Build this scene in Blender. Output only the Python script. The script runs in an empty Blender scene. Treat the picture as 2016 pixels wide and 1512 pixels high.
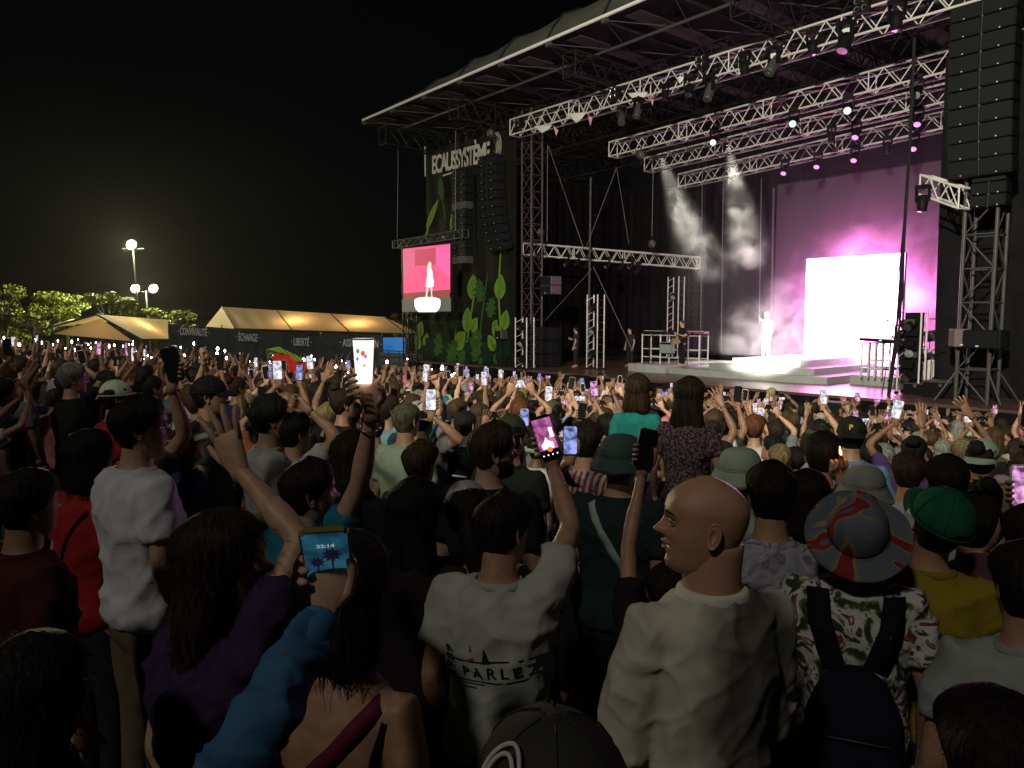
import bpy, bmesh, math, random
import numpy as np
from mathutils import Vector, Matrix, noise as mnoise
random.seed(7); rng = np.random.default_rng(7)
sc = bpy.context.scene; COL = sc.collection; R = math.radians

# ---------------------------------------------------------------- camera
cam = bpy.data.objects.new('camera', bpy.data.cameras.new('camera')); COL.objects.link(cam)
CAM = np.array([0, 0, 2.05]); FPX = 1456.0; PITCH = R(5.1)
cam.data.sensor_width = 36; cam.data.lens = 26.0; cam.data.clip_end = 3000; cam.data.clip_start = .02
cam.location = CAM; cam.rotation_euler = (R(90) - PITCH, 0, 0); sc.camera = cam
# ---------------------------------------------------------------- world, sun, exposure
wd = bpy.data.worlds.new('World'); sc.world = wd; wd.use_nodes = True
wn = wd.node_tree.nodes; sky = wn.new('ShaderNodeTexSky'); sky.sky_type = 'NISHITA'; sky.sun_disc = False
sky.sun_elevation = R(45); sky.sun_rotation = R(214)
wn['Background'].inputs[1].default_value = .00028
wd.node_tree.links.new(sky.outputs[0], wn['Background'].inputs[0])
sl = bpy.data.lights.new('sun', 'SUN'); sl.energy = .44; sl.angle = R(4); sl.color = (1, .95, .83)
sun = bpy.data.objects.new('sun', sl); COL.objects.link(sun)
sun.rotation_euler = Vector((.44, .66, -.80)).to_track_quat('-Z', 'Y').to_euler()
sc.view_settings.view_transform = 'Standard'; sc.view_settings.look = 'None'
sc.view_settings.exposure = 0; sc.view_settings.gamma = 1; sc.view_settings.use_curve_mapping = False
sc.render.engine = 'CYCLES'; sc.cycles.use_denoising = True
try: sc.cycles.denoiser = 'OPENIMAGEDENOISE'
except Exception: pass
sc.cycles.max_bounces = 5; sc.cycles.diffuse_bounces = 2; sc.cycles.glossy_bounces = 2; sc.cycles.volume_bounces = 0
sc.cycles.transmission_bounces = 4; sc.cycles.transparent_max_bounces = 8
sc.cycles.sample_clamp_indirect = 4; sc.cycles.sample_clamp_direct = 0; sc.cycles.volume_step_rate = 1.5
sc.cycles.use_adaptive_sampling = True; sc.cycles.adaptive_threshold = .015
sc.cycles.caustics_reflective = False; sc.cycles.caustics_refractive = False

# ---------------------------------------------------------------- measuring helpers: rays of the photograph
_F = np.array([0, math.cos(PITCH), -math.sin(PITCH)]); _U = np.array([0, math.sin(PITCH), math.cos(PITCH)])
def ray(x, y): return _F + np.array([1., 0, 0]) * (x - 1008) / FPX - _U * (y - 756) / FPX
def at(x, y, Y): d = ray(x, y); return CAM + d * (Y / d[1])
def onz(x, y, z): d = ray(x, y); return CAM + d * ((z - CAM[2]) / d[2])
def project(P):
    q = np.asarray(P, float) - CAM; dz = q @ _F
    return 1008 + FPX * q[0] / dz, 756 - FPX * (q @ _U) / dz, dz
ZD = -.1                                        # height of the stage deck
SO = onz(1003, 725, ZD); SU = np.array([.63384, -.77346, 0]); SW = np.array([.77346, .63384, 0]); SANG = math.atan2(SU[1], SU[0])
def S(u, w, z): return SO * [1, 1, 0] + SU * u + SW * w + np.array([0, 0, z])
def uwz(P): d = np.asarray(P) - SO; return np.array([d @ SU, d @ SW, P[2]])
def onw(x, y, w): d = ray(x, y); t = (w - (CAM - SO) @ SW) / (d @ SW); return uwz(CAM + d * t)   # pixel on the stage plane w -> (u,w,z)
def onu(x, y, u): d = ray(x, y); t = (u - (CAM - SO) @ SU) / (d @ SU); return uwz(CAM + d * t)
def deck(x, y, z=ZD): return uwz(onz(x, y, z))
GA = R(43); GD = (math.sin(GA), math.cos(GA))
def gz(x, y):                                   # the field falls towards the stage, then levels off
    s = x * GD[0] + y * GD[1]; t = min(max(s, -8), 60)
    return -.105 * t if t < 16 else -1.68 - .30 * (1 - math.exp(-(t - 16) * .35))

# ---------------------------------------------------------------- materials
MATS = {}
def mat(name, col, rough=.6, metal=0, var=.15, vscale=6, bump=0, bscale=40, objcol=False, attr=None, sheen=0, coat=0, tex='noise', stretch=None, spec=.5, sss=0):
    if name in MATS: return MATS[name]
    m = bpy.data.materials.new(name); m.use_nodes = True; n = m.node_tree.nodes; l = m.node_tree.links
    b = n['Principled BSDF']; b.inputs['Roughness'].default_value = rough; b.inputs['Metallic'].default_value = metal
    b.inputs['Specular IOR Level'].default_value = spec if rough < .4 or spec != .5 else (.06 if max(col[:3]) < .03 else .2)
    if sheen: b.inputs['Sheen Weight'].default_value = sheen
    if coat: b.inputs['Coat Weight'].default_value = coat
    tc = n.new('ShaderNodeTexCoord'); mp = n.new('ShaderNodeMapping'); l.new(tc.outputs['Object'], mp.inputs[0])
    if stretch: mp.inputs['Scale'].default_value = stretch
    nz = n.new('ShaderNodeTexNoise'); nz.inputs['Scale'].default_value = vscale; nz.inputs['Detail'].default_value = 4; l.new(mp.outputs[0], nz.inputs[0])
    mr = n.new('ShaderNodeMapRange'); mr.inputs[1].default_value = .3; mr.inputs[2].default_value = .7; mr.inputs[3].default_value = 1 - var; mr.inputs[4].default_value = 1 + var
    l.new(nz.outputs[0], mr.inputs[0])
    mx = n.new('ShaderNodeVectorMath'); mx.operation = 'SCALE'; l.new(mr.outputs[0], mx.inputs['Scale'])
    if objcol: oi = n.new('ShaderNodeObjectInfo'); l.new(oi.outputs['Color'], mx.inputs[0])
    elif attr: at_ = n.new('ShaderNodeAttribute'); at_.attribute_name = attr; l.new(at_.outputs['Color'], mx.inputs[0])
    else: mx.inputs[0].default_value = col[:3]
    l.new(mx.outputs[0], b.inputs['Base Color'])
    if bump:
        n2 = n.new('ShaderNodeTexNoise'); n2.inputs['Scale'].default_value = bscale; n2.inputs['Detail'].default_value = 3; l.new(mp.outputs[0], n2.inputs[0])
        bp = n.new('ShaderNodeBump'); bp.inputs['Strength'].default_value = min(1, bump); bp.inputs['Distance'].default_value = .01 * max(1, bump); l.new(n2.outputs[0], bp.inputs['Height']); l.new(bp.outputs[0], b.inputs['Normal'])
    MATS[name] = m; return m
def emit(name, col, strength, sample=False):
    if name in MATS: return MATS[name]
    m = bpy.data.materials.new(name); m.use_nodes = True; b = m.node_tree.nodes['Principled BSDF']
    b.inputs['Base Color'].default_value = (.02, .02, .02, 1); b.inputs['Roughness'].default_value = .3
    b.inputs['Emission Color'].default_value = (*col, 1); b.inputs['Emission Strength'].default_value = strength
    m.cycles.emission_sampling = 'AUTO' if sample else 'NONE'
    MATS[name] = m; return m
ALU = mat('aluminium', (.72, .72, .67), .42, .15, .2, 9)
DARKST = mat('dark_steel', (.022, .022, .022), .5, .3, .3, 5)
MIDST = mat('grey_steel', (.085, .085, .082), .5, .3, .25, 5)
BLK = mat('black_plastic', (.010, .010, .011), .45, 0, .2, 8)
BLKCLOTH = mat('black_cloth', (.0045, .0045, .005), .9, 0, .35, 3, .5, 14)
WHITEP = mat('white_paint', (.74, .74, .72), .5, 0, .05, 4)

# ---------------------------------------------------------------- objects
def newobj(name, data, parent=None):
    o = bpy.data.objects.new(name, data); COL.objects.link(o)
    if parent is not None: o.parent = parent
    return o
def tag(o, label=None, cat=None, group=None, kind=None):
    if label: o['label'] = label
    if cat: o['category'] = cat
    if group: o['group'] = group
    if kind: o['kind'] = kind
    return o
def pymesh(name, V, F, m=None, smooth=False):
    me = bpy.data.meshes.new(name); me.from_pydata([tuple(map(float, v)) for v in V], [], [tuple(int(i) for i in f) for f in F])
    if m: me.materials.append(m)
    if smooth: me.polygons.foreach_set('use_smooth', [True] * len(me.polygons))
    me.update(); return me
_unit = {}
def unit(shape, m):
    k = (shape, m.name)
    if k in _unit: return _unit[k]
    if shape.startswith('cyl'):
        N = int(shape[3:]); V = [(math.cos(2 * math.pi * i / N), math.sin(2 * math.pi * i / N), z) for z in (0, 1) for i in range(N)]
        F = [(i, (i + 1) % N, N + (i + 1) % N, N + i) for i in range(N)] + [tuple(range(N))[::-1], tuple(range(N, 2 * N))]
        me = pymesh(shape, V, F, m)
        for p in me.polygons: p.use_smooth = len(p.vertices) == 4
    else:
        bm = bmesh.new(); bmesh.ops.create_cube(bm, size=1)
        if shape == 'bbox': bmesh.ops.bevel(bm, geom=bm.edges[:], offset=.04, segments=1, affect='EDGES')
        me = bpy.data.meshes.new(shape); bm.to_mesh(me); bm.free(); me.materials.append(m)
    _unit[k] = me; return me
class Thing:
    """An Empty at the thing's base; parts are given in the thing's frame coordinates (stage u,w,z or world x,y,z)."""
    def __init__(s, name, label, cat, base, stage=True, rot=0, group=None, kind=None):
        s.base = np.array(base, float); s.o = newobj(name, None); s.o.empty_display_size = .2
        s.o.location = S(*base) if stage else base
        s.o.rotation_euler = (0, 0, SANG + rot if stage else rot); s.rot = rot; tag(s.o, label, cat, group, kind)
    def loc(s, p):
        d = np.array(p, float) - s.base
        if s.rot: c, q = math.cos(-s.rot), math.sin(-s.rot); d = np.array([c * d[0] - q * d[1], q * d[0] + c * d[1], d[2]])
        return d
    def tube(s, name, p0, p1, r, m, n=6, parent=None):
        a = Vector(s.loc(p0)); b = Vector(s.loc(p1)); d = b - a
        o = newobj(name, unit('cyl%d' % n, m), parent or s.o)
        o.matrix_local = Matrix.Translation(a) @ d.to_track_quat('Z', 'Y').to_matrix().to_4x4() @ Matrix.Diagonal((r, r, d.length, 1))
        return o
    def box(s, name, c, size, m, rot=(0, 0, 0), parent=None, bev=False):
        o = newobj(name, unit('bbox' if bev else 'box', m), parent or s.o); o.location = s.loc(c); o.scale = size; o.rotation_euler = rot; return o
    def mesh(s, name, V, F, m, smooth=False, parent=None):
        return newobj(name, pymesh(name, [s.loc(v) for v in V], F, m, smooth), parent or s.o)
    def put(s, name, me, c, rot=(0, 0, 0), sc_=1, parent=None):
        o = newobj(name, me, parent or s.o); o.location = s.loc(c); o.rotation_euler = rot; o.scale = (sc_,) * 3 if np.isscalar(sc_) else sc_; return o
def lathe(name, prof, m, n=16, smooth=True, caps=True):
    V = [(r * math.cos(2 * math.pi * i / n), r * math.sin(2 * math.pi * i / n), z) for r, z in prof for i in range(n)]
    F = [(k * n + i, k * n + (i + 1) % n, (k + 1) * n + (i + 1) % n, (k + 1) * n + i) for k in range(len(prof) - 1) for i in range(n)]
    if caps: F += [tuple(range(n))[::-1], tuple(range((len(prof) - 1) * n, len(prof) * n))]
    me = pymesh(name, V, F, m)
    for p in me.polygons: p.use_smooth = smooth and len(p.vertices) == 4
    return me
def extrude(poly, axis_y0, axis_y1):
    """polygon in (x,z) extruded along y"""
    n = len(poly); V = [(x, axis_y0, z) for x, z in poly] + [(x, axis_y1, z) for x, z in poly]
    return V, [tuple(range(n)), tuple(range(2 * n - 1, n - 1, -1))] + [(i, n + i, n + (i + 1) % n, (i + 1) % n) for i in range(n)]
def text_mesh(s, size, m, depth=.003, bold=0, shear=0, space=1):
    cu = bpy.data.curves.new('lettering', 'FONT'); cu.body = s; cu.size = size; cu.extrude = depth; cu.offset = bold; cu.align_x = 'CENTER'; cu.align_y = 'CENTER'; cu.shear = shear; cu.space_character = space; cu.resolution_u = 3
    o = bpy.data.objects.new('lettering', cu); COL.objects.link(o); dg = bpy.context.evaluated_depsgraph_get(); dg.update()
    me = bpy.data.meshes.new_from_object(o.evaluated_get(dg)); bpy.data.objects.remove(o); bpy.data.curves.remove(cu)
    me.materials.clear(); me.materials.append(m); return me
def spot(name, loc, target, energy, size, blend, col, radius=.1):
    L = bpy.data.lights.new(name, 'SPOT'); L.energy = energy; L.spot_size = R(size); L.spot_blend = blend; L.color = col; L.shadow_soft_size = radius
    o = newobj(name, L); o.location = loc; o.rotation_euler = (Vector(target) - Vector(loc)).to_track_quat('-Z', 'Y').to_euler(); return o
# light from the sound desk behind the crowd: a wide flood on the front rigging and the middle of the crowd, and the singer's follow spot
spot('front_flood', (-5, -7, 9.2), (7, 24, 7.0), 36000, 62, .9, (1, .93, .74), .35)
spot('field_flood', (-6, -8, 9.2), (-16, 40, -.6), 13000, 48, .9, (1, .93, .72), .35)
spot('follow_spot', (-3, -9, 9.6), S(9.6, 4.2, 1.4), 520000, 5.4, .5, (1, .97, .88), .15)
# ================================================================ the stage
V3 = lambda *a: np.array(a, float)
def lerp(a, b, t): return V3(*a) + (V3(*b) - V3(*a)) * t
def truss(name, label, p0, p1, h, d, bays, m, r=.025, rb=.014, group=None, back=True, cat='truss', stage=True, vert=False):
    """box truss from p0 to p1 (top front chord); h down, d back (along w)"""
    p0, p1 = V3(*p0), V3(*p1); t = Thing(name, label, cat, p0, stage, group=group)
    ax = (p1 - p0) / np.linalg.norm(p1 - p0)
    if vert: dn = V3(0, 1, 0) * h; bk = V3(1, 0, 0) * d
    else:
        dn = V3(0, 0, -h); bk = np.cross(ax, V3(0, 0, 1)); bk = bk / np.linalg.norm(bk) * -d
    C4 = [V3(0, 0, 0), dn, bk, dn + bk]
    for c in C4: t.tube('chord', p0 + c, p1 + c, r, m, 6)
    P = lambda c, k: p0 + c + (p1 - p0) * (k / bays)
    for k in range(bays):
        a, b = (k, k + 1)
        mid = k + .5
        t.tube('brace', P(C4[1], a), P(C4[0], mid), rb, m, 5); t.tube('brace', P(C4[0], mid), P(C4[1], b), rb, m, 5)
        if back: t.tube('brace', P(C4[3], a), P(C4[2], mid), rb, m, 5); t.tube('brace', P(C4[2], mid), P(C4[3], b), rb, m, 5)
        t.tube('brace', P(C4[0], a), P(C4[2], b), rb, m, 5); t.tube('brace', P(C4[1], b), P(C4[3], a), rb, m, 5)
        if k % 4 == 0:
            for c, e in ((0, 1), (2, 3), (0, 2), (1, 3)): t.tube('post', P(C4[c], a), P(C4[e], a), rb * 1.3, m, 5)
    for c, e in ((0, 1), (2, 3), (0, 2), (1, 3)): t.tube('post', P(C4[c], bays), P(C4[e], bays), rb * 1.3, m, 5)
    return t
# ---- deck
DECK = mat('deck_board', (.11, .06, .05), .30, 0, .35, 1.6, .3, 30, stretch=(1, 3, 1))
st = Thing('stage', 'long raised concert stage with reddish deck panels and black front skirt', 'stage', (7.5, 7.5, -2.1))
for i in range(16):
    for j in range(13): st.box('panel', (-7 + i * 2, .5 + j * 1.18, ZD - .03), (1.992, 1.172, .06), DECK)
st.box('frame', (8, 7.6, ZD - .16), (31.6, 15.2, .18), DARKST)
V = []; F = []
for i in range(321):
    u = -8 + i * .1; o = .04 * math.sin(i * 1.9) + .03 * math.sin(i * .77)
    V += [(u, -.12 + o, -2.4), (u, -.10 + o * .5, ZD - .07)]
F = [(2 * i, 2 * i + 2, 2 * i + 3, 2 * i + 1) for i in range(320)]
st.mesh('skirt', V, F, mat('skirt_cloth', (.007, .007, .0075), .85, 0, .3, 2), True)
st.box('trim', (8, -.06, ZD - .035), (31.8, .05, .07), mat('deck_trim', (.10, .09, .08), .5))
# ---- risers: low white platforms under the band
RISER = mat('riser_grey', (.40, .42, .40), .5, 0, .08, 3)
def platform(label, pts, z0, z1):
    n = len(pts); c = np.mean(pts, 0); t = Thing('riser', label, 'stage riser', (c[0], c[1], z0), group='white risers on the stage')
    Vs = [(*p, z0) for p in pts] + [(*p, z1) for p in pts]
    t.mesh('fascia', Vs, [(i, (i + 1) % n, n + (i + 1) % n, n + i) for i in range(n)], RISER)
    t.mesh('top', [(*(np.array(p) + (c - np.array(p)) * .002), z1 - .002) for p in pts] + [(*p, z1 + .012) for p in pts],
           [tuple(range(n, 2 * n))] + [(i, (i + 1) % n, n + (i + 1) % n, n + i) for i in range(n)], RISER); return t
def rrect(u0, u1, w0, w1, bow=.5, n=9): return [(u0 + (u1 - u0) * i / n, w0 + bow * (2 * i / n - 1) ** 2) for i in range(n + 1)] + [(u1, w1), (u0, w1)]
platform('widest bottom step of the white stepped platform under the singer', rrect(6.2, 12.6, 2.65, 8.6, .35), ZD, ZD + .22)
platform('middle step of the white stepped platform under the singer', rrect(7.7, 11.9, 3.1, 8.3, .35), ZD + .22, ZD + .44)
platform('smallest top step of the white stepped platform, singer standing on it', rrect(8.5, 11.2, 3.5, 7.9, .3), ZD + .44, ZD + .66)
platform('white riser carrying the guitarist and the tubular keyboard rack', rrect(4.25, 6.15, 2.7, 7.5, .1, 4), ZD, ZD + .30)
platform('white riser under the drum kit and keyboard player', rrect(12.95, 16.3, 3.7, 7.6, .1, 4), ZD, ZD + .30)
# ---- big white video wall behind the singer
WALLEM = emit('video_wall_white', (1, .36, .82), 13, True)
t = Thing('video_wall', 'tall blank white glowing video wall behind the singer', 'video wall', (10.85, 8.1, ZD + .2))
t.box('panel', (10.85, 8.0, 2.33), (3.76, .04, 4.12), WALLEM); t.box('frame', (10.85, 8.08, 2.33), (3.8, .1, 4.16), BLK); t.box('foot', (10.85, 8.3, ZD + .15), (3.4, .8, .26), BLK)
L = bpy.data.lights.new('video_wall_backlight', 'AREA'); L.shape = 'RECTANGLE'; L.size = 3.9; L.size_y = 4.2; L.energy = 2700; L.color = (1, .22, .70)
lo = newobj('video_wall_backlight', L); lo.location = S(10.95, 8.3, 2.5); lo.rotation_euler = Vector(SW).to_track_quat('-Z', 'Z').to_euler()
# ---- drapes
def drape(label, a, b, z0, z1, m, fold=.06, n=None, cat='curtain', lean=0, freq=9.):
    a, b = V3(*a, 0), V3(*b, 0); Lh = np.linalg.norm(b - a); n = n or int(Lh * 14); nv = 6; nr = np.cross((b - a) / Lh, V3(0, 0, 1))
    t = Thing('stage_curtain', label, cat, (*((a + b) / 2)[:2], z0)); V = []
    for j in range(nv + 1):
        for i in range(n + 1):
            s = i / n; k = j / nv; amp = fold * (1.2 - .7 * k)
            p = a + (b - a) * s + nr * amp * (math.sin(s * Lh * freq) + .6 * math.sin(s * Lh * freq * .43 + 1 + .5 * k))
            V.append((p[0] + lean * (1 - k) ** 2, p[1], z0 + (z1 - z0) * k))
    t.mesh('cloth', V, [(j * (n + 1) + i, j * (n + 1) + i + 1, (j + 1) * (n + 1) + i + 1, (j + 1) * (n + 1) + i) for j in range(nv) for i in range(n)], m, True)
    t.tube('rail', (*a[:2], z1), (*b[:2], z1), .03, DARKST); return t
drape('plain grey backdrop cloth glowing pink round the video wall', (6.25, 10.2), (14.6, 10.2), ZD, 7.9, mat('backdrop_cloth', (.055, .052, .054), .85, 0, .08, 1.5), .02, 90, freq=4)
drape('black curtain closing the back of the stage beside the grey backdrop', (-7.5, 12.6), (6.9, 11.4), ZD, 9, BLKCLOTH, .08)
drape('dark curtain hanging behind the lattice tower under the big loudspeaker array', (15.75, 2.9), (22, 2.4), ZD, 9.3, mat('side_curtain', (.013, .013, .015), .9, 0, .2, 2), .05, lean=.12, freq=6)
drape('black side curtain hanging behind the side truss with lamps', (-4.6, 2.0), (-4.2, 12.2), ZD, 9.2, BLKCLOTH, .08)
# ---- roof
CANV = mat('roof_canvas', (.065, .068, .055), .75, 0, .2, 1.2, .4, 3); STRIP = mat('roof_strip', (.08, .07, .066), .8, 0, .25, 2, .3, 4)
SOFF = mat('roof_soffit', (.02, .02, .02), .8, 0, .25, 1)
rf = Thing('stage_roof', 'huge pitched canvas stage roof with pale front edge tube and ribs', 'roof', (8, 4, 10.9))
UL, UR, ZE, WE = -7.1, 26., 11.2, -3.0
hb = lambda u: 1.25 * (1 - math.exp(-(u - UL) / 4.5)) + .012 * (u - UL)
ribs = [UL + .05 + i * 2.55 for i in range(14)]
V = []; F = []; cols = []
nu = 14 * 8
for i in range(nu + 1):
    u = UL + (UR - UL) * i / nu; ph = ((u - UL) / 2.55) % 1; sag = .16 * math.sin(math.pi * ph)
    for k, (w, zz) in enumerate(((WE, 0), (WE + .25, .32), (WE + .7, .72), (WE + 1.5, 1.), (WE + 9, 1.25), (WE + 18, .7))):
        V.append((u, w, ZE + .04 + hb(u) * zz - sag * (0 if k == 0 else min(1, zz) * (.6 + .4 * hb(u) / 1.5))))
F = [(i * 6 + k, (i + 1) * 6 + k, (i + 1) * 6 + k + 1, i * 6 + k + 1) for i in range(nu) for k in range(5)]
rf.mesh('canopy', V, F, CANV, True)
rf.tube('edge_tube', (UL, WE, ZE), (UR, WE, ZE), .055, WHITEP, 8)
for i, u in enumerate(ribs):
    if i: 
        for (wa, za), (wb, zb) in zip(((WE, 0), (WE + .25, .32), (WE + .7, .72)), ((WE + .25, .32), (WE + .7, .72), (WE + 1.5, 1.))):
            rf.tube('rib', (u, wa - .02, ZE + .05 + hb(u) * za), (u + .02, wb - .02, ZE + .05 + hb(u) * zb), .045, DARKST)
    rf.box('bracket', (u, WE + .05, ZE - .1), (.22, .12, .16), MIDST)
    rf.tube('beam', (u, WE, ZE - .12), (u, 14.5, ZE - .12), .06, DARKST)
    if i < 13: rf.box('canvas_strip', (u + .75, 5.2, ZE - .02), (.62, 15.5, .02), STRIP)
rf.mesh('soffit', [(UL, WE, ZE + .01), (UR, WE, ZE + .01), (UR, 15, ZE + .01), (UL, 15, ZE + .01)], [(0, 1, 2, 3)], SOFF)
for w in (-1.2, 3.2, 7.4): rf.tube('purlin', (UL + .3, w, ZE - .2), (UR, w, ZE - .2), .05, MIDST)
for i in range(11):
    u = ribs[i]; rf.tube('tie', (u, WE + .1, ZE - .1), (u + 2.55, 1.5, ZE - .22), .018, MIDST, 5); rf.tube('tie', (u + 2.5, WE + .1, ZE - .1), (u + .4, 1.5, ZE - .24), .018, MIDST, 5)
G = 'dark lattice girders under the stage roof'
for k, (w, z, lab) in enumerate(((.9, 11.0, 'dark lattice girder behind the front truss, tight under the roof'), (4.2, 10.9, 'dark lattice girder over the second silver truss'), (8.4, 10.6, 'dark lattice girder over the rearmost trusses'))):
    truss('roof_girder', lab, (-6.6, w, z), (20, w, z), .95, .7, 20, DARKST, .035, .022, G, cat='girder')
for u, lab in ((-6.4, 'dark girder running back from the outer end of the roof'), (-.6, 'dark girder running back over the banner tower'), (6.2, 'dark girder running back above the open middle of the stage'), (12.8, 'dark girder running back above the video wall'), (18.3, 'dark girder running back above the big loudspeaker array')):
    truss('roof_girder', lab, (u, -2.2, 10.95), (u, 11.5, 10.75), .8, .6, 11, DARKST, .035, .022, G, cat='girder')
# ---- silver trusses
GT = 'silver lighting trusses across the stage'
truss('lighting_truss', 'front silver truss hung with white pennants and moving lamps', (.1, -.05, 10.25), (19.5, -.05, 10.1), .62, .55, 22, ALU, .034, .019, GT)
truss('lighting_truss', 'second silver truss carrying three round white lit lamps', (2.85, 3, 9.3), (18, 3, 9.55), .58, .5, 17, ALU, .032, .018, GT)
truss('lighting_truss', 'third silver truss below the one with round white lamps', (3.05, 5, 8.9), (17.4, 5, 9.25), .55, .5, 16, ALU, .032, .018, GT)
truss('lighting_truss', 'rear silver truss with pink lit lamps hanging under it', (3.3, 7, 8.42), (16.8, 7, 8.98), .55, .5, 15, ALU, .032, .018, GT)
a = onw(1030, 478, 2.0); b = onw(1378, 506, 8.6)
SIDE = (a, b); truss('lighting_truss', 'low silver side truss with a row of lamps beside the curtain', a, b, .52, .45, 14, ALU, .03, .017, GT)
truss('lighting_truss', 'short bent silver truss end sticking out beneath the big loudspeaker array', (16.15, .6, 5.75), (17.2, .3, 5.25), .5, .45, 2, ALU, .03, .018, GT)
# ---- lattice towers
def tower(label, u, w, z0, z1, sx, m, bays, r=.04, rb=.02, foot=False):
    t = Thing('lattice_tower', label, 'lattice tower', (u, w, z0), group='lattice towers of the stage')
    C4 = [V3(u + a * sx / 2, w + b * sx / 2, 0) for a, b in ((-1, -1), (1, -1), (1, 1), (-1, 1))]; hz = (z1 - z0) / bays
    for c in C4: t.tube('post', c + [0, 0, z0], c + [0, 0, z1], r, m)
    for k in range(bays):
        for i in range(4):
            A, B = C4[i], C4[(i + 1) % 4]; za, zb = z0 + k * hz, z0 + (k + 1) * hz
            t.tube('rung', A + [0, 0, zb], B + [0, 0, zb], rb, m, 5)
            if i in (0, 1, 3): t.tube('brace', (A if k % 2 else B) + [0, 0, za], (B if k % 2 else A) + [0, 0, zb], rb, m, 5)
    if foot:
        for a, b in ((-1, -1), (1, -1), (1, 1), (-1, 1)): t.tube('outrigger', (u + a * sx * 1.05, w + b * sx * .9, z0 + .03), (u + a * sx / 2, w + b * sx / 2, z0 + .8), .026, m)
    return t
TOWR = mat('tower_steel', (.085, .07, .073), .5, .3, .25, 4)
tower('dusty steel lattice tower holding up the roof beside the banner', -.05, 1.3, ZD, 10.9, .62, TOWR, 16, .045, .02)
tower('slim dark lattice mast standing close to the roof tower beside the banner', -.95, .75, ZD, 10.4, .36, DARKST, 22, .03, .018)
tower('grey lattice tower below the big loudspeaker array, with outrigger feet', 17.55, 1.15, ZD, 10.9, .72, MIDST, 13, .05, .022, True)
tower('dark lattice tower behind the black curtain side of the stage', 18.9, 2.1, ZD, 10.9, .6, MIDST, 15, .04, .02)
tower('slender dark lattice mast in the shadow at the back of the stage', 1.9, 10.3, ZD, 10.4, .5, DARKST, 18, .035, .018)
tower('dark lattice mast carrying the side video screen', -6.9, -.7, -2.0, 5.6, .5, DARKST, 14, .035, .018)
# ---- loudspeaker arrays
PAB = mat('array_black', (.010, .0115, .012), .6, 0, .2, 3, .3, 60); GRL = mat('array_grille', (.014, .0165, .017), .55, .1, .15, 40)
def array(label, u, w, ztop, n, hw, hh, curve, dep=.5, rot=0, grey=()):
    t = Thing('line_array', label, 'loudspeaker', (u, w, ztop - n * hh), group='hanging loudspeaker arrays'); z = ztop
    GREY = mat('array_grey', (.06, .065, .06), .6, 0, .1, 3)
    for k in range(n):
        til = curve * (k / n) ** 2; off = -.5 * curve * hh * n * (k / n) ** 3
        for s in (-1, 1):
            c = t.box('cabinet', (u + s * hw / 4, w - off, z - hh / 2), (hw / 2 - .012, dep, hh - .018), GREY if k in grey else PAB, (til, 0, 0), bev=True)
            t.box('grille', (u + s * hw / 4, w - off - dep / 2 - .006, z - hh / 2), (hw / 2 - .07, .012, hh - .06), GREY if k in grey else GRL, (til, 0, 0))
            t.box('bolt', (u + s * hw * .27, w - off - dep / 2 - .016, z - hh + .03), (.025, .012, .022), WHITEP, (til, 0, 0))
        t.box('spine', (u, w - off - dep / 2 + .05, z - hh / 2), (.05, .06, hh), MIDST, (til, 0, 0))
        z -= hh * math.cos(til)
    t.box('flybar', (u, w, ztop + .06), (hw * .9, dep, .08), DARKST)
    for s in (-1, 1): t.tube('chain', (u + s * .3, w, ztop + .08), (u + s * .3, w, 11.0), .018, DARKST, 5)
    return t
array('big dark loudspeaker array hanging above the lattice tower with outrigger feet', 17.6, .25, 10.35, 12, 1.42, .405, .16)
array('lower short dark loudspeaker cluster beneath the biggest array', 17.75, .75, 5.35, 2, .8, .3, .0, .4)
array('dark loudspeaker array hanging in front of the roof tower beside the banner', -.62, -.5, 8.75, 11, 1.2, .345, .35)
array('loudspeaker array with two pale grey cabinets in front of the banner lettering', -2.35, -.75, 8.45, 12, 1.0, .335, .0, .45, grey=(4, 11))
array('loudspeaker array cut by the frame beyond the biggest array', 19.6, .6, 9.0, 9, 1.0, .42, .0, .45, grey=(8,))
# ---- banner with lettering and printed plants
t = Thing('festival_banner', 'tall black banner with green printed leaves and white festival lettering', 'banner', (-3.6, .45, ZD))
BANN = mat('banner_cloth', (.012, .013, .010), .8, 0, .15, 2, .3, 5)
V = []; n = 40
for i in range(n + 1):
    u = -7.1 + 7.0 * i / n
    for j in range(9): V.append((u, .45 + .02 * math.sin(i * .9 + j * .5), ZD + (10.25 - ZD) * j / 8))
t.mesh('cloth', V, [(i * 9 + j, (i + 1) * 9 + j, (i + 1) * 9 + j + 1, i * 9 + j + 1) for i in range(n) for j in range(8)], BANN, True)
LGR = [mat('leaf_lime', (.13, .25, .02), .8, 0, .12, 4), mat('leaf_green', (.022, .08, .012), .8, 0, .15, 4), mat('leaf_dark', (.006, .024, .010), .8, 0, .15, 4)]
PRW = .42; nl = [0]
def bframe(px, py): q = onw(px, py, PRW); return q[0], q[2]
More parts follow.
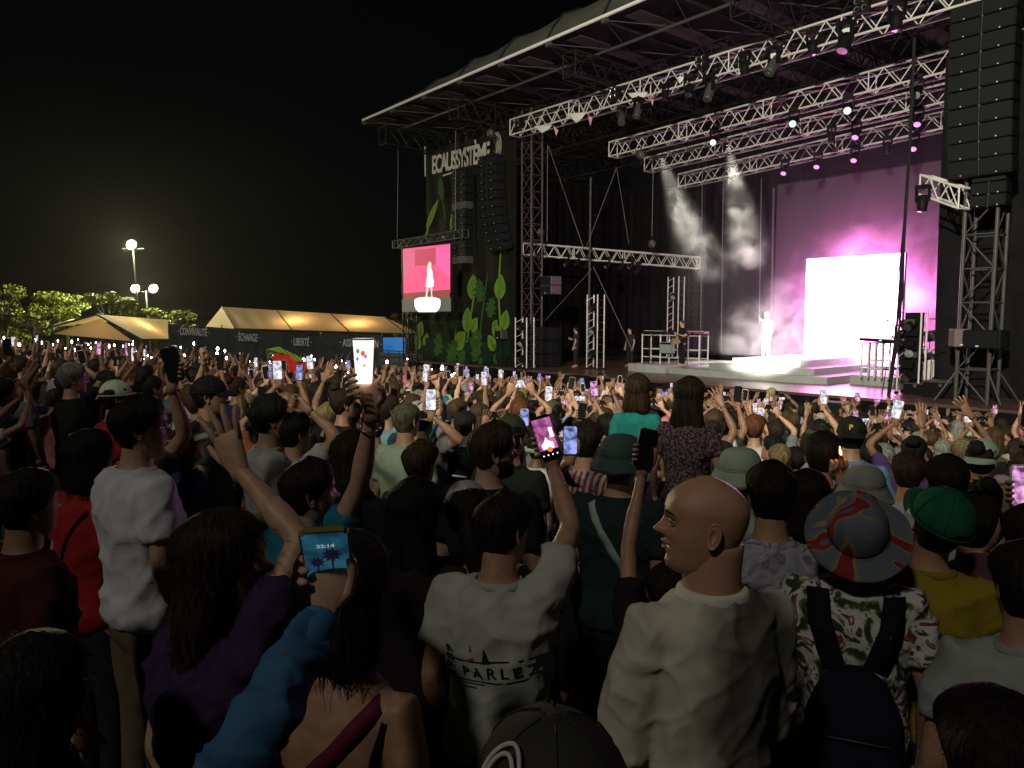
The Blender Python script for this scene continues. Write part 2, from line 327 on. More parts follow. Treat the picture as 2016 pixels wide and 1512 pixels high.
def leafprint(px, py, tx, ty, wpx, kind, lobes=6, serr=.12):
    """flat printed leaf from pixel stalk (px,py) to tip (tx,ty) on the banner"""
    a = np.array(bframe(px, py)); b = np.array(bframe(tx, ty)); L_ = np.linalg.norm(b - a); d = (b - a) / L_; nrm = np.array([-d[1], d[0]])
    hw = abs(bframe(px + wpx, py)[0] - a[0]) / 2 * .9 if abs(d[1]) > .5 else L_ * .2; hw = min(hw, L_ * .36); m = 25; P = []
    for s in (1, -1):
        for i in (range(m) if s == 1 else range(m - 1, -1, -1)):
            k = i / (m - 1); ww = hw * (math.sin(math.pi * k ** .85)) ** .8 * (1 + serr * math.sin(k * lobes * 2 * math.pi) * (1 if lobes < 7 else .6))
            P.append(a + d * L_ * k + nrm * s * ww)
    P = [p for i, p in enumerate(P) if i not in (m, 2 * m - 1)]; nl[0] += 1; y = PRW - .0015 * (nl[0] % 6) - .03
    o = t.mesh('leaf', [(p[0], y, p[1]) for p in P], [tuple(range(len(P)))], LGR[kind])
    if kind == 0:
        vm = []; vf = []
        for i_ in range(2, 9):
            for sg_ in (1, -1):
                k_ = i_ / 10; ww = hw * .78 * math.sin(math.pi * k_ ** .85) ** .8; p0 = a + d * L_ * k_; p1 = a + d * L_ * (k_ + .09) + nrm * sg_ * ww; o_ = len(vm); vm += [(p0[0] - d[0] * .012, y - .005, p0[1] - d[1] * .012), (p0[0] + d[0] * .012, y - .005, p0[1] + d[1] * .012), (p1[0], y - .005, p1[1])]; vf.append((o_, o_ + 1, o_ + 2))
        t.mesh('side_vein', vm, vf, LGR[1], parent=o)
        q = .022; t.mesh('vein', [(*(a - nrm * q)[:1], y - .004, (a - nrm * q)[1]), ((a + nrm * q)[0], y - .004, (a + nrm * q)[1]), (b[0] - d[0] * .08, y - .004, b[1] - d[1] * .08)], [(0, 1, 2)], LGR[1], parent=o)
def stem(pts, wpx, kind):
    P = [np.array(bframe(*p)) for p in pts]; hw = abs(bframe(pts[0][0] + wpx, pts[0][1])[0] - P[0][0]) / 2; nl[0] += 1; y = PRW - .026 - .0007 * (nl[0] % 5); V = []
    for i, p in enumerate(P):
        d = P[min(i + 1, len(P) - 1)] - P[max(i - 1, 0)]; d /= np.linalg.norm(d); nn = np.array([-d[1], d[0]]) * hw * (1 if i < len(P) - 1 else .4); V += [(*(p + nn)[:1], y, (p + nn)[1]), ((p - nn)[0], y, (p - nn)[1])]
    t.mesh('stem', V, [(2 * i, 2 * i + 1, 2 * i + 3, 2 * i + 2) for i in range(len(P) - 1)], LGR[kind])
for a in ((930, 590, 933, 540, 24, 0), (983, 590, 988, 540, 28, 0), (920, 655, 922, 605, 22, 0), (929, 652, 941, 626, 22, 0), (896, 685, 918, 655, 30, 0), (926, 688, 942, 662, 26, 0), (972, 645, 980, 630, 30, 0), (982, 665, 972, 634, 26, 0), (976, 690, 962, 660, 30, 0), (992, 650, 999, 610, 22, 0), (825, 665, 832, 632, 18, 0), (822, 690, 826, 655, 20, 0), (838, 690, 842, 655, 16, 0)): leafprint(*a, lobes=10, serr=.10)
for a in ((946, 595, 944, 548, 26, 1), (964, 625, 972, 585, 34, 1), (858, 700, 868, 655, 24, 1), (886, 712, 900, 668, 36, 1), (932, 712, 942, 645, 40, 1), (952, 712, 968, 690, 34, 1), (990, 715, 986, 672, 36, 1), (870, 640, 876, 610, 20, 2), (905, 715, 916, 688, 46, 1)): leafprint(*a, lobes=4, serr=.34)
for a in ((840, 716, 852, 660, 40, 2), (868, 716, 878, 640, 50, 2), (915, 718, 925, 670, 50, 2), (960, 718, 955, 670, 50, 2), (985, 718, 996, 650, 46, 2), (850, 600, 905, 535, 40, 2), (893, 650, 898, 605, 40, 2), (880, 716, 888, 688, 50, 1), (945, 717, 950, 700, 40, 1), (978, 717, 975, 695, 44, 1)): leafprint(*a, lobes=3, serr=.28)
stem([(918, 690), (925, 640), (933, 590), (938, 545)], 3, 0); stem([(985, 700), (986, 640), (983, 590), (984, 540), (987, 490), (989, 440)], 3.5, 0)
stem([(896, 715), (897, 660), (901, 560)], 3, 1); stem([(944, 680), (950, 620), (958, 560), (961, 535)], 3, 1); stem([(990, 718), (992, 680), (996, 640)], 3, 0)
leafprint(840, 452, 864, 392, 10, 0, 12, .2); leafprint(872, 395, 867, 350, 12, 1, 3, .1); stem([(872, 395), (876, 420), (879, 440)], 2, 1)
leafprint(914, 400, 902, 368, 14, 0, 5, .2); stem([(914, 400), (912, 390), (905, 370)], 3, 0); leafprint(888, 455, 897, 400, 9, 0, 6, .2); stem([(838, 470), (846, 440), (858, 410)], 3, 0)
LET = mat('lettering_white', (.52, .52, .46), .7, 0, .1, 5)
tc_ = bframe(912, 313); tm = text_mesh('ECAUSSYST\u00c8ME', 1.02, LET, .004, .028, .0, .80)
t.put('lettering', tm, (tc_[0] - .25, PRW - .05, tc_[1]), (R(90), R(1.5), 0), (.78, 1.15, 1))
e0 = bframe(846, 316); t.box('lettering', (e0[0] - .34, PRW - .05, e0[1]), (.10, .012, 1.45), LET)
for k, (dz, dl) in enumerate(((-.78, 2.0),)): t.box('flourish', (e0[0] + 2.2, PRW - .05, e0[1] + dz - .1), (dl, .012, .07), LET, (0, R(-2), 0))
ec = bframe(974, 290)
for k in range(5):                                   # striped round emblem
    rr = .75 - k * .13; P = [(ec[0] + rr * .72 * math.cos(q), ec[1] + rr * math.sin(q)) for q in np.linspace(-1.2, 1.9, 12)] + [(ec[0] + (rr - .07) * .72 * math.cos(q), ec[1] + (rr - .07) * math.sin(q)) for q in np.linspace(1.9, -1.2, 12)]
    t.mesh('emblem', [(x, PRW - .05, z) for x, z in P], [(i, i + 1, 22 - i, 23 - i) for i in range(11)], LET)
# ---- side video screen
t = Thing('video_screen', 'side video screen showing the singer in a bright pink room', 'video screen', (-5.0, -1.0, 2.35))
q = lambda px, py: (lambda r: (r[0], r[2]))(onw(px, py, -1.02))
def face(name, pts, m, dy): P = [q(*p) for p in pts]; return t.mesh(name, [(u, -1.02 - dy, z) for u, z in P], [tuple(range(len(P)))], m)
PK = [emit('screen_pink', (1., .10, .26), 1.0), emit('screen_pink_wall', (.95, .16, .32), .85), emit('screen_rose', (.80, .09, .17), .75), emit('screen_magenta', (1., .14, .42), .95), emit('screen_dim', (.30, .30, .24), .36), emit('screen_white', (1, .98, .92), 3.2, False), emit('screen_skin', (1, .80, .62), 1.1), emit('screen_floor', (.42, .09, .07), .7)]
t.box('frame', (-4.95, -.88, 3.9), (4.45, .2, 3.3), BLK)
face('picture', [(794, 490), (887, 480), (887, 576), (795, 584)], PK[0], .02)
face('picture_wall', [(818, 492), (859, 488), (859, 521), (818, 524)], PK[2], .03); face('picture_side', [(794, 490), (818, 492), (818, 524), (795, 560)], PK[1], .028); face('picture_side', [(859, 488), (887, 481), (887, 550), (859, 521)], PK[3], .028)
face('picture_floor', [(795, 578), (887, 570), (887, 586), (795, 590)], PK[7], .034); face('picture_band', [(793, 590), (889, 586), (889, 613), (793, 614)], PK[4], .034)
fig = [(847, 514), (851, 519), (850, 527), (853, 535), (853, 545), (856, 552), (853, 562), (852, 578), (854, 588), (851, 588), (849, 566), (845, 566), (842, 588), (839, 588), (841, 566), (842, 550), (843, 538), (842, 530), (844, 520)]
face('picture_figure', fig, PK[6], .042)
face('picture_dress', [(844, 530), (851, 530), (853, 545), (855, 563), (840, 564), (843, 545)], PK[5], .046)
P = [(843 + 25 * math.cos(k), 591 + 6 * math.sin(k)) for k in np.linspace(math.pi, 2 * math.pi, 12)] + [(868, 602), (865, 609), (860, 614), (826, 614), (821, 609), (818, 602)]
face('picture_pedestal', P, PK[5], .044)
truss('screen_truss', 'short grey truss hanging over the side video screen', onw(773, 475, -1.1), onw(911, 452, -1.1), .34, .3, 9, MIDST, .03, .017)
# ---- moving lamps
HEADM = lathe('lamp_head', [(.05, -.16), (.10, -.14), (.115, -.02), (.115, .05), (.10, .16), (.115, .20)], BLK, 12)
LENS = {'off': mat('lens_off', (.05, .05, .06), .15, 0, .1, 9, spec=.8), 'white': emit('lens_white', (.85, 1., .95), 1.15), 'pink': emit('lens_pink', (1., .35, .75), 1.3), 'dimpink': emit('lens_dim_pink', (.9, .25, .6), .5), 'grey': mat('lens_grey', (.30, .34, .34), .3)}
LENSM = {k: lathe('lens', [(.10, .205), (.0, .225)], v, 12, caps=False) for k, v in LENS.items()}
GREYHEAD = lathe('lamp_head', [(.05, -.2), (.10, -.18), (.11, -.02), (.105, .16), (.115, .22)], MIDST, 12)
def lamp(px, py, w, zt, label, lens='off', tilt=0, pan=0, s=1., u=None, grey=False, group='moving lamps hung on the trusses', plane='w'):
    c = onw(px, py, w) if plane == 'w' else onu(px, py, w); t = Thing('stage_lamp', label, 'stage lamp', (c[0], c[1], c[2]), rot=pan, group=group); g = .3 * s
    t.box('base', c + [0, 0, g + .02], (.26 * s, .26 * s, .1 * s), BLK); 
    for d in (-1, 1):
        cc = np.array([d * .135 * s * math.cos(pan), d * .135 * s * math.sin(pan), g / 2]); t.box('yoke', c + cc, (.03 * s, .09 * s, g), BLK)
    t.tube('clamp', c + [0, 0, g + .05], c + [0, 0, max(zt - c[2], g + .15)], .02, DARKST, 5)
    h = t.put('head', GREYHEAD if grey else HEADM, c, (R(180) - tilt, 0, 0), s); o = newobj('lens', LENSM[lens], h)
    if lens == 'off' and not grey: pass
    return t
rows = [(1224, 232, 'tilted'), (1310, 186, 'small'), (1357, 176, 'paired'), (1397, 180, 'paired'), (1466, 132, 'upright'), (1600, 92, 'upright'), (1765, 40, 'large')]
nm = ['first from the banner tower', 'second from the banner tower', 'third from the banner tower', 'fourth from the banner tower', 'fifth from the banner tower', 'sixth from the banner tower', 'next to the big loudspeaker array']
for k, (px, py, kind) in enumerate(rows): lamp(px, py, -.1 if k else .2, 9.5, 'black moving lamp under the front truss, %s' % nm[k], tilt=R((35, 10, 30, 20, 0, 0, 0)[k]), pan=R((40, 0, 25, -20, 0, 10, 0)[k]), s=(1.2, .9, 1.2, 1.3, 1.15, 1.15, 1.35)[k], grey=k in (0, 3))
lamp(1523, 128, -.25, 9.5, 'tilted grey moving lamp behind the fifth white pennant', 'grey', R(35), R(-20), 1.35, grey=True); lamp(1665, 82, -.25, 9.5, 'moving lamp with pink lit flank beside the torn white pennant', 'dimpink', R(25), R(-15), 1.4)
lamp(1256, 218, -.25, 9.5, 'grey moving lamp hanging behind the third white pennant', 'grey', R(20), 0, 1.15, grey=True)
for px, py, l in ((1407, 277, 'first'), (1563, 240, 'middle'), (1670, 214, 'last')): lamp(px, py, 3, 8.8, 'white lit round lamp on the second truss, %s of three from the banner' % l, 'white', R(62), R(20), 1.15)
lamp(1805, 180, 3, 8.9, 'round grey lamp on the second truss behind the hanging cable bundle', 'grey', R(50), R(15), 1.2)
for px, py, w, l in ((1545, 334, 6.8, 'pink lit lamp hanging low on the rear truss, nearest the smoke jets'), (1610, 321, 6.8, 'pink lit lamp on the rear truss over the edge of the grey backdrop'), (1683, 308, 6.8, 'pink lit lamp on the rear truss straight over the video wall'), (1686, 262, 4.9, 'pink lit lamp on the third truss over the video wall'), (1808, 236, 4.9, 'pink lit lamp on the third truss beside the cable bundle'), (1800, 285, 6.8, 'pink lit lamp on the rear truss beside the cable bundle')):
    lamp(px, py, w, 8.3, l, 'pink', R(38), R(10), 1.05)
lamp(1637, 268, 4.9, 8.6, 'unlit black lamp on the third truss between pink ones'); lamp(1747, 290, 6.8, 8.3, 'unlit black lamp on the rear truss between pink ones')
lamp(1816, 398, .4, 5.3, 'black moving lamp hanging from the bent truss end', s=1.15)
n8 = [(1063, 517, 'off'), (1117, 517, 'grey'), (1137, 516, 'off'), (1157, 521, 'off'), (1197, 521, 'grey'), (1223, 525, 'off'), (1243, 522, 'grey'), (1256, 531, 'off')]
ordn = ['first', 'second', 'third', 'fourth', 'fifth', 'sixth', 'seventh', 'eighth']
for k, (px, py, le) in enumerate(n8):
    kf = (px - 1030) / 348; zz = lerp(*SIDE, kf)
    d = ray(px, py); nrm = np.cross((SIDE[1] - SIDE[0]), [0, 0, 1]); Pw = S(*SIDE[0]); nw = SU * nrm[0] + SW * nrm[1]; tt = ((Pw - CAM) @ nw) / (d @ nw); c = uwz(CAM + d * tt)
    lamp(*project(S(*c))[:2], c[1], c[2] + .35, 'round faced lamp on the low side truss, %s from its tower end' % ordn[k], le, R(50), R(-20), .95)
# blinders: four-eyed lamp boxes
EYE = lathe('eye', [(.07, 0), (.05, -.02), (0, -.03)], mat('blinder_eye', (.62, .66, .62), .2, .6), 10, caps=False)
for px, py, l in ((1022, 243, 'at the banner tower end'), (1212, 184, 'between second and third pennant'), (1382, 122, 'over the paired moving lamps'), (1697, 10, 'over the torn pennant')):
    c = onw(px, py, -.2); t = Thing('blinder_lamp', 'four-eyed blinder lamp inside the front truss, %s' % l, 'stage lamp', c, group='four-eyed blinder lamps'); t.box('housing', c, (.40, .18, .40), BLK, bev=True)
    for a in (-.1, .1):
        for b in (-.1, .1): t.put('eye', EYE, c + [a, -.10, b], (R(90), 0, 0))
# pennants
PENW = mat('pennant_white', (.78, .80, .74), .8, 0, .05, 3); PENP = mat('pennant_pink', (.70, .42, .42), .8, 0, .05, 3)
pen = [(1052, 1086, 249, 262), (1119, 1153, 224, 242), (1236, 1275, 184, 203), (1333, 1346, 153, 164), (1502, 1544, 96, 118), (1646, 1690, 48, 70)]
for k, (x0, x1, y0, y1) in enumerate(pen):
    a, b, c = onw(x0, y0, -.12), onw(x1, y0 - (2 if k < 4 else 6), -.12), onw((x0 + x1) / 2 - 2, y1, -.2)
    t = Thing('pennant', 'white triangular pennant under the front truss, %s from the banner tower' % ordn[k], 'pennant', a, group='white pennants'); mid = (a + b) / 2 + [0, -.08, 0]
    V = [a, mid, b, c, (a + c) / 2 + [0, .05, 0], (b + c) / 2 + [0, .05, 0]]; t.mesh('cloth', V + [v + V3(0, .012, 0) for v in V], [(0, 1, 3, 4), (1, 2, 5, 3), (10, 9, 7, 6), (9, 11, 8, 7)], PENW, True); t.tube('hem', a, b, .012, PENW, 5)
    if k in (0, 1, 2, 4):
        a, b, c = onw(x1 + 3, y0 - 2, .2), onw(x1 + 13, y0 + 8, .45), onw(x1 + 9, y1 + 5, .35)
        t = Thing('pennant', 'narrow pink pennant turned sideways behind the %s white one' % ordn[k], 'pennant', a, group='pink pennants'); t.mesh('cloth', [a, b, c, a + [.012, 0, 0], b + [.012, 0, 0], c + [.012, 0, 0]], [(0, 1, 2), (5, 4, 3), (0, 3, 4, 1), (1, 4, 5, 2), (2, 5, 3, 0)], PENP)
# ---- cables and guy lines
def cable(label, pts, r, m, n=5, group='thin rigging lines over the stage'):
    t = Thing('rigging_cable', label, 'cable', pts[-1], group=group)
    V = []; F = []
    P = [V3(*p) for p in pts]
    for i, p in enumerate(P):
        d = P[min(i + 1, len(P) - 1)] - P[max(i - 1, 0)]; d /= np.linalg.norm(d); x = np.cross(d, [0.3, 1, 0.1]); x /= np.linalg.norm(x); y = np.cross(d, x)
        V += [p + r * (x * math.cos(2 * math.pi * k / n) + y * math.sin(2 * math.pi * k / n)) for k in range(n)]
    F = [(i * n + k, i * n + (k + 1) % n, (i + 1) * n + (k + 1) % n, (i + 1) * n + k) for i in range(len(P) - 1) for k in range(n)]
    t.mesh('line', V, F, m, True); return t
CB = mat('cable_black', (.02, .02, .02), .6); CG = mat('wire_grey', (.22, .22, .22), .45, .4)
for a, b, w, l in (((1078, 283), (1150, 492), 1.5, 'grey guy wire slanting from the front truss to the side truss'), ((1152, 492), (1214, 330), 3.5, 'grey guy wire slanting up from the middle of the side truss'), ((1214, 330), (1238, 480), 5, 'faint guy wire slanting down behind the side truss'),
                   ((1165, 530), (1072, 632), 2.5, 'grey guy wire slanting down from the side truss to the speaker stack'), ((1168, 525), (1245, 690), 3, 'grey guy wire slanting down from the side truss to the riser'),
                   ((1066, 285), (1066, 478), 1.9, 'thin hoist line over the tower end of the side truss'), ((1078, 285), (1077, 475), 1.9, 'thin hoist line second from the tower over the side truss'), ((1286, 330), (1283, 480), 5, 'thin hoist line over the far part of the side truss'),
                   ((1383, 330), (1379, 700), 6, 'thin vertical line beside the keyboard rack'), ((1424, 340), (1420, 690), 6, 'thin vertical line in the smoke beside the singer'), ((1499, 350), (1495, 640), 7, 'thin vertical line straight above the singer'), ((784, 290), (782, 470), -1, 'thin hoist line above the side video screen'), ((897, 235), (897, 455), -1, 'thin hoist line crossing the festival lettering')):
    cable(l, [onw(*a, w), onw(*b, w)], .014, CG)
cable('stiff pale pole standing at the edge of the grey backdrop', [onw(1523, 370, 9.9), onw(1517, 700, 9.9)], .05, MIDST); cable('stiff dark pole rising behind the side truss', [onw(1163, 350, 4), onw(1158, 700, 4)], .06, MIDST)
for k, dx in enumerate((0, 5, -6, 9)):
    pts = [onw(x + dx * (.3 + (y > 450) * .8), y, 1.2) for x, y in ((1803, -30), (1798, 120), (1790, 300), (1780, 450), (1766, 640), (1748 - k * 3, 782))]
    cable(('thick black cable of the bundle past the video wall', 'second thick cable twisted into the hanging bundle', 'thin black line hanging apart from the cable bundle', 'thin black line wound round the cable bundle')[k], pts, .035 if k < 2 else .014, CB, group='cables of the hanging bundle')
# ---- chain hoists
for px, py, w, l in ((1065, 457, 1.9, 'chain hoist over the tower end of the side truss'), (1283, 480, 5, 'chain hoist over the far part of the side truss'), (966, 262, -.5, 'chain hoist over the dark array by the roof tower'), (1262, 305, 2.5, 'small hoist at the end of the second truss')):
    c = onw(px, py, w); t = Thing('chain_hoist', l, 'hoist', c, group='chain hoists'); t.put('body', lathe('hoist', [(.08, -.16), (.15, -.1), (.16, .08), (.09, .16)], MIDST, 10), c); t.tube('hook', c + [0, 0, .15], c + [0, 0, .34], .025, DARKST); t.tube('chain', c - [0, 0, .15], c - [0, 0, .4], .02, DARKST)
# ---- lamp towers standing on the deck
def lamptower(label, px, py, ypx_top, wpx, z0=ZD, lamps=3, solid=False):
    b = deck(px, py, z0); top = onw(px, ypx_top, b[1])[2]; hw = wpx / FPX * project(S(*b))[2] / 2
    t = Thing('lamp_tower', label, 'lamp tower', b, group='slim lamp towers on the deck')
    for du, dw in ((-hw, -.15), (hw, -.15), (hw, .25), (-hw, .25)):
        t.tube('post', b + [du, dw, 0], (b[0] + du, b[1] + dw, top), .028, ALU)
        t.tube('caster', b + [du, dw - .05, .02], b + [du, dw + .05, .02], .05, BLK, 8)
    if solid:  # column of dark boxes added only to make the tower look dark
        t.box('dark_filler', (b[0], b[1] + .12, (z0 + top) / 2), (hw * 1.5, .22, (top - z0) * .96), BLK)
        for k in range(7): t.box('filler_box', (b[0] + (.05 if k % 2 else -.05), b[1] - .06, z0 + .2 + k * (top - z0) * .13), (hw * 1.1, .2, .16), BLK if k % 3 else MIDST)
    nn = int((top - z0) / .32)
    for k in range(nn + 1):
        z = z0 + .1 + k * .31
        if z < top: t.tube('rung', (b[0] - hw, b[1] + .25, z), (b[0] + hw, b[1] + .25, z), .014, MIDST, 5); t.tube('rung', (b[0] - hw, b[1] - .15, z), (b[0] - hw, b[1] + .25, z + .15), .014, ALU, 5)
    for k in range(lamps):
        z = z0 + (k + .7) * (top - z0) / (lamps + .2); c = V3(b[0], b[1] - .02, z)
        t.box('yoke', c - [0, 0, .17], (hw * 1.5, .16, .05), BLK); h = t.put('lamp', HEADM, c, (R(115), 0, R(20 * (k % 2) - 10)), min(1.2, hw * 5)); newobj('lens', LENSM['grey' if k % 2 else 'off'], h)
    return t
lamptower('slim silver lamp tower at the foot of the roof tower beside the banner', 1031, 727, 625, 34); lamptower('slim silver lamp tower left standing alone on the open deck', 1170, 727, 580, 28)
lamptower('silver lamp tower on the riser behind the guitarist', 1327, 706, 545, 26, .2, 2); lamptower('tall silver lamp tower in front of the keyboard player and drums', 1790, 775, 612, 40, solid=True)
# ---- loudspeakers on the floor and on stands
def cab(name, label, c, size, m=PAB, n=1, group=None, rot=0, grill=True):
    t = Thing(name, label, 'loudspeaker', c, group=group, rot=rot)
    for k in range(n):
        cc = V3(*c) + [0, 0, size[2] / n * (k + .5)]; t.box('cabinet', cc, (size[0], size[1], size[2] / n - .01), m, bev=True)
        if grill: t.box('grille', cc + V3(math.sin(rot), -math.cos(rot), 0) * (size[1] / 2 + .008), (size[0] * .88, .014, size[2] / n * .84), GRL)
    t.box('badge', V3(*c) + [0, 0, .06] + V3(math.sin(rot), -math.cos(rot), 0) * (size[1] / 2 + .02), (.07, .01, .03), WHITEP); return t
b = deck(1066, 722); cab('subwoofer_stack', 'dark stack of subwoofers at the foot of the roof tower', b, (.75, .7, 1.75), PAB, 3, 'subwoofer stacks'); b = deck(1086, 722); cab('subwoofer_stack', 'second dark subwoofer stack on the deck side of the first', b, (.6, .7, 1.75), PAB, 3, 'subwoofer stacks')
b = deck(1730, 803, -.55); cab('stage_monitor', 'long dark floor monitor at the front edge below the cable bundle', (b[0], -.62, -.72), (1.05, .55, .52), mat('monitor_grey', (.022, .027, .027), .6))
cab('stage_monitor', 'dark upright monitor at the front edge below the singer', (9.2, -.55, -.7), (.55, .5, .62)); b = deck(1176, 757, -.5); cab('stage_monitor', 'dark monitor at the front edge below the lone lamp tower', (b[0], -.55, -.65), (.8, .5, .55)); cab('stage_monitor', 'dark monitor at the front edge beneath the stand-mounted speaker', (-.9, -.6, -.65), (.9, .5, .55))
c = onw(1886, 683, .55); cab('fill_speaker', 'boxy speaker strapped to the lattice tower with outrigger feet', (c[0] + .55, .55, c[2] - .02), (1.05, .42, .46), PAB, 1, rot=R(-12)); cab('fill_speaker', 'pale sided speaker wedge turned away beside the strapped speaker', (c[0] - .02, .6, c[2] - .0), (.32, .5, .46), mat('pale_box', (.18, .14, .13), .6), 1, rot=R(35), grill=False)
c = onw(1084, 580, 1.6); cab('fill_speaker', 'grey hanging side speaker beside the roof tower', (c[0], 1.6, c[2]), (.75, .6, .78), MIDST, 2)
b = deck(1000, 722); t = cab('fill_speaker', 'small grey speaker on a tripod stand in front of the banner', (b[0], .2, onw(1000, 668, .2)[2]), (.46, .4, .38), MIDST, 1)
p = V3(b[0], .2, 0); zt = onw(1000, 668, .2)[2]; t.tube('pole', p + [0, 0, ZD], p + [0, 0, zt], .02, DARKST)
for k in range(3): t.tube('leg', p + [.35 * math.cos(2.1 * k), .35 * math.sin(2.1 * k), ZD + .01], p + [0, 0, .6], .015, DARKST)
# ---- keyboard racks
PINKM = emit('pink_reflex', (1, .25, .6), .9)
def rack(label, px0, px1, py, top, z0, w=None, shelf=None, box_=None):
    a, b = deck(px0, py, z0), deck(px1, py, z0); w = a[1]; b = onw(px1, py - 3, w); zt = onw(px0, top, w)[2]; t = Thing('keyboard_rack', label, 'keyboard rack', ((a[0] + b[0]) / 2, w, z0))
    us = np.linspace(a[0], b[0], 4)
    for u in us:
        for dw in (0, .55): t.tube('upright', (u, w + dw, z0), (u, w + dw, zt), .03, ALU)
    for z in (z0 + .28, (z0 + zt) / 2, zt - .05):
        for dw in (0, .55): t.tube('crossbar', (us[0], w + dw, z), (us[-1], w + dw, z), .02, ALU)
    t.box('shelf', ((us[0] + us[-1]) / 2, w + .27, zt + .02), (us[-1] - us[0] + .2, .62, .03), BLK); return t, us, w, zt
t, us, w, zt = rack('tubular silver keyboard rack on the guitarist riser', 1264, 1376, 715, 657, ZD + .3)
t2 = Thing('synthesizer', 'pink keyboard lying on the tubular rack by the guitarist', 'keyboard', (us[-1] - .35, w + .2, zt + .04)); t2.box('case', (us[-1] - .35, w + .2, zt + .085), (1.05, .34, .09), mat('synth_pink', (.35, .10, .20), .4), bev=True); t2.box('keys', (us[-1] - .35, w + .05, zt + .136), (.95, .13, .012), WHITEP); t2.box('panel', (us[-1] - .35, w + .28, zt + .136), (.95, .15, .01), BLK)
t2 = Thing('synthesizer', 'black keyboard on the open end of the tubular rack', 'keyboard', (us[0] + .5, w + .2, zt + .04)); t2.box('case', (us[0] + .5, w + .2, zt + .08), (1.0, .32, .08), BLK, bev=True); t2.box('keys', (us[0] + .5, w + .08, zt + .125), (.9, .13, .012), WHITEP); t2.box('panel', (us[0] + .5, w + .28, zt + .125), (.9, .12, .012), MIDST)
t2 = Thing('amplifier', 'pale green square amplifier on the tubular rack behind the guitarist', 'amplifier', (us[1] + .45, w - .12, ZD + .75)); t2.box('case', (us[1] + .45, w - .12, ZD + .98), (.6, .2, .44), mat('amp_green', (.22, .27, .25), .6), bev=True); t2.box('grille', (us[1] + .45, w - .23, ZD + .94), (.5, .02, .3), mat('amp_cloth', (.3, .34, .32), .9, 0, .3, 60)); t2.box('panel', (us[1] + .45, w - .23, ZD + 1.15), (.5, .02, .06), BLK); t2.box('foot', (us[1] + .45, w - .1, ZD + .745), (.5, .16, .03), BLK)
t, us, w, zt = rack('pale keyboard rack in front of the video wall', 1695, 1735, 742, 676, ZD + .3)
t2 = Thing('synthesizer', 'dark keyboard with a blue light on the rack before the video wall', 'keyboard', (us[1] + .3, w + .25, zt + .04)); t2.box('case', (us[1] + .3, w + .2, zt + .10), (1.25, .4, .10), BLK, (0, R(3), 0), bev=True); t2.box('keys', (us[1] + .3, w + .03, zt + .16), (1.1, .12, .01), WHITEP); t2.box('lamp', (us[1] + .35, w - .02, zt + .11), (.07, .02, .04), emit('blue_light', (.15, .35, 1), 3))
c = deck(1714, 744); t2 = Thing('bucket', 'small pale blue tub under the keyboard rack before the video wall', 'tub', (c[0], c[1] - .5, ZD)); t2.put('wall', lathe('tub', [(.13, 0), (.16, .38), (.14, .38), (.12, .03)], mat('tub_blue', (.25, .42, .52), .5), 14), (c[0], c[1] - .5, ZD)); t2.tube('rim', (c[0], c[1] - .5, ZD + .37), (c[0], c[1] - .5, ZD + .395), .165, WHITEP, 14)
# ---- drum kit, cymbals, stands
db = deck(1832, 748, ZD + .3); t = Thing('drum_kit', 'silver drum kit with cymbals on the riser beside the black curtain', 'drum kit', (db[0], db[1], ZD + .3))
CHR = mat('chrome', (.7, .68, .70), .15, .9, .1, 5); SHELL = mat('drum_shell', (.10, .08, .085), .2, .5, .3, 8)
def drum(x, y, z, r, h, rot, nme): o = t.put(nme, lathe('drum', [(r, -h / 2), (r, h / 2)], SHELL, 20), (db[0] + x, db[1] + y, z), rot); p = newobj('skin', lathe('skin', [(r * 1.03, h / 2 - .02), (r * 1.03, h / 2 + .01), (r * .97, h / 2 + .012)], WHITEP, 20), o); newobj('hoop', lathe('hoop', [(r * 1.03, -h / 2 + .02), (r * 1.03, -h / 2 - .01)], CHR, 20), o)
z0 = ZD + .3
drum(0, 0, z0 + .31, .30, .42, (R(90), 0, R(25)), 'bass_drum'); drum(-.18, -.05, z0 + .75, .17, .24, (R(20), 0, 0), 'tom'); drum(.22, -.05, z0 + .75, .18, .26, (R(20), 0, 0), 'tom'); drum(.6, .3, z0 + .42, .22, .42, (0, 0, 0), 'floor_tom'); drum(-.55, .35, z0 + .6, .18, .16, (0, 0, 0), 'snare')
CYM = lathe('cymbal', [(.23, -.02), (.12, 0), (.05, .02), (.01, .03)], mat('cymbal_brass', (.25, .18, .08), .3, .8), 16, caps=False)
for x, y, z, rr in ((-.75, .1, 1.05, 0), (.75, 0, 1.35, R(14)), (.45, .2, 1.5, R(-10)), (-.35, .3, 1.4, R(8))):
    t.tube('stand', (db[0] + x, db[1] + y, z0), (db[0] + x, db[1] + y, z0 + z), .014, CHR); t.put('cymbal', CYM, (db[0] + x, db[1] + y, z0 + z), (rr, rr, 0))
    for k in range(3): t.tube('leg', (db[0] + x + .2 * math.cos(2.1 * k), db[1] + y + .2 * math.sin(2.1 * k), z0), (db[0] + x, db[1] + y, z0 + .4), .01, CHR)
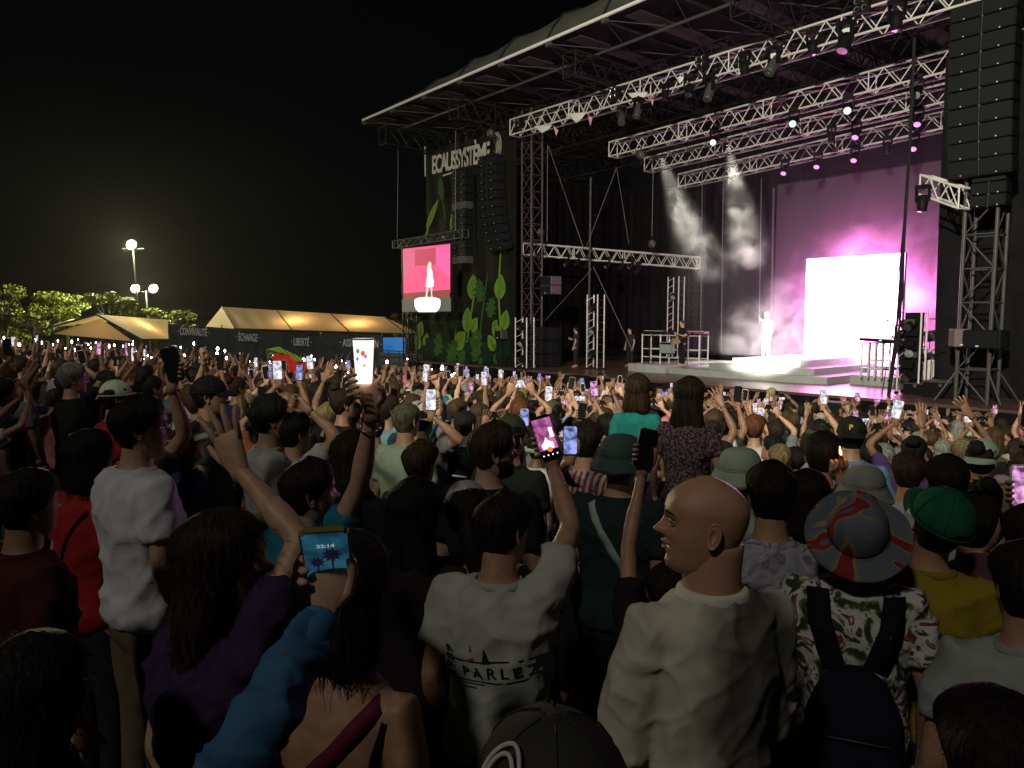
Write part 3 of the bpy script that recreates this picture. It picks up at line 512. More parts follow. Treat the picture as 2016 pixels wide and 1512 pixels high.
def mstand(label, px, py, top, z0=ZD, boom=(.25, .1), head=None):
    b = deck(px, py, z0); zt = onw(px, top, b[1])[2]; t = Thing('microphone_stand', label, 'stand', b, group='thin stands on the stage'); t.tube('pole', b, (b[0], b[1], zt), .014, DARKST)
    for k in range(3): t.tube('leg', b + [.25 * math.cos(2.1 * k + .4), .25 * math.sin(2.1 * k + .4), .01], b + [0, 0, .25], .012, DARKST)
    t.tube('boom', (b[0], b[1], zt), (b[0] + boom[0], b[1], zt + boom[1]), .012, DARKST)
    if head: t.box('plate', (b[0], b[1], zt + .03), head, BLK)
    else: t.put('microphone', lathe('mic', [(.012, -.08), (.016, .02), (.028, .05), (.02, .08)], BLK, 8), (b[0] + boom[0], b[1], zt + boom[1]), (0, R(70), 0))
    return t
mstand('microphone stand on the riser with the guitarist', 1277, 717, 663, ZD + .3); mstand('stand with a flat tray above the drum kit', 1843, 752, 630, ZD + .3, (0, .02), (.42, .3, .03)); mstand('microphone boom in front of the keyboard player', 1757, 752, 640, ZD + .3, (-.25, .12)); mstand('bare mic stand at the deck beside the silver lamp tower', 1830, 778, 690)
b = deck(1826, 760); t = Thing('music_stand', 'dark music stand with tilted desk between lamp tower and drums', 'music stand', b); zt = onw(1826, 668, b[1])[2]; t.tube('pole', b, (b[0], b[1], zt), .016, DARKST); t.box('desk', (b[0], b[1], zt + .1), (.62, .03, .36), mat('desk_grey', (.05, .065, .06), .5), (R(20), R(-12), 0))
for k in range(3): t.tube('leg', b + [.25 * math.cos(2.1 * k), .25 * math.sin(2.1 * k), .01], b + [0, 0, .25], .012, DARKST)
for k, (px, py, l, sz) in enumerate(((1808, 776, 'heap of dark cable and cases at the foot of the tall lamp tower', .5), (1860, 782, 'low dark flight case beside the lattice tower feet', .7), (1762, 735, 'dark amplifier case behind the cable bundle', .6))):
    b = deck(px, py); t = Thing('flight_case', l, 'case', b); t.box('body', b + [0, 0, sz * .3], (sz * 1.3, sz, sz * .6), BLK, bev=True); t.box('lid', b + [0, 0, sz * .62], (sz * 1.3, sz, sz * .05), MIDST); t.box('latch', b + [0, -sz * .51, sz * .5], (.08, .02, .08), CHR)
# ================================================================ the field
V = []; F = []; xs = np.concatenate([np.linspace(-900, -70, 12), np.linspace(-60, 60, 49), np.linspace(70, 900, 12)]); ys = np.concatenate([np.linspace(-300, -20, 8), np.linspace(-15, 75, 46), np.linspace(85, 1500, 14)])
for y in ys:
    for x in xs: V.append((x, y, gz(x, y) - .0))
nx = len(xs); F = [(j * nx + i, j * nx + i + 1, (j + 1) * nx + i + 1, (j + 1) * nx + i) for j in range(len(ys) - 1) for i in range(nx - 1)]
tag(newobj('ground', pymesh('ground', V, F, mat('trampled_grass', (.045, .05, .025), .95, 0, .5, .7, 1, 8), True)), 'trampled grass field falling gently towards the stage', 'ground', kind='structure')
def wpt(px, py, Y): return at(px, py, Y)
# ---- fence panels with printed cloth
FCL = mat('fence_cloth', (.050, .058, .062), .8, 0, .3, 2, .5, 6); FLET = mat('fence_lettering', (.62, .64, .64), .8)
words = ['\u00b7 CONVIVIALIT\u00c9 \u00b7', '\u00b7 \u00c9CHANGE \u00b7', '\u00b7 LIBERT\u00c9 \u00b7', '\u00b7 ASSOCIATION \u00b7']
ed = [(331, 637), (435, 645), (545, 655), (665, 657), (752, 660)]; ctr = [(381, 654, 62), (488, 665, 46), (593, 674, 40), (710, 677, 82)]
for k in range(4):
    a, b = wpt(*ed[k], 44), wpt(*ed[k + 1], 44); zb = min(gz(*a[:2]), gz(*b[:2]))
    t = Thing('fence_banner', 'dark cloth fence panel lettered %s' % words[k].replace('\u00b7', '').strip(), 'fence', ((a[0] + b[0]) / 2, 44, zb), False); n = 26; V = []
    for i in range(n + 1):
        s = i / n; p = a + (b - a) * s; sg = -.12 * math.sin(math.pi * s)
        for j in range(7): V.append((p[0], 44 + .06 * math.sin(i * 1.3 + j * .8 + k) * (1 - abs(2 * s - 1) ** 4 * .6) + .05 * math.sin(j * 2.1 + i * .3), zb + (p[2] + sg - zb) * j / 6))
    t.mesh('cloth', V, [(i * 7 + j, (i + 1) * 7 + j, (i + 1) * 7 + j + 1, i * 7 + j + 1) for i in range(n) for j in range(6)], FCL, True)
    for p in (a, b): t.tube('post', (p[0], 44.12, zb), (p[0], 44.12, p[2] + .15), .04, MIDST)
    t.tube('rail', a + [0, .12, -.03], b + [0, .12, -.03], .025, MIDST); t.tube('rail', (a[0], 44.12, a[2] - 1.75), (b[0], 44.12, b[2] - 1.75), .025, ALU)
    cx, cy, wpx = ctr[k]; c = wpt(cx, cy, 43.84); me = text_mesh(words[k], .62, FLET, .003, .012, 0, 1.05); o = t.put('lettering', me, (c[0], 43.84, c[2]), (R(90), R(3), 0)); w_ = max(v.co.x for v in me.vertices) - min(v.co.x for v in me.vertices); o.scale = (wpx / FPX * 43.8 / w_, 1, 1)
# ---- tents
def canvas_mat(name, col):
    m = mat(name, col, .7, 0, .12, .8, .3, 2); n = m.node_tree.nodes; l = m.node_tree.links; b = n['Principled BSDF']; tr = n.new('ShaderNodeBsdfTranslucent'); tr.inputs[0].default_value = (*col, 1); mx = n.new('ShaderNodeMixShader'); mx.inputs[0].default_value = .45
    l.new(b.outputs[0], mx.inputs[1]); l.new(tr.outputs[0], mx.inputs[2]); l.new(mx.outputs[0], n['Material Output'].inputs[0]); return m
TCAN = canvas_mat('tent_canvas', (.62, .49, .30)); TEDGE = mat('tent_edge', (.10, .08, .05), .7)
def pt_light(name, loc, e, col, r=.2):
    L = bpy.data.lights.new(name, 'POINT'); L.energy = e; L.color = col; L.shadow_soft_size = r; o = newobj(name, L); o.location = loc; return o
def quadsheet(t, name, a, b, c, d, m, n=12, k=6, sag=.08):
    a, b, c, d = map(lambda p: V3(*p), (a, b, c, d)); V = []
    for i in range(n + 1):
        for j in range(k + 1):
            s, q = i / n, j / k; p = (a + (b - a) * s) * (1 - q) + (d + (c - d) * s) * q; V.append(p + V3(0, 0, -sag * math.sin(math.pi * q) * (1 + .4 * math.sin(s * 19))))
    return t.mesh(name, V, [(i * (k + 1) + j, (i + 1) * (k + 1) + j, (i + 1) * (k + 1) + j + 1, i * (k + 1) + j + 1) for i in range(n) for j in range(k)], m, True)
t = Thing('marquee_tent', 'long orange lit marquee tent behind the lettered fence', 'tent', (-11, 56, gz(-11, 56)), False)
r0, r1 = wpt(437, 604, 56), wpt(757, 624, 56); e0, e1 = wpt(463, 647, 52.5), wpt(800, 657, 52.5); l0 = wpt(405, 643, 56.5); f0, f1 = e0 + [-.2, 7, 0], e1 + [-.2, 7, 0]
for i in range(3): quadsheet(t, 'roof_panel', r0 + (r1 - r0) * i / 3, r0 + (r1 - r0) * (i + 1) / 3, e0 + (e1 - e0) * (i + 1) / 3, e0 + (e1 - e0) * i / 3, TCAN)
quadsheet(t, 'roof_panel', r0, r1, f1, l0 + [0, 2.5, 0], TCAN)
t.mesh('gable', [r0 + [-.01, 0, 0], e0 + [-.01, 0, 0], l0], [(0, 1, 2)], TCAN); t.mesh('gable', [r1, e1, f1], [(0, 1, 2)], TCAN)
for i in range(4): p, q_ = r0 + (r1 - r0) * i / 3, e0 + (e1 - e0) * i / 3; t.tube('roof_bar', p + [0, -.05, .02], q_ + [0, -.05, .03], .05, TEDGE)
t.tube('eave_bar', e0, e1, .05, TEDGE)
for p in (e0, e1, l0, f1, (e0 + e1) / 2): t.tube('post', (p[0], p[1], gz(p[0], p[1])), p, .05, MIDST)
for i in (0.3, .68): p = e0 + (e1 - e0) * i + [0, 2.2, -.2]; pt_light('tent_lamp', p, 330, (1, .63, .28), .3)
t = Thing('marquee_tent', 'low tan marquee tent with open gable beside the lit trees', 'tent', (-25, 50, gz(-25, 50)), False)
r0, r1 = wpt(190, 619, 48), wpt(334, 630, 57); a0, b0 = wpt(72, 652, 47.5), wpt(278, 668, 47.5); a1, b1 = wpt(140, 628, 57), wpt(334, 668, 52)
for i in range(2):
    quadsheet(t, 'roof_panel', r0 + (r1 - r0) * i / 2, r0 + (r1 - r0) * (i + 1) / 2, b0 + (b1 - b0) * (i + 1) / 2, b0 + (b1 - b0) * i / 2, TCAN)
    quadsheet(t, 'roof_panel', r0 + (r1 - r0) * i / 2, r0 + (r1 - r0) * (i + 1) / 2, a0 + (a1 - a0) * (i + 1) / 2, a0 + (a1 - a0) * i / 2, TCAN)
t.mesh('gable', [r0 + [0, .4, -.25], wpt(105, 657, 47.9), wpt(262, 672, 47.9)], [(0, 1, 2)], TCAN); t.tube('roof_bar', r0, a0, .07, TEDGE); t.tube('roof_bar', r0, b0, .07, TEDGE); t.tube('eave_bar', b0, b1, .05, TEDGE)
for p in (a0, b0, b1, a1): t.tube('post', (p[0], p[1], gz(p[0], p[1])), p, .05, MIDST)
pt_light('tent_lamp', (r0 + r1) / 2 + [.5, -.5, -1.1], 240, (1, .63, .28), .3); pt_light('tent_lamp', r0 + [0, 2., -1.2], 60, (1, .70, .36), .3)
# ---- bar lit blue beside the long tent, barrier
t = Thing('bar_counter', 'bar front glowing blue under the end of the orange tent', 'bar', (-8.3, 49, gz(-8.3, 49)), False); a, b = wpt(752, 660, 49), wpt(797, 672, 49)
BL = emit('bar_blue', (.02, .26, .80), .5); z0 = gz(-8.3, 49); t.box('panel', ((a[0] + b[0]) / 2, 49, (a[2] + z0) / 2 + .75), (b[0] - a[0], .1, 1.1), BL); t.box('counter', ((a[0] + b[0]) / 2, 49, z0 + .55), (b[0] - a[0] + .3, .5, 1.1), mat('bar_grey', (.12, .14, .15), .6)); t.box('shelf', ((a[0] + b[0]) / 2, 48.8, z0 + 1.13), (b[0] - a[0] + .4, .7, .05), MIDST)
t = Thing('crowd_barrier', 'grey metal crowd barrier between the bar and the banner', 'barrier', (-8.2, 43, gz(-8.2, 43)), False); a, b = wpt(745, 690, 43), wpt(826, 693, 42)
for k in range(5): p = a + (b - a) * k / 4; t.tube('post', (p[0], p[1], gz(p[0], p[1])), p, .03, MIDST)
for dz in (0, .35, .7): t.tube('rail', a - [0, 0, dz], b - [0, 0, dz], .03, MIDST)
t.mesh('sheet', [a - [0, -.04, .1], b - [0, -.04, .1], b - [0, -.04, 1.1], a - [0, -.04, 1.1]], [(0, 1, 2, 3)], mat('barrier_sheet', (.10, .11, .12), .7))
# ---- floodlight masts
FL = emit('floodlight', (1, .95, .55), 26)
LAMPG = lathe('lamp_glass', [(.40, 0), (.36, .10), (.22, .17), (.01, .19)], FL, 18)
def mast(label, px, ytop, Y, heads, e):
    p = wpt(px, ytop, Y); g = gz(p[0], p[1]); t = Thing('floodlight_mast', label, 'floodlight', (p[0], p[1], g), False); t.tube('pole', (p[0] + .25, p[1], g), p - [0, 0, .2], .08, DARKST, 8); t.tube('crossarm', p - [.9, 0, .3], p + [.9, 0, -.3], .035, DARKST)
    for dx in heads:
        c = p + [dx, -.1, 0]; t.box('housing', c, (.5, .28, .45), DARKST); t.put('lamp_glass', LAMPG, c + [0, -.16, -.02], (R(75), 0, 0)); pt_light('flood_lamp', c + [0, -.5, -.15], e, (1, .94, .52), .3)
mast('tall floodlight mast with one cluster burning yellow-white', 262, 482, 62, (0,), 13000); mast('shorter floodlight mast with two burning heads', 287, 568, 70, (-.85, .85), 8000)
# ---- trees
BARK = mat('bark', (.07, .055, .035), .9, 0, .3, 5, .6, 9)
LEAFM = []
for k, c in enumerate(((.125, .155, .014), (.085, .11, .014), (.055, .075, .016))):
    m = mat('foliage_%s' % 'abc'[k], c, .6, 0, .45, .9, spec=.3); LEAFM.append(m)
def tree(label, px, py, Y, wid, hgt, kind, nleaf=2600, seed=1):
    rg = random.Random(seed); c = wpt(px, py, Y); g = gz(c[0], c[1]); t = Thing('tree', label, 'tree', (c[0], c[1], g), False, group='lit trees beyond the tents'); top = c[2] + hgt / 2; base = c[2] - hgt / 2
    prof = [(.22, 0), (.16, .35), (.12, .7), (.05, 1)]; V = []; n = 8
    for r_, k in prof:
        for i in range(n): V.append((c[0] + r_ * math.cos(i * math.pi / 4) + .25 * k * k, c[1] + r_ * math.sin(i * math.pi / 4), g + (c[2] - g) * k * 1.1))
    tr = t.mesh('trunk', V, [(k * n + i, k * n + (i + 1) % n, (k + 1) * n + (i + 1) % n, (k + 1) * n + i) for k in range(3) for i in range(n)], BARK, True)
    cl = []
    for i in range(17):
        a, h, rr = rg.uniform(0, 6.28), rg.uniform(-.45, .5), rg.uniform(.25, 1); q_ = V3(c[0] + math.cos(a) * wid / 2 * rr * math.sqrt(1 - h * h * 2.2), c[1] + math.sin(a) * wid / 2 * rr * .9, c[2] + h * hgt); cl.append((q_, rg.uniform(.09, .17) * wid)); t.tube('limb', (c[0] + .1, c[1], g + (c[2] - g) * rg.uniform(.5, .95)), q_, .04, BARK, 5)
    V = []; F = []
    for i in range(nleaf):
        q_, rr = cl[rg.randrange(len(cl))]; d = V3(rg.gauss(0, 1), rg.gauss(0, 1), rg.gauss(0, 1)); d /= np.linalg.norm(d); p = q_ + d * rr * rg.random() ** .4 * V3(1, 1, .75); s = rg.uniform(.07, .16)
        x = V3(rg.gauss(0, 1), rg.gauss(0, 1), rg.gauss(0, .6)); x /= np.linalg.norm(x); y = np.cross(x, d); y /= np.linalg.norm(y) + 1e-9; k = len(V); V += [p - x * s, p + y * s * .6, p + x * s, p - y * s * .6]; F.append((k, k + 1, k + 2, k + 3))
    t.mesh('crown', V, F, LEAFM[kind]); return t
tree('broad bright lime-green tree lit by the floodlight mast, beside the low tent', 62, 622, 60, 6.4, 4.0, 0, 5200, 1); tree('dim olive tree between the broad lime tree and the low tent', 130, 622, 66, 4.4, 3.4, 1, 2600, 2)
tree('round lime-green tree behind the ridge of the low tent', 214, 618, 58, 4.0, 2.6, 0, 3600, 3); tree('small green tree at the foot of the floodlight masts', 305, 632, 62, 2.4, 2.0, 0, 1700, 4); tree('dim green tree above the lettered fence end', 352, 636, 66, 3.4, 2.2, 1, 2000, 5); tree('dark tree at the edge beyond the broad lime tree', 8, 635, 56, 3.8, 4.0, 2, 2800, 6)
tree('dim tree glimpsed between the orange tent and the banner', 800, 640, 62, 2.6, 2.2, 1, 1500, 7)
# ================================================================ people
SKIN = mat('skin', (.5, .3, .2), .48, 0, .16, 30, .12, 220, objcol=True, spec=.4)
HAIRM = mat('hair', (.02, .015, .01), .72, 0, .6, 60, .9, 70, objcol=True, stretch=(1, 1, .12), spec=.18)
CLOTH = mat('clothing', (.5, .5, .5), .88, 0, .10, 9, .55, 7, objcol=True, spec=.2)
TROUS = mat('trousers', (.03, .03, .04), .9, 0, .2, 9, .5, 9, objcol=True, spec=.2)
def tubegeo(P, rad, n=8, flat=1.0, up=(0.2, 1, .1)):
    P = [np.asarray(p, float) for p in P]; V = []; x = None; m = len(P)
    for i, p in enumerate(P):
        d = P[min(i + 1, m - 1)] - P[max(i - 1, 0)]; d = d / (np.linalg.norm(d) + 1e-9)
        if x is None: x = np.cross(d, up)
        x = x - d * (x @ d); x = x / (np.linalg.norm(x) + 1e-9); y = np.cross(d, x); r = rad[i]
        V += [p + r * (x * math.cos(2 * math.pi * k / n) + flat * y * math.sin(2 * math.pi * k / n)) for k in range(n)]
    F = [(i * n + k, i * n + (k + 1) % n, (i + 1) * n + (k + 1) % n, (i + 1) * n + k) for i in range(m - 1) for k in range(n)]
    return V, F + [tuple(range(n))[::-1], tuple(range((m - 1) * n, m * n))]
def loftgeo(secs, n=20, e=.9):
    """secs: (cx, cy, z, rx, ry)"""
    V = []
    for cx, cy, z, rx, ry in secs:
        for k in range(n):
            c, s = math.cos(2 * math.pi * k / n), math.sin(2 * math.pi * k / n); V.append((cx + rx * math.copysign(abs(c) ** e, c), cy + ry * math.copysign(abs(s) ** e, s), z))
    m = len(secs); F = [(i * n + k, i * n + (k + 1) % n, (i + 1) * n + (k + 1) % n, (i + 1) * n + k) for i in range(m - 1) for k in range(n)]
    return V, F + [tuple(range(n))[::-1], tuple(range((m - 1) * n, m * n))]
def join(*gs):
    V = []; F = []
    for v, f in gs: o = len(V); V += [tuple(x) for x in v]; F += [tuple(i + o for i in q) for q in f]
    return V, F
def xf(g, M): M = np.array(M); v = np.array(g[0]); return [tuple(p) for p in v @ M[:3, :3].T + M[:3, 3]], g[1]
TSC = bpy.data.scenes.new('workbench')
def remesh(g, voxel, it=6, disp=None, fac=.5):
    me = pymesh('tmp', *g); o = bpy.data.objects.new('tmp', me); TSC.collection.objects.link(o)
    m = o.modifiers.new('r', 'REMESH'); m.mode = 'VOXEL'; m.voxel_size = voxel
    if it: s = o.modifiers.new('s', 'SMOOTH'); s.factor = fac; s.iterations = it
    vl = TSC.view_layers[0]; vl.update(); dg = vl.depsgraph; e = o.evaluated_get(dg).to_mesh()
    n = len(e.vertices); V = np.empty(n * 3, np.float32); e.vertices.foreach_get('co', V); V = V.reshape(-1, 3)
    if disp is not None:
        N = np.empty(n * 3, np.float32); e.vertices.foreach_get('normal', N); V = V + N.reshape(-1, 3) * disp(V)[:, None]
    F = [tuple(p.vertices) for p in e.polygons]; o.evaluated_get(dg).to_mesh_clear(); bpy.data.objects.remove(o); bpy.data.meshes.remove(me)
    return V.tolist(), F
def ip(z, tab): zs, vs = zip(*tab); return float(np.interp(z, zs, vs))
FRONT = [(-.118, .040), (-.112, .066), (-.102, .081), (-.088, .085), (-.074, .079), (-.064, .086), (-.056, .087), (-.050, .081), (-.043, .090), (-.036, .088), (-.026, .085), (-.015, .086), (0, .082), (.012, .081), (.026, .089), (.04, .092), (.06, .088), (.08, .074), (.1, .046), (.112, .018), (.117, 0)]
BACK = [(-.118, -.01), (-.1, -.035), (-.08, -.058), (-.05, -.076), (-.02, -.090), (.01, -.099), (.04, -.102), (.065, -.094), (.085, -.076), (.1, -.053), (.112, -.025), (.117, 0)]
WID = [(-.118, .020), (-.110, .036), (-.095, .050), (-.07, .059), (-.04, .066), (-.01, .071), (.02, .075), (.045, .077), (.07, .070), (.09, .053), (.105, .032), (.113, .015), (.117, .001)]
FSM = [(-.118, .040), (-.112, .064), (-.102, .077), (-.088, .082), (-.06, .083), (-.03, .084), (0, .083), (.026, .089), (.04, .092), (.06, .088), (.08, .074), (.1, .046), (.112, .018), (.117, 0)]
NOSE = [(-.034, 0), (-.029, .010), (-.024, .026), (-.018, .030), (-.010, .026), (.005, .016), (.018, .008), (.03, 0)]
def ips(z, tab): return sum(ip(min(max(z + d, tab[0][0]), tab[-1][0]), tab) * w for d, w in ((-.010, .12), (-.005, .23), (0, .30), (.005, .23), (.010, .12))) if tab[0][0] + .008 < z < tab[-1][0] - .006 else ip(z, tab)
def headgeo(nz=30, nt=40, detail=True):
    zs = -.118 + .235 * (np.sin((np.linspace(0, 1, nz) - .5) * math.pi) * .35 + (np.linspace(0, 1, nz) - .5) * 1.3 * .5 + .5 - .0)
    zs = np.interp(np.linspace(0, 1, nz), [0, 1], [-.118, .117]); V = []
    for z in zs:
        f, b, w = ips(z, FSM), ips(z, BACK), ips(z, WID); yc = (f + b) / 2 * .3; df = ip(z, FRONT) - f
        for k in range(nt):
            a = 2 * math.pi * k / nt; c, s = math.cos(a), math.sin(a); x = w * math.copysign(abs(c) ** .92, c); y = yc + (f - yc if s > 0 else yc - b) * math.copysign(abs(s) ** (.9 if s < 0 else .82), s)
            if detail and s > 0:
                y += df * math.exp(-(x / .021) ** 2)
                y += ip(z, NOSE) * math.exp(-(x / (.011 + .006 * (z < -.012))) ** 2)
                y -= .010 * math.exp(-((abs(x) - .032) / .014) ** 2 - ((z - .010) / .010) ** 2)      # eye sockets
                y += .004 * math.exp(-((abs(x) - .034) / .02) ** 2 - ((z - .030) / .008) ** 2)       # brows
                y += .004 * math.exp(-((abs(x) - .042) / .016) ** 2 - ((z + .018) / .016) ** 2)      # cheekbones
                y -= .003 * math.exp(-(x / .024) ** 2 - ((z + .0505) / .0025) ** 2)
            if nz > 60:
                sc_ = 1 + .010 * mnoise.noise((x * 28, y * 28, z * 28)) + .006 * mnoise.noise((x * 70, y * 70, z * 70)) - (.010 * max(0, 1 - abs(((z - .052) / .011) % 1 - .5) * 9) if .045 < z < .085 and s > .45 else 0) * .5; x *= sc_; y *= sc_
            V.append((x, y, z))
    F = [(i * nt + k, i * nt + (k + 1) % nt, (i + 1) * nt + (k + 1) % nt, (i + 1) * nt + k) for i in range(nz - 1) for k in range(nt)] + [tuple(range(nt))[::-1], tuple(range((nz - 1) * nt, nz * nt))]
    return V, F
def eargeo(s, fine=True):
    n, V = (22 if fine else 10), []; rs = (0, .25, .45, .58, .72, .86, .96, 1.0); hp = (-.004, -.003, .001, .0035, .000, .0035, .0055, .001)
    for r, h in zip(rs, hp):
        for k in range(n):
            a = 2 * math.pi * k / n; c, q = math.cos(a), math.sin(a); ry = .0165 * (1 - .18 * (q < 0) * abs(q)); rz = .031 if q > 0 else .033; y = -.013 + ry * r * c - .004 * r * q; z = -.004 + rz * r * q
            out = .0035 + (-.013 - y + .0165) * .36; V.append((s * (.0715 + out * .55 + h * (1 if c < .55 or r < .6 else .4)), y, z))
    m = len(rs); V += [(s * .066, y * .9 - .001, z * .9) for x, y, z in V[-n:]]
    F = [(i * n + k, i * n + (k + 1) % n, (i + 1) * n + (k + 1) % n, (i + 1) * n + k) for i in range(m) for k in range(n)]
    return V, F if s > 0 else [f[::-1] for f in F]
def handgeo(kind, tx=1, n=6, r=.0085):
    g = [loftgeo([(0, 0, -.03, .026, .020), (0, 0, .0, .027, .019), (tx * .004, .002, .03, .036, .019), (tx * .003, .002, .06, .041, .016), (0, .002, .088, .041, .013), (0, .002, .1, .034, .008)], 12)]
    Ls = [.062, .078, .084, .074]
    for i in range(4):
        x = -tx * .031 + tx * .0207 * i; L_ = Ls[i]; sp = (i - 1.5) * tx
        if kind == 'open': P = [(x, .002, .07), (x + sp * .006, .006, .095 + L_ * .4), (x + sp * .012, .006, .095 + L_ * .75), (x + sp * .016, .012, .095 + L_)]
        elif kind == 'relax': P = [(x, .002, .075), (x + sp * .004, .012, .095 + L_ * .38), (x + sp * .005, .030, .095 + L_ * .68), (x + sp * .004, .050, .095 + L_ * .85)]
        elif kind == 'fist': P = [(x, 0, .075), (x, .012, .105), (x, .040, .100), (x, .045, .075), (x, .026, .068)]
        elif kind == 'cup': P = [(-tx * .018, .0, .055 + .017 * i), (-tx * .050, .012, .062 + .020 * i), (-tx * .058, .045, .066 + .020 * i), (-tx * .040, .075, .068 + .020 * i), (-tx * .015, .088, .068 + .02 * i)]
        else: z = .045 + .021 * i; P = [(-tx * .012, .0, z - .008), (-tx * .040, .000, z + .004), (-tx * .0475, .016, z + .008), (-tx * .042, .029, z + .010), (-tx * .033, .031, z + .012)]
        m = len(P); g.append(tubegeo(P, [r * 1.12] + [r] * (m - 3) + [r * .9, r * .6], n))
    if kind in ('open', 'relax'): P = [(tx * .020, .004, .02), (tx * .044, .010, .045), (tx * .060, .016, .068), (tx * .068, .018, .092)]
    elif kind == 'fist': P = [(tx * .020, .004, .02), (tx * .042, .018, .045), (tx * .035, .045, .070), (tx * .008, .052, .082)]
    elif kind == 'cup': P = [(tx * .020, .004, .02), (tx * .048, .018, .045), (tx * .056, .045, .065), (tx * .044, .072, .078)]
    else: P = [(tx * .018, .003, .012), (tx * .041, .006, .040), (tx * .0465, .018, .072), (tx * .043, .027, .098), (tx * .036, .030, .112)]
    m = len(P); g.append(tubegeo(P, [.015, .0125] + [.010] * (m - 3) + [.006], n)); return join(*g)
def frame(o, zdir, ydir):
    z = np.array(zdir, float); z /= np.linalg.norm(z); y = np.array(ydir, float); y -= z * (y @ z); y /= np.linalg.norm(y) + 1e-9; x = np.cross(y, z)
    M = np.eye(4); M[:3, 0], M[:3, 1], M[:3, 2], M[:3, 3] = x, y, z, o; return M
def rotM(yaw, pitch, roll, piv):
    return np.array(Matrix.Translation(piv) @ Matrix.Rotation(R(-yaw), 4, 'Z') @ Matrix.Rotation(R(pitch), 4, 'X') @ Matrix.Rotation(R(roll), 4, 'Y') @ Matrix.Translation(-Vector(piv)))
def ik(Sh, W, pole, a=.285, b=.255):
    d = W - Sh; L_ = np.linalg.norm(d); k = max(1., L_ / (a + b) * 1.005); a, b = a * k, b * k; u = d / L_; q = (a * a - b * b + L_ * L_) / (2 * L_); h = math.sqrt(max(0, a * a - q * q)); pv = np.array(pole, float); pv -= u * (pv @ u); pv /= np.linalg.norm(pv) + 1e-9
    return Sh + u * q + pv * h
TORSO = [(.84, .150, .108, 0), (.92, .168, .118, 0), (1.02, .150, .106, .004), (1.12, .147, .106, .006), (1.22, .160, .114, .004), (1.32, .175, .116, -.004), (1.39, .172, .098, -.012), (1.44, .120, .076, -.014), (1.475, .070, .062, -.008)]
def armpts(side, spec):
    sx = 1 if side == 'R' else -1; Sh = V3(sx * .178, -.01, 1.405)
    if spec is None or spec == 'down': E, W = V3(sx * .235, -.04, 1.12), V3(sx * .235, .05, .88)
    elif spec == 'front': E, W = V3(sx * .185, .04, 1.12), V3(sx * .06, .26, 1.10)
    elif spec == 'bent': E, W = V3(sx * .24, -.02, 1.13), V3(sx * .10, .24, 1.22)
    else:
        W = V3(*spec['w'])
        if W[2] > 1.35: Sh += V3(-sx * .012, 0, .045)
        E = ik(Sh, W, spec.get('pole', (sx * .8, .1, -.6)))
    return Sh, E, W
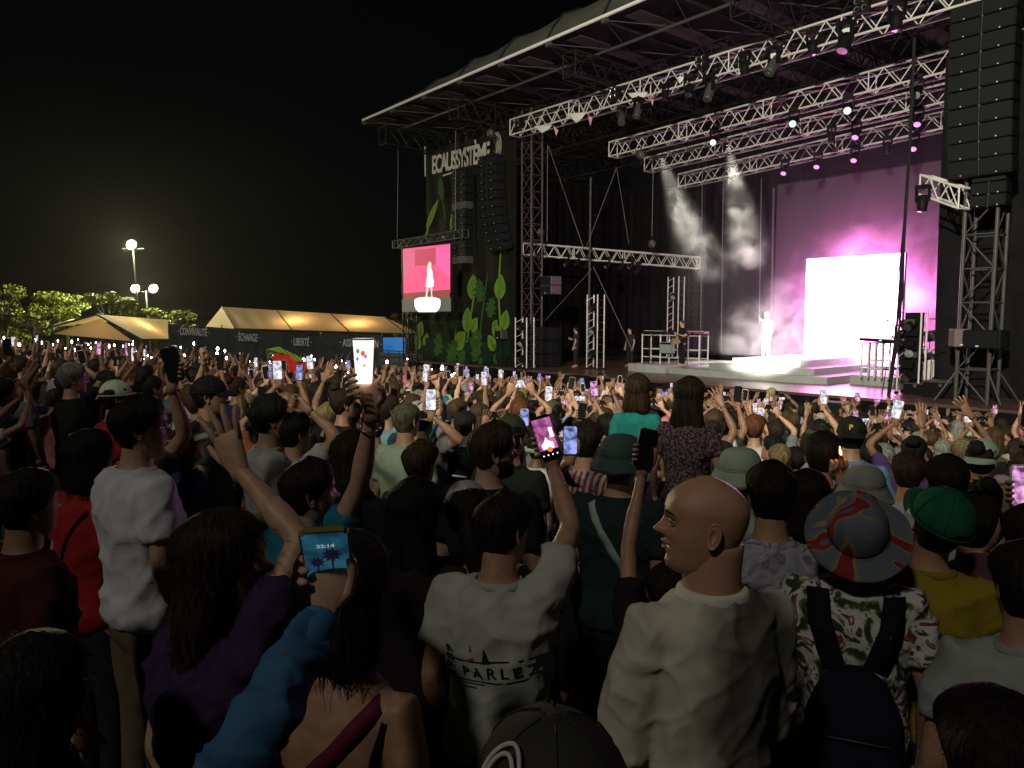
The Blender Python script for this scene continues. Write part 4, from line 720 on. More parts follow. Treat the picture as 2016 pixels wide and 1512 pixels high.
def bodymeshes(arms, head=(0, 0, 0), fem=False, voxel=.014, hd=(30, 40), sleeve='tee', hands={}, wrinkle=.0, belly=0, fine=True, thin=1.0, handr=.0085, seed=0, neckline=.0, sit=False, neck=1.0, hs=1.0):
    """figure 1.75 m tall in local coordinates, facing +Y. Returns dict of geometries"""
    sx_ = (.90 if fem else 1.0) * thin; tor = [(0, y, z, rx * sx_ * (1.07 if fem and z < 1 else 1), ry * thin * (1 + belly * math.exp(-((z - 1.08) / .15) ** 2))) for z, rx, ry, y in TORSO]
    HM = rotM(*head, (0, -.01, 1.50)) @ np.array(Matrix.Translation((0, .018, 1.632)) @ Matrix.Scale(hs, 4))
    parts = [loftgeo(tor, 20), tubegeo([(0, -.012, 1.42), (0, -.010, 1.47), (0, .002 - .012 * (neck > 1.1), 1.53), tuple((HM @ np.array([0, -.012 - .02 * (neck > 1.1), -.03, 1]))[:3])], [.075 * neck, .059 * neck, .056 * neck, .054 * neck], 16)]
    sh = [loftgeo([(cx, cy, z, rx + (.016 if z < 1.4 else .012), ry + (.018 if z < 1.4 else .010)) for cx, cy, z, rx, ry in tor if z < 1.46] + [(0, -.013, 1.462, .088, .068)], 24)]
    if wrinkle or sleeve: sh[0] = loftgeo([(0, 0, .87, .176 * sx_, .130 * thin)] + [(cx, cy, z, rx + (.020 if z < 1.4 else .028), ry + (.022 if z < 1.4 else .024)) for cx, cy, z, rx, ry in tor if .9 < z < 1.46] + [(0, -.012, 1.472 - neckline, .094, .078)], 24)
    hg = []; frames = {}
    for sd in 'RL':
        sx = 1 if sd == 'R' else -1; sp = arms.get(sd); Sh, E, W = armpts(sd, sp); Sh = Sh * [sx_, 1, 1]
        th = thin * (.88 if fem else 1)
        P = [V3(sx * .09, -.012, 1.385), Sh, Sh * .66 + E * .34, Sh * .33 + E * .67, E, E * .72 + W * .28, E * .4 + W * .6, W]
        parts.append(tubegeo(P, [.06 * th, .056 * th, .050 * th, .044 * th, .039 * th, .043 * th, .034 * th, .0265 * th], 12))
        if sleeve == 'tee': sh.append(tubegeo([V3(sx * .08, -.012, 1.385), Sh + [0, 0, .002], Sh * .72 + E * .28, Sh * .40 + E * .60], [.072, .071 * th, .066 * th, .064 * th], 14))
        elif sleeve == 'loose': sh.append(tubegeo([V3(sx * .07, -.012, 1.375), Sh + [0, 0, -.004], Sh * .6 + E * .4, E, E * .5 + W * .5, E * .2 + W * .8], [.074, .070, .072, .072, .062, .050], 16))
        elif sleeve == 'long': sh.append(tubegeo([V3(sx * .08, -.012, 1.385), Sh, Sh * .6 + E * .4, E, E * .5 + W * .5, E * .08 + W * .92], [.072, .070 * th, .063 * th, .060 * th, .052 * th, .040 * th], 14))
        parts_leg = [(sx * .085 * sx_, 0, .93), (sx * .095, .005, .72), (sx * .10, .012, .50), (sx * .105, -.004, .30), (sx * .11, -.012, .10), (sx * .11, -.012, .05)]
        if sit: parts_leg = [(sx * .085 * sx_, 0, .93), (sx * .13, .16, .90), (sx * .14, .32, .84), (sx * .13, .36, .64), (sx * .12, .34, .46), (sx * .12, .34, .40)]
        parts.append(tubegeo(parts_leg, [.098, .082, .058, .056, .038, .04], 10)); parts.append(tubegeo([(sx * .11, -.05 + .36 * sit, .035 + .33 * sit), (sx * .115, .02 + .36 * sit, .04 + .33 * sit), (sx * .125, .12 + .36 * sit, .028 + .33 * sit), (sx * .13, .17 + .36 * sit, .022 + .33 * sit)] if sit else [(sx * .11, -.05, .035), (sx * .115, .02, .04), (sx * .125, .12, .028), (sx * .13, .17, .022)], [.034, .042, .044, .026], 8, .75))
        kind = hands.get(sd, 'relax'); zd = W - E
        if isinstance(sp, dict) and 'zd' in sp: zd = V3(*sp['zd'])
        yd = V3(*sp['yd']) if isinstance(sp, dict) and 'yd' in sp else (V3(-sx, .2, 0) if zd[2] < 0 else V3(0, 1, 0) if kind == 'open' else V3(0, -1, 0))
        FM = frame(W, zd, yd); tx = sx * (-1 if (FM[:3, 0] @ np.array([1, 0, 0])) * 1 > 0 else 1)
        if isinstance(sp, dict) and 'tx' in sp: tx = sp['tx']
        frames[sd] = (FM, tx); hg.append(xf(handgeo(kind, tx, 6 if fine else 5, handr), FM))
    tr = []
    for sx in (1, -1): tr.append(tubegeo([(sx * .08, 0, .93), (sx * .13, .16, .90), (sx * .14, .32, .84), (sx * .13, .36, .64), (sx * .12, .34, .46)] if sit else [(sx * .075 * sx_, 0, .90), (sx * .095, .004, .72), (sx * .10, .008, .5), (sx * .105, 0, .3), (sx * .11, -.008, .09)], [.105, .098, .078, .072, .068], 10))
    tr.append(loftgeo([(0, 0, .80, .158, .116), (0, 0, .88, .172 * sx_, .122 * thin), (0, 0, .95, .158 * sx_, .112 * thin)], 16))
    disp = None
    if wrinkle:
        def disp(Vv):
            o = np.empty(len(Vv))
            for i, (x, y, z) in enumerate(Vv.tolist()):
                a = mnoise.noise((x * 9 + seed, y * 9, z * 4.2)) + .6 * mnoise.noise((x * 17 + z * 8, y * 17 + seed, z * 9 - x * 6)) + .25 * mnoise.noise((x * 38, y * 38 + z * 10, z * 22 + seed))
                a -= .9 * max(0, 1 - abs(mnoise.noise((x * 7 + seed * 2, y * 7, z * 2.6 + x * 2)) * 5)) * .5
                rd = 1 - abs(mnoise.noise((x * 6.5 + z * 3 + seed * 3, y * 6.5, z * 5 - x * 4))) * 2.4; rd2 = 1 - abs(mnoise.noise((x * 11 - z * 7 + seed, y * 11, z * 9))) * 2.6
                a += 1.5 * max(0, rd) ** 3 + .8 * max(0, rd2) ** 3
                o[i] = wrinkle * a
            return o
    body = remesh(join(*parts), voxel, 9)
    H = headgeo(*hd, detail=fine); hx = [xf(H, HM), xf(eargeo(1, fine), HM), xf(eargeo(-1, fine), HM)]
    return dict(body=join(body, *hx, *hg), shirt=remesh(join(*sh), voxel * .95, 6, disp), trousers=remesh(join(*tr), voxel * 2.0, 3), HM=HM, frames=frames)
# ---- hair (head coordinates)
def hairline(a):   # lowest hair height at angle a (0 = front)
    a = abs(a); return float(np.interp(a, [0, .5, .95, 1.25, 1.6, 2.1, 3.15], [.070, .066, .040, .010, -.022, -.060, -.070]))
def hairgeo(style, seed=0, fine=True, vol=1.0):
    rg = random.Random(seed); nt = 40 if fine else 18; nz = 16 if fine else 7; V = []; th = {'short': .010, 'buzz': .004, 'crop': .016, 'curly': .030, 'wavy': .022, 'long': .018, 'bob': .022, 'pony': .010, 'bun': .010}[style] * vol
    for j in range(nz + 1):
        k = j / nz
        for i in range(nt):
            a = 2 * math.pi * i / nt - math.pi; hl = hairline(a) + .009 * mnoise.noise((math.sin(a) * 4, math.cos(a) * 4, seed)) + .006 * mnoise.noise((math.sin(a) * 11, math.cos(a) * 11, seed + 2)); z = hl + (.1169 - hl) * math.sin(k * math.pi / 2) ** .9 if k < 1 else .1169
            f, b, w = ip(z, FRONT), ip(z, BACK), ip(z, WID); s_, c_ = math.sin(a), math.cos(a); yc = (f + b) / 2 * .3
            x = w * math.copysign(abs(s_) ** .92, s_); y = yc + (f - yc if c_ > 0 else yc - b) * math.copysign(abs(c_) ** .85, c_)
            n = V3(x / .0055, y / .0095, (z - .0) / .0130 + .25); n /= np.linalg.norm(n); p = V3(x, y, z)
            q = p * 22 + seed * 3.1; lum = mnoise.noise(q) * .6 + mnoise.noise(q * 2.3) * .4
            t_ = th * (min(1, .08 + k * 2.8)) * (1 + (.9 if style in ('curly', 'wavy') else .35) * lum) + .0018
            if style == 'crop' and c_ > .3: t_ *= 1.5
            V.append(p + n * t_)
    F = [(j * nt + i, j * nt + (i + 1) % nt, (j + 1) * nt + (i + 1) % nt, (j + 1) * nt + i) for j in range(nz) for i in range(nt)]
    o = len(V)                                    # inner lip so that the edge has thickness
    for i in range(nt):
        p = np.array(V[i]); V.append(p * [.93, .93, 1] - [0, 0, .004 if fine else 0])
    F += [(i, o + i, o + (i + 1) % nt, (i + 1) % nt) for i in range(nt)] + [tuple(range(nz * nt, nz * nt + nt))]
    g = [(V, F)]
    def mane(secs, nn, amp, fr):
        m = loftgeo(secs, nn, .95); vv = []
        for x, y, z in m[0]:
            a = math.atan2(x, -y); d = amp * (mnoise.noise((a * fr + seed, z * 3, seed)) + .5 * mnoise.noise((a * fr * 2.4, z * 5, seed + 4))); vv.append((x * (1 + d), y * (1 + d * .6) , z + (.02 * mnoise.noise((a * 3, seed, 1)) if z < secs[0][2] + .05 else 0)))
        return vv, m[1]
    nn = 44 if fine else 14
    if style == 'long': g.append(mane([(0, -.055, -.46, .085, .028), (0, -.062, -.38, .118, .048), (0, -.06, -.25, .120, .058), (0, -.052, -.14, .106, .066), (0, -.040, -.06, .092, .078), (0, -.022, .0, .090, .090), (0, -.012, .05, .088, .092), (0, -.005, .09, .062, .066)], nn, .10, 4.5))
    if style == 'bob': g.append(mane([(0, -.04, -.15, .088, .060), (0, -.040, -.11, .104, .074), (0, -.034, -.05, .101, .084), (0, -.020, .0, .094, .090), (0, -.012, .05, .088, .092), (0, -.005, .09, .06, .064)], nn, .06, 4.5))
    if style == 'pony': g.append(mane([(0, -.12, -.34, .012, .010), (0, -.135, -.26, .036, .030), (0, -.145, -.12, .040, .034), (0, -.135, -.01, .028, .026), (0, -.095, .03, .018, .018)], 20 if fine else 8, .12, 4))
    if style == 'bun': g.append(loftgeo([(0, -.09, .06, .02, .02), (0, -.10, .075, .045, .04), (0, -.10, .105, .05, .046), (0, -.095, .135, .035, .03), (0, -.09, .145, .008, .008)], 14 if fine else 8))
    return join(*g)
def strands(g, n, L_, seed, w=.0016, down=.6, lift=.012):
    """thin loose hairs standing off a hair surface"""
    rg = random.Random(seed); Vs = np.array(g[0]); Fs = [f for f in g[1] if len(f) == 4]; V = []; F = []
    for _ in range(n):
        f = Fs[rg.randrange(len(Fs))]; q = Vs[list(f)]; a, b = rg.random(), rg.random(); p = (q[0] * (1 - a) + q[1] * a) * (1 - b) + (q[3] * (1 - a) + q[2] * a) * b
        nr = np.cross(q[1] - q[0], q[3] - q[0]); ln = np.linalg.norm(nr)
        if ln < 1e-9: continue
        nr /= ln; t = V3(rg.gauss(0, .5), rg.gauss(0, .5), -down); t -= nr * (t @ nr) * .8; t /= np.linalg.norm(t) + 1e-9; s = np.cross(t, nr) * w; k = len(V); l_ = L_ * rg.uniform(.5, 1.2); li = lift * rg.uniform(.2, 1.2)
        V += [p - s, p + s, p + t * l_ * .5 + nr * li + s * .7, p + t * l_ * .5 + nr * li - s * .7, p + t * l_ + nr * li * .6]; F += [(k, k + 1, k + 2, k + 3), (k + 3, k + 2, k + 4)]
    return V, F
# ---- hats (head coordinates)
def domegeo(rx, ry, z0, h, cy=-.004, n=24, m=8, e=1.0):
    V = []
    for j in range(m + 1):
        a = j / m * math.pi / 2; V += [(rx * math.cos(a) ** e * math.cos(2 * math.pi * k / n), cy + ry * math.cos(a) ** e * math.sin(2 * math.pi * k / n), z0 + h * math.sin(a)) for k in range(n)]
    return V, [(j * n + k, j * n + (k + 1) % n, (j + 1) * n + (k + 1) % n, (j + 1) * n + k) for j in range(m) for k in range(n)] + [tuple(range(n))[::-1]]
def visorgeo(rx, ry, z0, L_=.075, spread=1.05, n=14):
    V = []
    for i in range(n + 1):
        a = -spread + 2 * spread * i / n; k = 1 - (abs(a) / spread) ** 2.5
        for j in range(4): q = j / 3; V.append((math.sin(a) * (rx + .012 * q), math.cos(a) * ry + L_ * k * q, z0 - .018 * q * q * (1 + .5 * abs(a)) + .006 * math.cos(a * 2)))
    o = len(V); V += [(x, y, z - .004) for x, y, z in V]; F = [(i * 4 + j, i * 4 + j + 1, (i + 1) * 4 + j + 1, (i + 1) * 4 + j) for i in range(n) for j in range(3)]; F += [tuple(v + o for v in f[::-1]) for f in F]
    F += [(i * 4 + 3, o + i * 4 + 3, o + (i + 1) * 4 + 3, (i + 1) * 4 + 3) for i in range(n)]; return V, F
def brimgeo(r0x, r0y, wd, drop, z0, n=30, wob=.0, seed=0):
    V = []
    for j in range(5):
        q = j / 4
        for k in range(n): a = 2 * math.pi * k / n; V.append(((r0x + wd * q) * math.cos(a), -.004 + (r0y + wd * q) * math.sin(a), z0 - drop * q ** 1.2 + wob * q * mnoise.noise((math.cos(a) * 1.5, math.sin(a) * 1.5, seed))))
    o = len(V); V += [(x, y, z - .005) for x, y, z in V]; F = [(j * n + k, j * n + (k + 1) % n, (j + 1) * n + (k + 1) % n, (j + 1) * n + k) for j in range(4) for k in range(n)]; F += [tuple(v + o for v in f[::-1]) for f in F]; F += [(4 * n + k, o + 4 * n + k, o + 4 * n + (k + 1) % n, 4 * n + (k + 1) % n) for k in range(n)]; return V, F
def tube_ring(rx, ry, z, hh, cy=-.004, n=28, t=.004):
    V = [((rx + t * (j in (1, 2))) * math.cos(2 * math.pi * k / n), cy + (ry + t * (j in (1, 2))) * math.sin(2 * math.pi * k / n), z + hh * (0, 0, 1, 1)[j]) for j in range(4) for k in range(n)]
    return V, [(j * n + k, j * n + (k + 1) % n, (j + 1) * n + (k + 1) % n, (j + 1) * n + k) for j in range(3) for k in range(n)]
def skinned(name, g, m, parent, col=None, smooth=True):
    o = newobj(name, pymesh(name, g[0], g[1], m, smooth), parent)
    if col is not None: o.color = (*col, 1)
    return o
def addhat(P, HM, kind, col, back=False, bandcol=None, mtl=None, yaw=0, tilt=0, sc_=1.0):
    m = mtl or CLOTH; B = np.array(HM) @ np.array(Matrix.Rotation(R(-yaw), 4, 'Z') @ Matrix.Rotation(R(tilt), 4, 'X') @ Matrix.Scale(sc_, 4)); X = lambda g: xf(g, B)
    if kind == 'cap':
        d = domegeo(.090, .110, .030, .108); o = skinned('cap', X(d), m, P, col); a = 0 if not back else math.pi; vg = visorgeo(.088, .106, .034); Mv = np.array(Matrix.Rotation(a, 4, 'Z')); skinned('visor', X(xf(vg, Mv)), m, o, col)
        skinned('button', X(domegeo(.008, .008, .1365, .003, n=8, m=3)), m, o, col); skinned('sweatband', X(tube_ring(.0895, .1095, .026, .012)), m, o, [c * .7 for c in col])
        for k in range(6):
            a_ = k * math.pi / 3; skinned('seam', X(tubegeo([(.0915 * math.cos(q) * math.cos(a_), -.004 + .1115 * math.cos(q) * math.sin(a_), .030 + .1095 * math.sin(q)) for q in np.linspace(.05, 1.38, 6)], [.0014] * 6, 4)), m, o, [c * .75 for c in col])
        # gap of the size strap on the side away from the visor
        b_ = math.pi / 2 if back else -math.pi / 2; pts = [(.0935 * math.cos(b_ + q) , -.004 + .1135 * math.sin(b_ + q), .034 + .026 * math.cos(q / .42 * math.pi / 2)) for q in np.linspace(-.42, .42, 9)]; n9 = 9
        skinned('strap_gap', X((pts + [(.0935 * math.cos(b_), -.004 + .1135 * math.sin(b_), .032)], [tuple(range(9)) + (9,)])), BLKCLOTH, o)
    elif kind == 'bucket':
        d = domegeo(.088, .106, .03, .085, e=.55); o = skinned('bucket_hat', X(d), m, P, col); skinned('brim', X(brimgeo(.088, .106, .034, .058, .036, wob=.012)), m, o, col); skinned('seam', X(tube_ring(.089, .107, .030, .004)), m, o, [c * .6 for c in col])
    elif kind == 'fedora':
        d = domegeo(.084, .100, .02, .12, e=.35); v = [(x, y, z - (.03 * math.exp(-(x / .022) ** 2) if z > .09 else 0)) for x, y, z in d[0]]; o = skinned('fedora', X((v, d[1])), m, P, col); skinned('brim', X(brimgeo(.085, .101, .048, .004, .024, wob=.02, seed=3)), m, o, col); skinned('band', X(tube_ring(.085, .101, .026, .028)), CLOTH, o, bandcol or (.1, .1, .1))
    return o
SKINS = [(.46, .27, .17), (.40, .22, .135), (.52, .32, .21), (.30, .16, .09), (.36, .20, .12)]
# ---- phones
def screenmat(name, c1, c2, s, scale=9):
    if name in MATS: return MATS[name]
    m = emit(name, c1, s); n = m.node_tree.nodes; l = m.node_tree.links; tc = n.new('ShaderNodeTexCoord'); nz = n.new('ShaderNodeTexNoise'); nz.inputs['Scale'].default_value = scale; nz.inputs['Detail'].default_value = 2; rp = n.new('ShaderNodeValToRGB'); rp.color_ramp.elements[0].color = (*c2, 1); rp.color_ramp.elements[1].color = (*c1, 1); rp.color_ramp.elements[0].position = .38; rp.color_ramp.elements[1].position = .62
    l.new(tc.outputs['Object'], nz.inputs[0]); l.new(nz.outputs[0], rp.inputs[0]); l.new(rp.outputs[0], n['Principled BSDF'].inputs['Emission Color']); return m
SCR = {'pink': screenmat('screen_live_pink', (.95, .45, .85), (.10, .03, .09), 1.1, 26), 'white': screenmat('screen_live_white', (.9, .9, 1.), (.25, .25, .32), 1.15, 30), 'blue': screenmat('screen_live_blue', (.35, .45, 1.), (.05, .06, .16), 1., 26), 'dark': mat('screen_dark', (.012, .012, .014), .12), 'red': screenmat('screen_live_red', (1, .2, .25), (.25, .05, .06), .8, 24)}
def _rbox(w, h, d, b=.008):
    bm = bmesh.new(); bmesh.ops.create_cube(bm, size=1); bmesh.ops.scale(bm, vec=(w, d, h), verts=bm.verts); bmesh.ops.bevel(bm, geom=[e for e in bm.edges if abs((e.verts[0].co - e.verts[1].co).y) > 1e-6], offset=b, segments=3, affect='EDGES'); me = bpy.data.meshes.new('phone_body'); bm.to_mesh(me); bm.free(); return me
_ph = {}
def phone(label, M, screen, casecol='black', size=(.073, .150), group='phones held up', torch=None, cat='phone'):
    """M: 4x4 world matrix, x across, z up the phone, +y = screen side"""
    k = (casecol, size)
    if k not in _ph:
        me = _rbox(size[0], size[1], .0095); me.materials.append({'black': BLK, 'white': WHITEP, 'gold': mat('gold_case', (.55, .40, .12), .25, .7), 'tan': mat('tan_case', (.30, .20, .12), .6)}[casecol]); _ph[k] = me
        sm = _rbox(size[0] * .92, size[1] * .93, .0012, .005); _ph[k + ('s',)] = sm; cm = _rbox(.022, .03, .003, .004); cm.materials.append(BLK); _ph[k + ('c',)] = cm
    o = newobj('phone', _ph[k]); o.matrix_world = Matrix(M.tolist()); tag(o, label, cat, group)
    ks = k + ('s', screen)
    if ks not in _ph: me = _ph[k + ('s',)].copy(); me.materials.append(SCR[screen] if isinstance(screen, str) else screen); _ph[ks] = me
    s = newobj('screen', _ph[ks], o); s.location = (0, .0052, 0); c = newobj('camera_bump', _ph[k + ('c',)], o); c.location = (size[0] * .28, -.0058, size[1] * .38)
    if torch:
        if 'torch' not in _ph: _ph['torch'] = lathe('torch', [(.012, 0), (.001, .004)], TORCH, 8)
        q = newobj('torch', _ph['torch'], o); q.location = (size[0] * .28, -.0085, size[1] * .30); q.rotation_euler = (R(90), 0, 0); q.scale = (torch,) * 3
    return o
TORCH = emit('torch_white', (.92, .96, 1.), 26)
from mathutils.bvhtree import BVHTree
def ramp_mat(name, stops, scale=8, detail=3, kind='noise', rough=.85, distort=0):
    m = mat(name, (1, 1, 1), rough, 0, .1, 9, .4, 8); n = m.node_tree.nodes; l = m.node_tree.links; tc = n.new('ShaderNodeTexCoord')
    if kind == 'voronoi': tx = n.new('ShaderNodeTexVoronoi'); tx.inputs['Scale'].default_value = scale; out = tx.outputs['Distance']
    elif kind == 'wave': tx = n.new('ShaderNodeTexWave'); tx.inputs['Scale'].default_value = scale; tx.inputs['Distortion'].default_value = distort; tx.inputs['Detail'].default_value = detail; tx.inputs['Detail Scale'].default_value = 1.2; out = tx.outputs['Fac']
    else: tx = n.new('ShaderNodeTexNoise'); tx.inputs['Scale'].default_value = scale; tx.inputs['Detail'].default_value = detail; tx.inputs['Distortion'].default_value = distort; out = tx.outputs[0]
    l.new(tc.outputs['Object'], tx.inputs['Vector']); rp = n.new('ShaderNodeValToRGB'); cr = rp.color_ramp; cr.interpolation = 'LINEAR'
    while len(cr.elements) < len(stops): cr.elements.new(.5)
    for e, (p, c) in zip(cr.elements, stops): e.position = p; e.color = (*c, 1)
    l.new(out, rp.inputs[0]); l.new(rp.outputs[0], n['Principled BSDF'].inputs['Base Color']); return m
FLORAL = ramp_mat('floral_print', [(0, (.02, .02, .02)), (.40, (.03, .045, .02)), (.44, (.10, .14, .05)), (.48, (.52, .50, .46)), (.57, (.60, .58, .54)), (.60, (.03, .03, .03)), (.66, (.32, .05, .05)), (.70, (.5, .48, .44))], 11, 5, distort=1.6)
TIEDYE = ramp_mat('tie_dye', [(.3, (.16, .16, .2)), (.45, (.36, .37, .40)), (.52, (.14, .10, .17)), (.6, (.45, .46, .42)), (.7, (.13, .09, .15))], 7, 4, distort=1.2)
HATPRINT = ramp_mat('hat_print', [(0, (.30, .22, .10)), (.33, (.26, .19, .09)), (.345, (.09, .105, .13)), (.52, (.12, .135, .16)), (.53, (.22, .17, .08)), (.56, (.24, .19, .09)), (.575, (.20, .015, .025)), (.68, (.22, .018, .028)), (.69, (.10, .115, .14))], 5.0, 1.0, 'noise', .8, 1.6)
DRESS = ramp_mat('dress_print', [(.35, (.03, .022, .03)), (.5, (.05, .03, .04)), (.58, (.30, .22, .22)), (.62, (.06, .03, .04)), (.7, (.20, .06, .07))], 60, 2)
PLAID = ramp_mat('plaid', [(.4, (.05, .03, .04)), (.5, (.2, .17, .18)), (.6, (.05, .03, .05))], 24, 1, 'wave')
STRIPEM = ramp_mat('red_white_stripe', [(.42, (.45, .43, .42)), (.5, (.45, .43, .42)), (.55, (.30, .05, .05))], 9, 0, 'wave')
HERO = []
SHADOWED = mat('shadow_patch_shirt', (.56, .53, .43), .88, 0, .10, 9, .55, 7, spec=.2); n_ = SHADOWED.node_tree.nodes; l_ = SHADOWED.node_tree.links   # pale cotton with a cast shadow painted into the colour of the back
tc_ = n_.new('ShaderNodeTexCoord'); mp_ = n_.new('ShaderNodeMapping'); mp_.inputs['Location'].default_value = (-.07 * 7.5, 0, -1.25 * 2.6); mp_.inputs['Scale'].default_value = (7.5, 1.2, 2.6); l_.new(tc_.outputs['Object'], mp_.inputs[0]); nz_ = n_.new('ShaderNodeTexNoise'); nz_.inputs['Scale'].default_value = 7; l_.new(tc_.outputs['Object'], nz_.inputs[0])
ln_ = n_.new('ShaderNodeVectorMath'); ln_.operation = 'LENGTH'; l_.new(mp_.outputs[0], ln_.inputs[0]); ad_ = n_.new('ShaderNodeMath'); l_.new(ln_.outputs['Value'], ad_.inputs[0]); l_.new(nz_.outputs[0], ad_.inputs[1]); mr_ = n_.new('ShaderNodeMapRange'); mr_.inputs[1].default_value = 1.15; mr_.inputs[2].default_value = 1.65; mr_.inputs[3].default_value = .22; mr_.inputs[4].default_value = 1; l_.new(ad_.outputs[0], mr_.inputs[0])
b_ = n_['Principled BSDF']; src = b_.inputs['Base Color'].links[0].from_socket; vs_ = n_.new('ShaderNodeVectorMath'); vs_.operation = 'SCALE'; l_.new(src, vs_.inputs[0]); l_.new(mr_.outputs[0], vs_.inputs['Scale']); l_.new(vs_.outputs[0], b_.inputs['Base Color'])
def local_arms(M, arms):
    Mi = np.linalg.inv(M); out = {}; Rm = Mi[:3, :3] / np.cbrt(np.linalg.det(Mi[:3, :3]))
    for sd, sp in arms.items():
        if isinstance(sp, str): out[sd] = sp; continue
        sp = dict(sp); w = at(*sp['px']) if 'px' in sp else V3(*sp['world']); sp['w'] = (Mi @ np.append(w, 1))[:3]
        for k in ('pole', 'zd', 'yd'):
            if k in sp: sp[k] = Rm @ V3(*sp[k])
        out[sd] = sp
    return out
def hero(label, px, py, Y, yaw, fem=False, hair='short', hcol=(.012, .009, .007), shirt='tee', scol=(.05, .05, .05), smat=None, skin=0, head=(0, 0, 0), arms={}, hands={}, voxel=None, wrinkle=.0075, tcol=(.02, .02, .025), nstr=1000, strl=.035, hat=None, belly=0, thin=1., legs='stand', root=None, kk=None, hvol=1., hd=(30, 40), extra=.012, group=None, neckline=0, neck=None, hs=1.):
    top = at(px, py, Y) if root is None else V3(*root); g = gz(top[0], top[1])
    k = kk or (top[2] - g) / (1.75 + extra); kc = min(max(k, .60 if kk else .86), 1.12)
    if abs(kc - k) > .01: print('HERO scale', label, round(k, 2), '->', kc)
    k = kc; M = np.array(Matrix.Translation((top[0], top[1], top[2] - (1.75 + extra) * k)) @ Matrix.Rotation(R(-yaw), 4, 'Z') @ Matrix.Scale(k, 4))
    voxel = voxel or (.0145 if Y < 2.6 else .018 if Y < 4 else .023)
    A = local_arms(M, arms); D = bodymeshes(A, head, fem, voxel, hd, shirt, hands, wrinkle, belly, True, thin, seed=len(HERO) * 1.7, neckline=neckline, sit=legs == 'sit', neck=neck or (1. if fem else 1.08), hs=hs)
    o = newobj('person', pymesh('person', *D['body'], SKIN, True)); o.matrix_world = Matrix(M.tolist()); o.color = (*(SKINS[skin] if isinstance(skin, int) else skin), 1); tag(o, label, 'person', group)
    D['o'] = o; D['M'] = M; D['k'] = k
    s = skinned('shirt' if shirt else 'top', D['shirt'], smat or CLOTH, o, scol); D['s'] = s
    skinned('trousers', D['trousers'], TROUS, o, tcol)
    if shirt == 'tee' and not kk: skinned('collar', loftgeo([(0, -.012, 1.462, .096, .080), (0, -.012, 1.476, .088, .073), (0, -.011, 1.486, .080, .068), (0, -.011, 1.484, .074, .062), (0, -.012, 1.466, .080, .066)], 28), smat or CLOTH, o, [c * .9 for c in scol])
    if hair:
        hg = hairgeo(hair, len(HERO) + 1, True, hvol); hm = D['HM'].copy()
        if hair in ('long', 'bob', 'pony') and abs(head[1]) > 5: hm = rotM(head[0], head[1] * .5, head[2], (0, -.01, 1.5)) @ np.array(Matrix.Translation((0, .018, 1.632)))
        if nstr: hg = join(hg, strands(hg, nstr * (2 if Y < 3.5 else 1), strl if hair not in ('long', 'bob') else .09, len(HERO), .0011, 1.0 if hair in ('long', 'bob', 'pony') else .4, .016))
        D['hair'] = skinned('hair', xf(hg, hm), HAIRM, o, hcol)
    if hat: D['hat'] = addhat(o, D['HM'], **hat)
    HERO.append((top, k, M)); return D
def hand_world(D, sd, off=(0, .020, .105)):
    FM, tx = D['frames'][sd]; Mw = D['M'] @ FM; k = D['k']; Rw = Mw[:3, :3] / k; out = np.eye(4); out[:3, :3] = Rw; out[:3, 3] = Mw[:3, 3] + Rw @ (np.array(off) * k); return out
def roll(M, deg, axis='Y'): return M @ np.array(Matrix.Rotation(R(deg), 4, axis))
def bvh(g): return BVHTree.FromPolygons([Vector(v) for v in g[0]], g[1])
def on_back(T, x, z, off=.004, front=False):
    d = Vector((0, -1, 0)) if front else Vector((0, 1, 0)); h = T.ray_cast(Vector((x, 1 if front else -1, z)), d)
    return (V3(*h[0]) + V3(*h[1]) * off, V3(*h[1])) if h[0] else (None, None)
def strap(D, name, pts, w, m, off=.006, col=None, dens=14, front=False):
    T = D.setdefault('T', bvh(D['shirt'])); T2 = D.setdefault('T2', bvh(D['body'])) ; P = []
    for a, b in zip(pts[:-1], pts[1:]):
        for i in range(dens): P.append(V3(*a) * (1 - i / dens) + V3(*b) * i / dens)
    P.append(V3(*pts[-1])); L = []
    for i, p in enumerate(P):
        d = P[min(i + 1, len(P) - 1)] - P[max(i - 1, 0)]; d /= np.linalg.norm(d) + 1e-9; n = np.array([-d[1], d[0]]) * w / 2; row = []
        for q in (p + n, p - n):
            h, nn = on_back(T, q[0], q[1], off, front)
            if h is None: h, nn = on_back(T2, q[0], q[1], off, front)
            if h is None: row = None; break
            row.append((h, h - nn * (off + .004)))
        if row: L.append(row)
    V = []; F = []
    for i, ((a, a2), (b, b2)) in enumerate(L): V += [a, b, b2, a2]
    for i in range(len(L) - 1):
        k = i * 4
        if np.linalg.norm(V[k] - V[k + 4]) > .12: continue
        F += [(k + j, k + (j + 1) % 4, k + 4 + (j + 1) % 4, k + 4 + j) for j in range(4)]
    return skinned(name, (V, F), m, D['o'], col) if F else None
def print_on(D, name, me, x, z, rot=0, sx=1, off=.0025):
    T = D.setdefault('T', bvh(D['shirt'])); bm = bmesh.new(); bm.from_mesh(me); bmesh.ops.triangulate(bm, faces=bm.faces)
    dele = [f for f in bm.faces if f.normal.z < .5]; bmesh.ops.delete(bm, geom=dele, context='FACES'); c, s = math.cos(rot), math.sin(rot)
    for v in bm.verts:
        q = (v.co.x * sx, v.co.y); X = x + q[0] * c - q[1] * s; Z = z + q[0] * s + q[1] * c; h, n = on_back(T, X, Z, off)
        v.co = Vector(h) if h is not None else Vector((X, -.2, Z))
    m2 = bpy.data.meshes.new(name); bm.to_mesh(m2); bm.free(); m2.materials.append(me.materials[0]); return newobj(name, m2, D['o'])
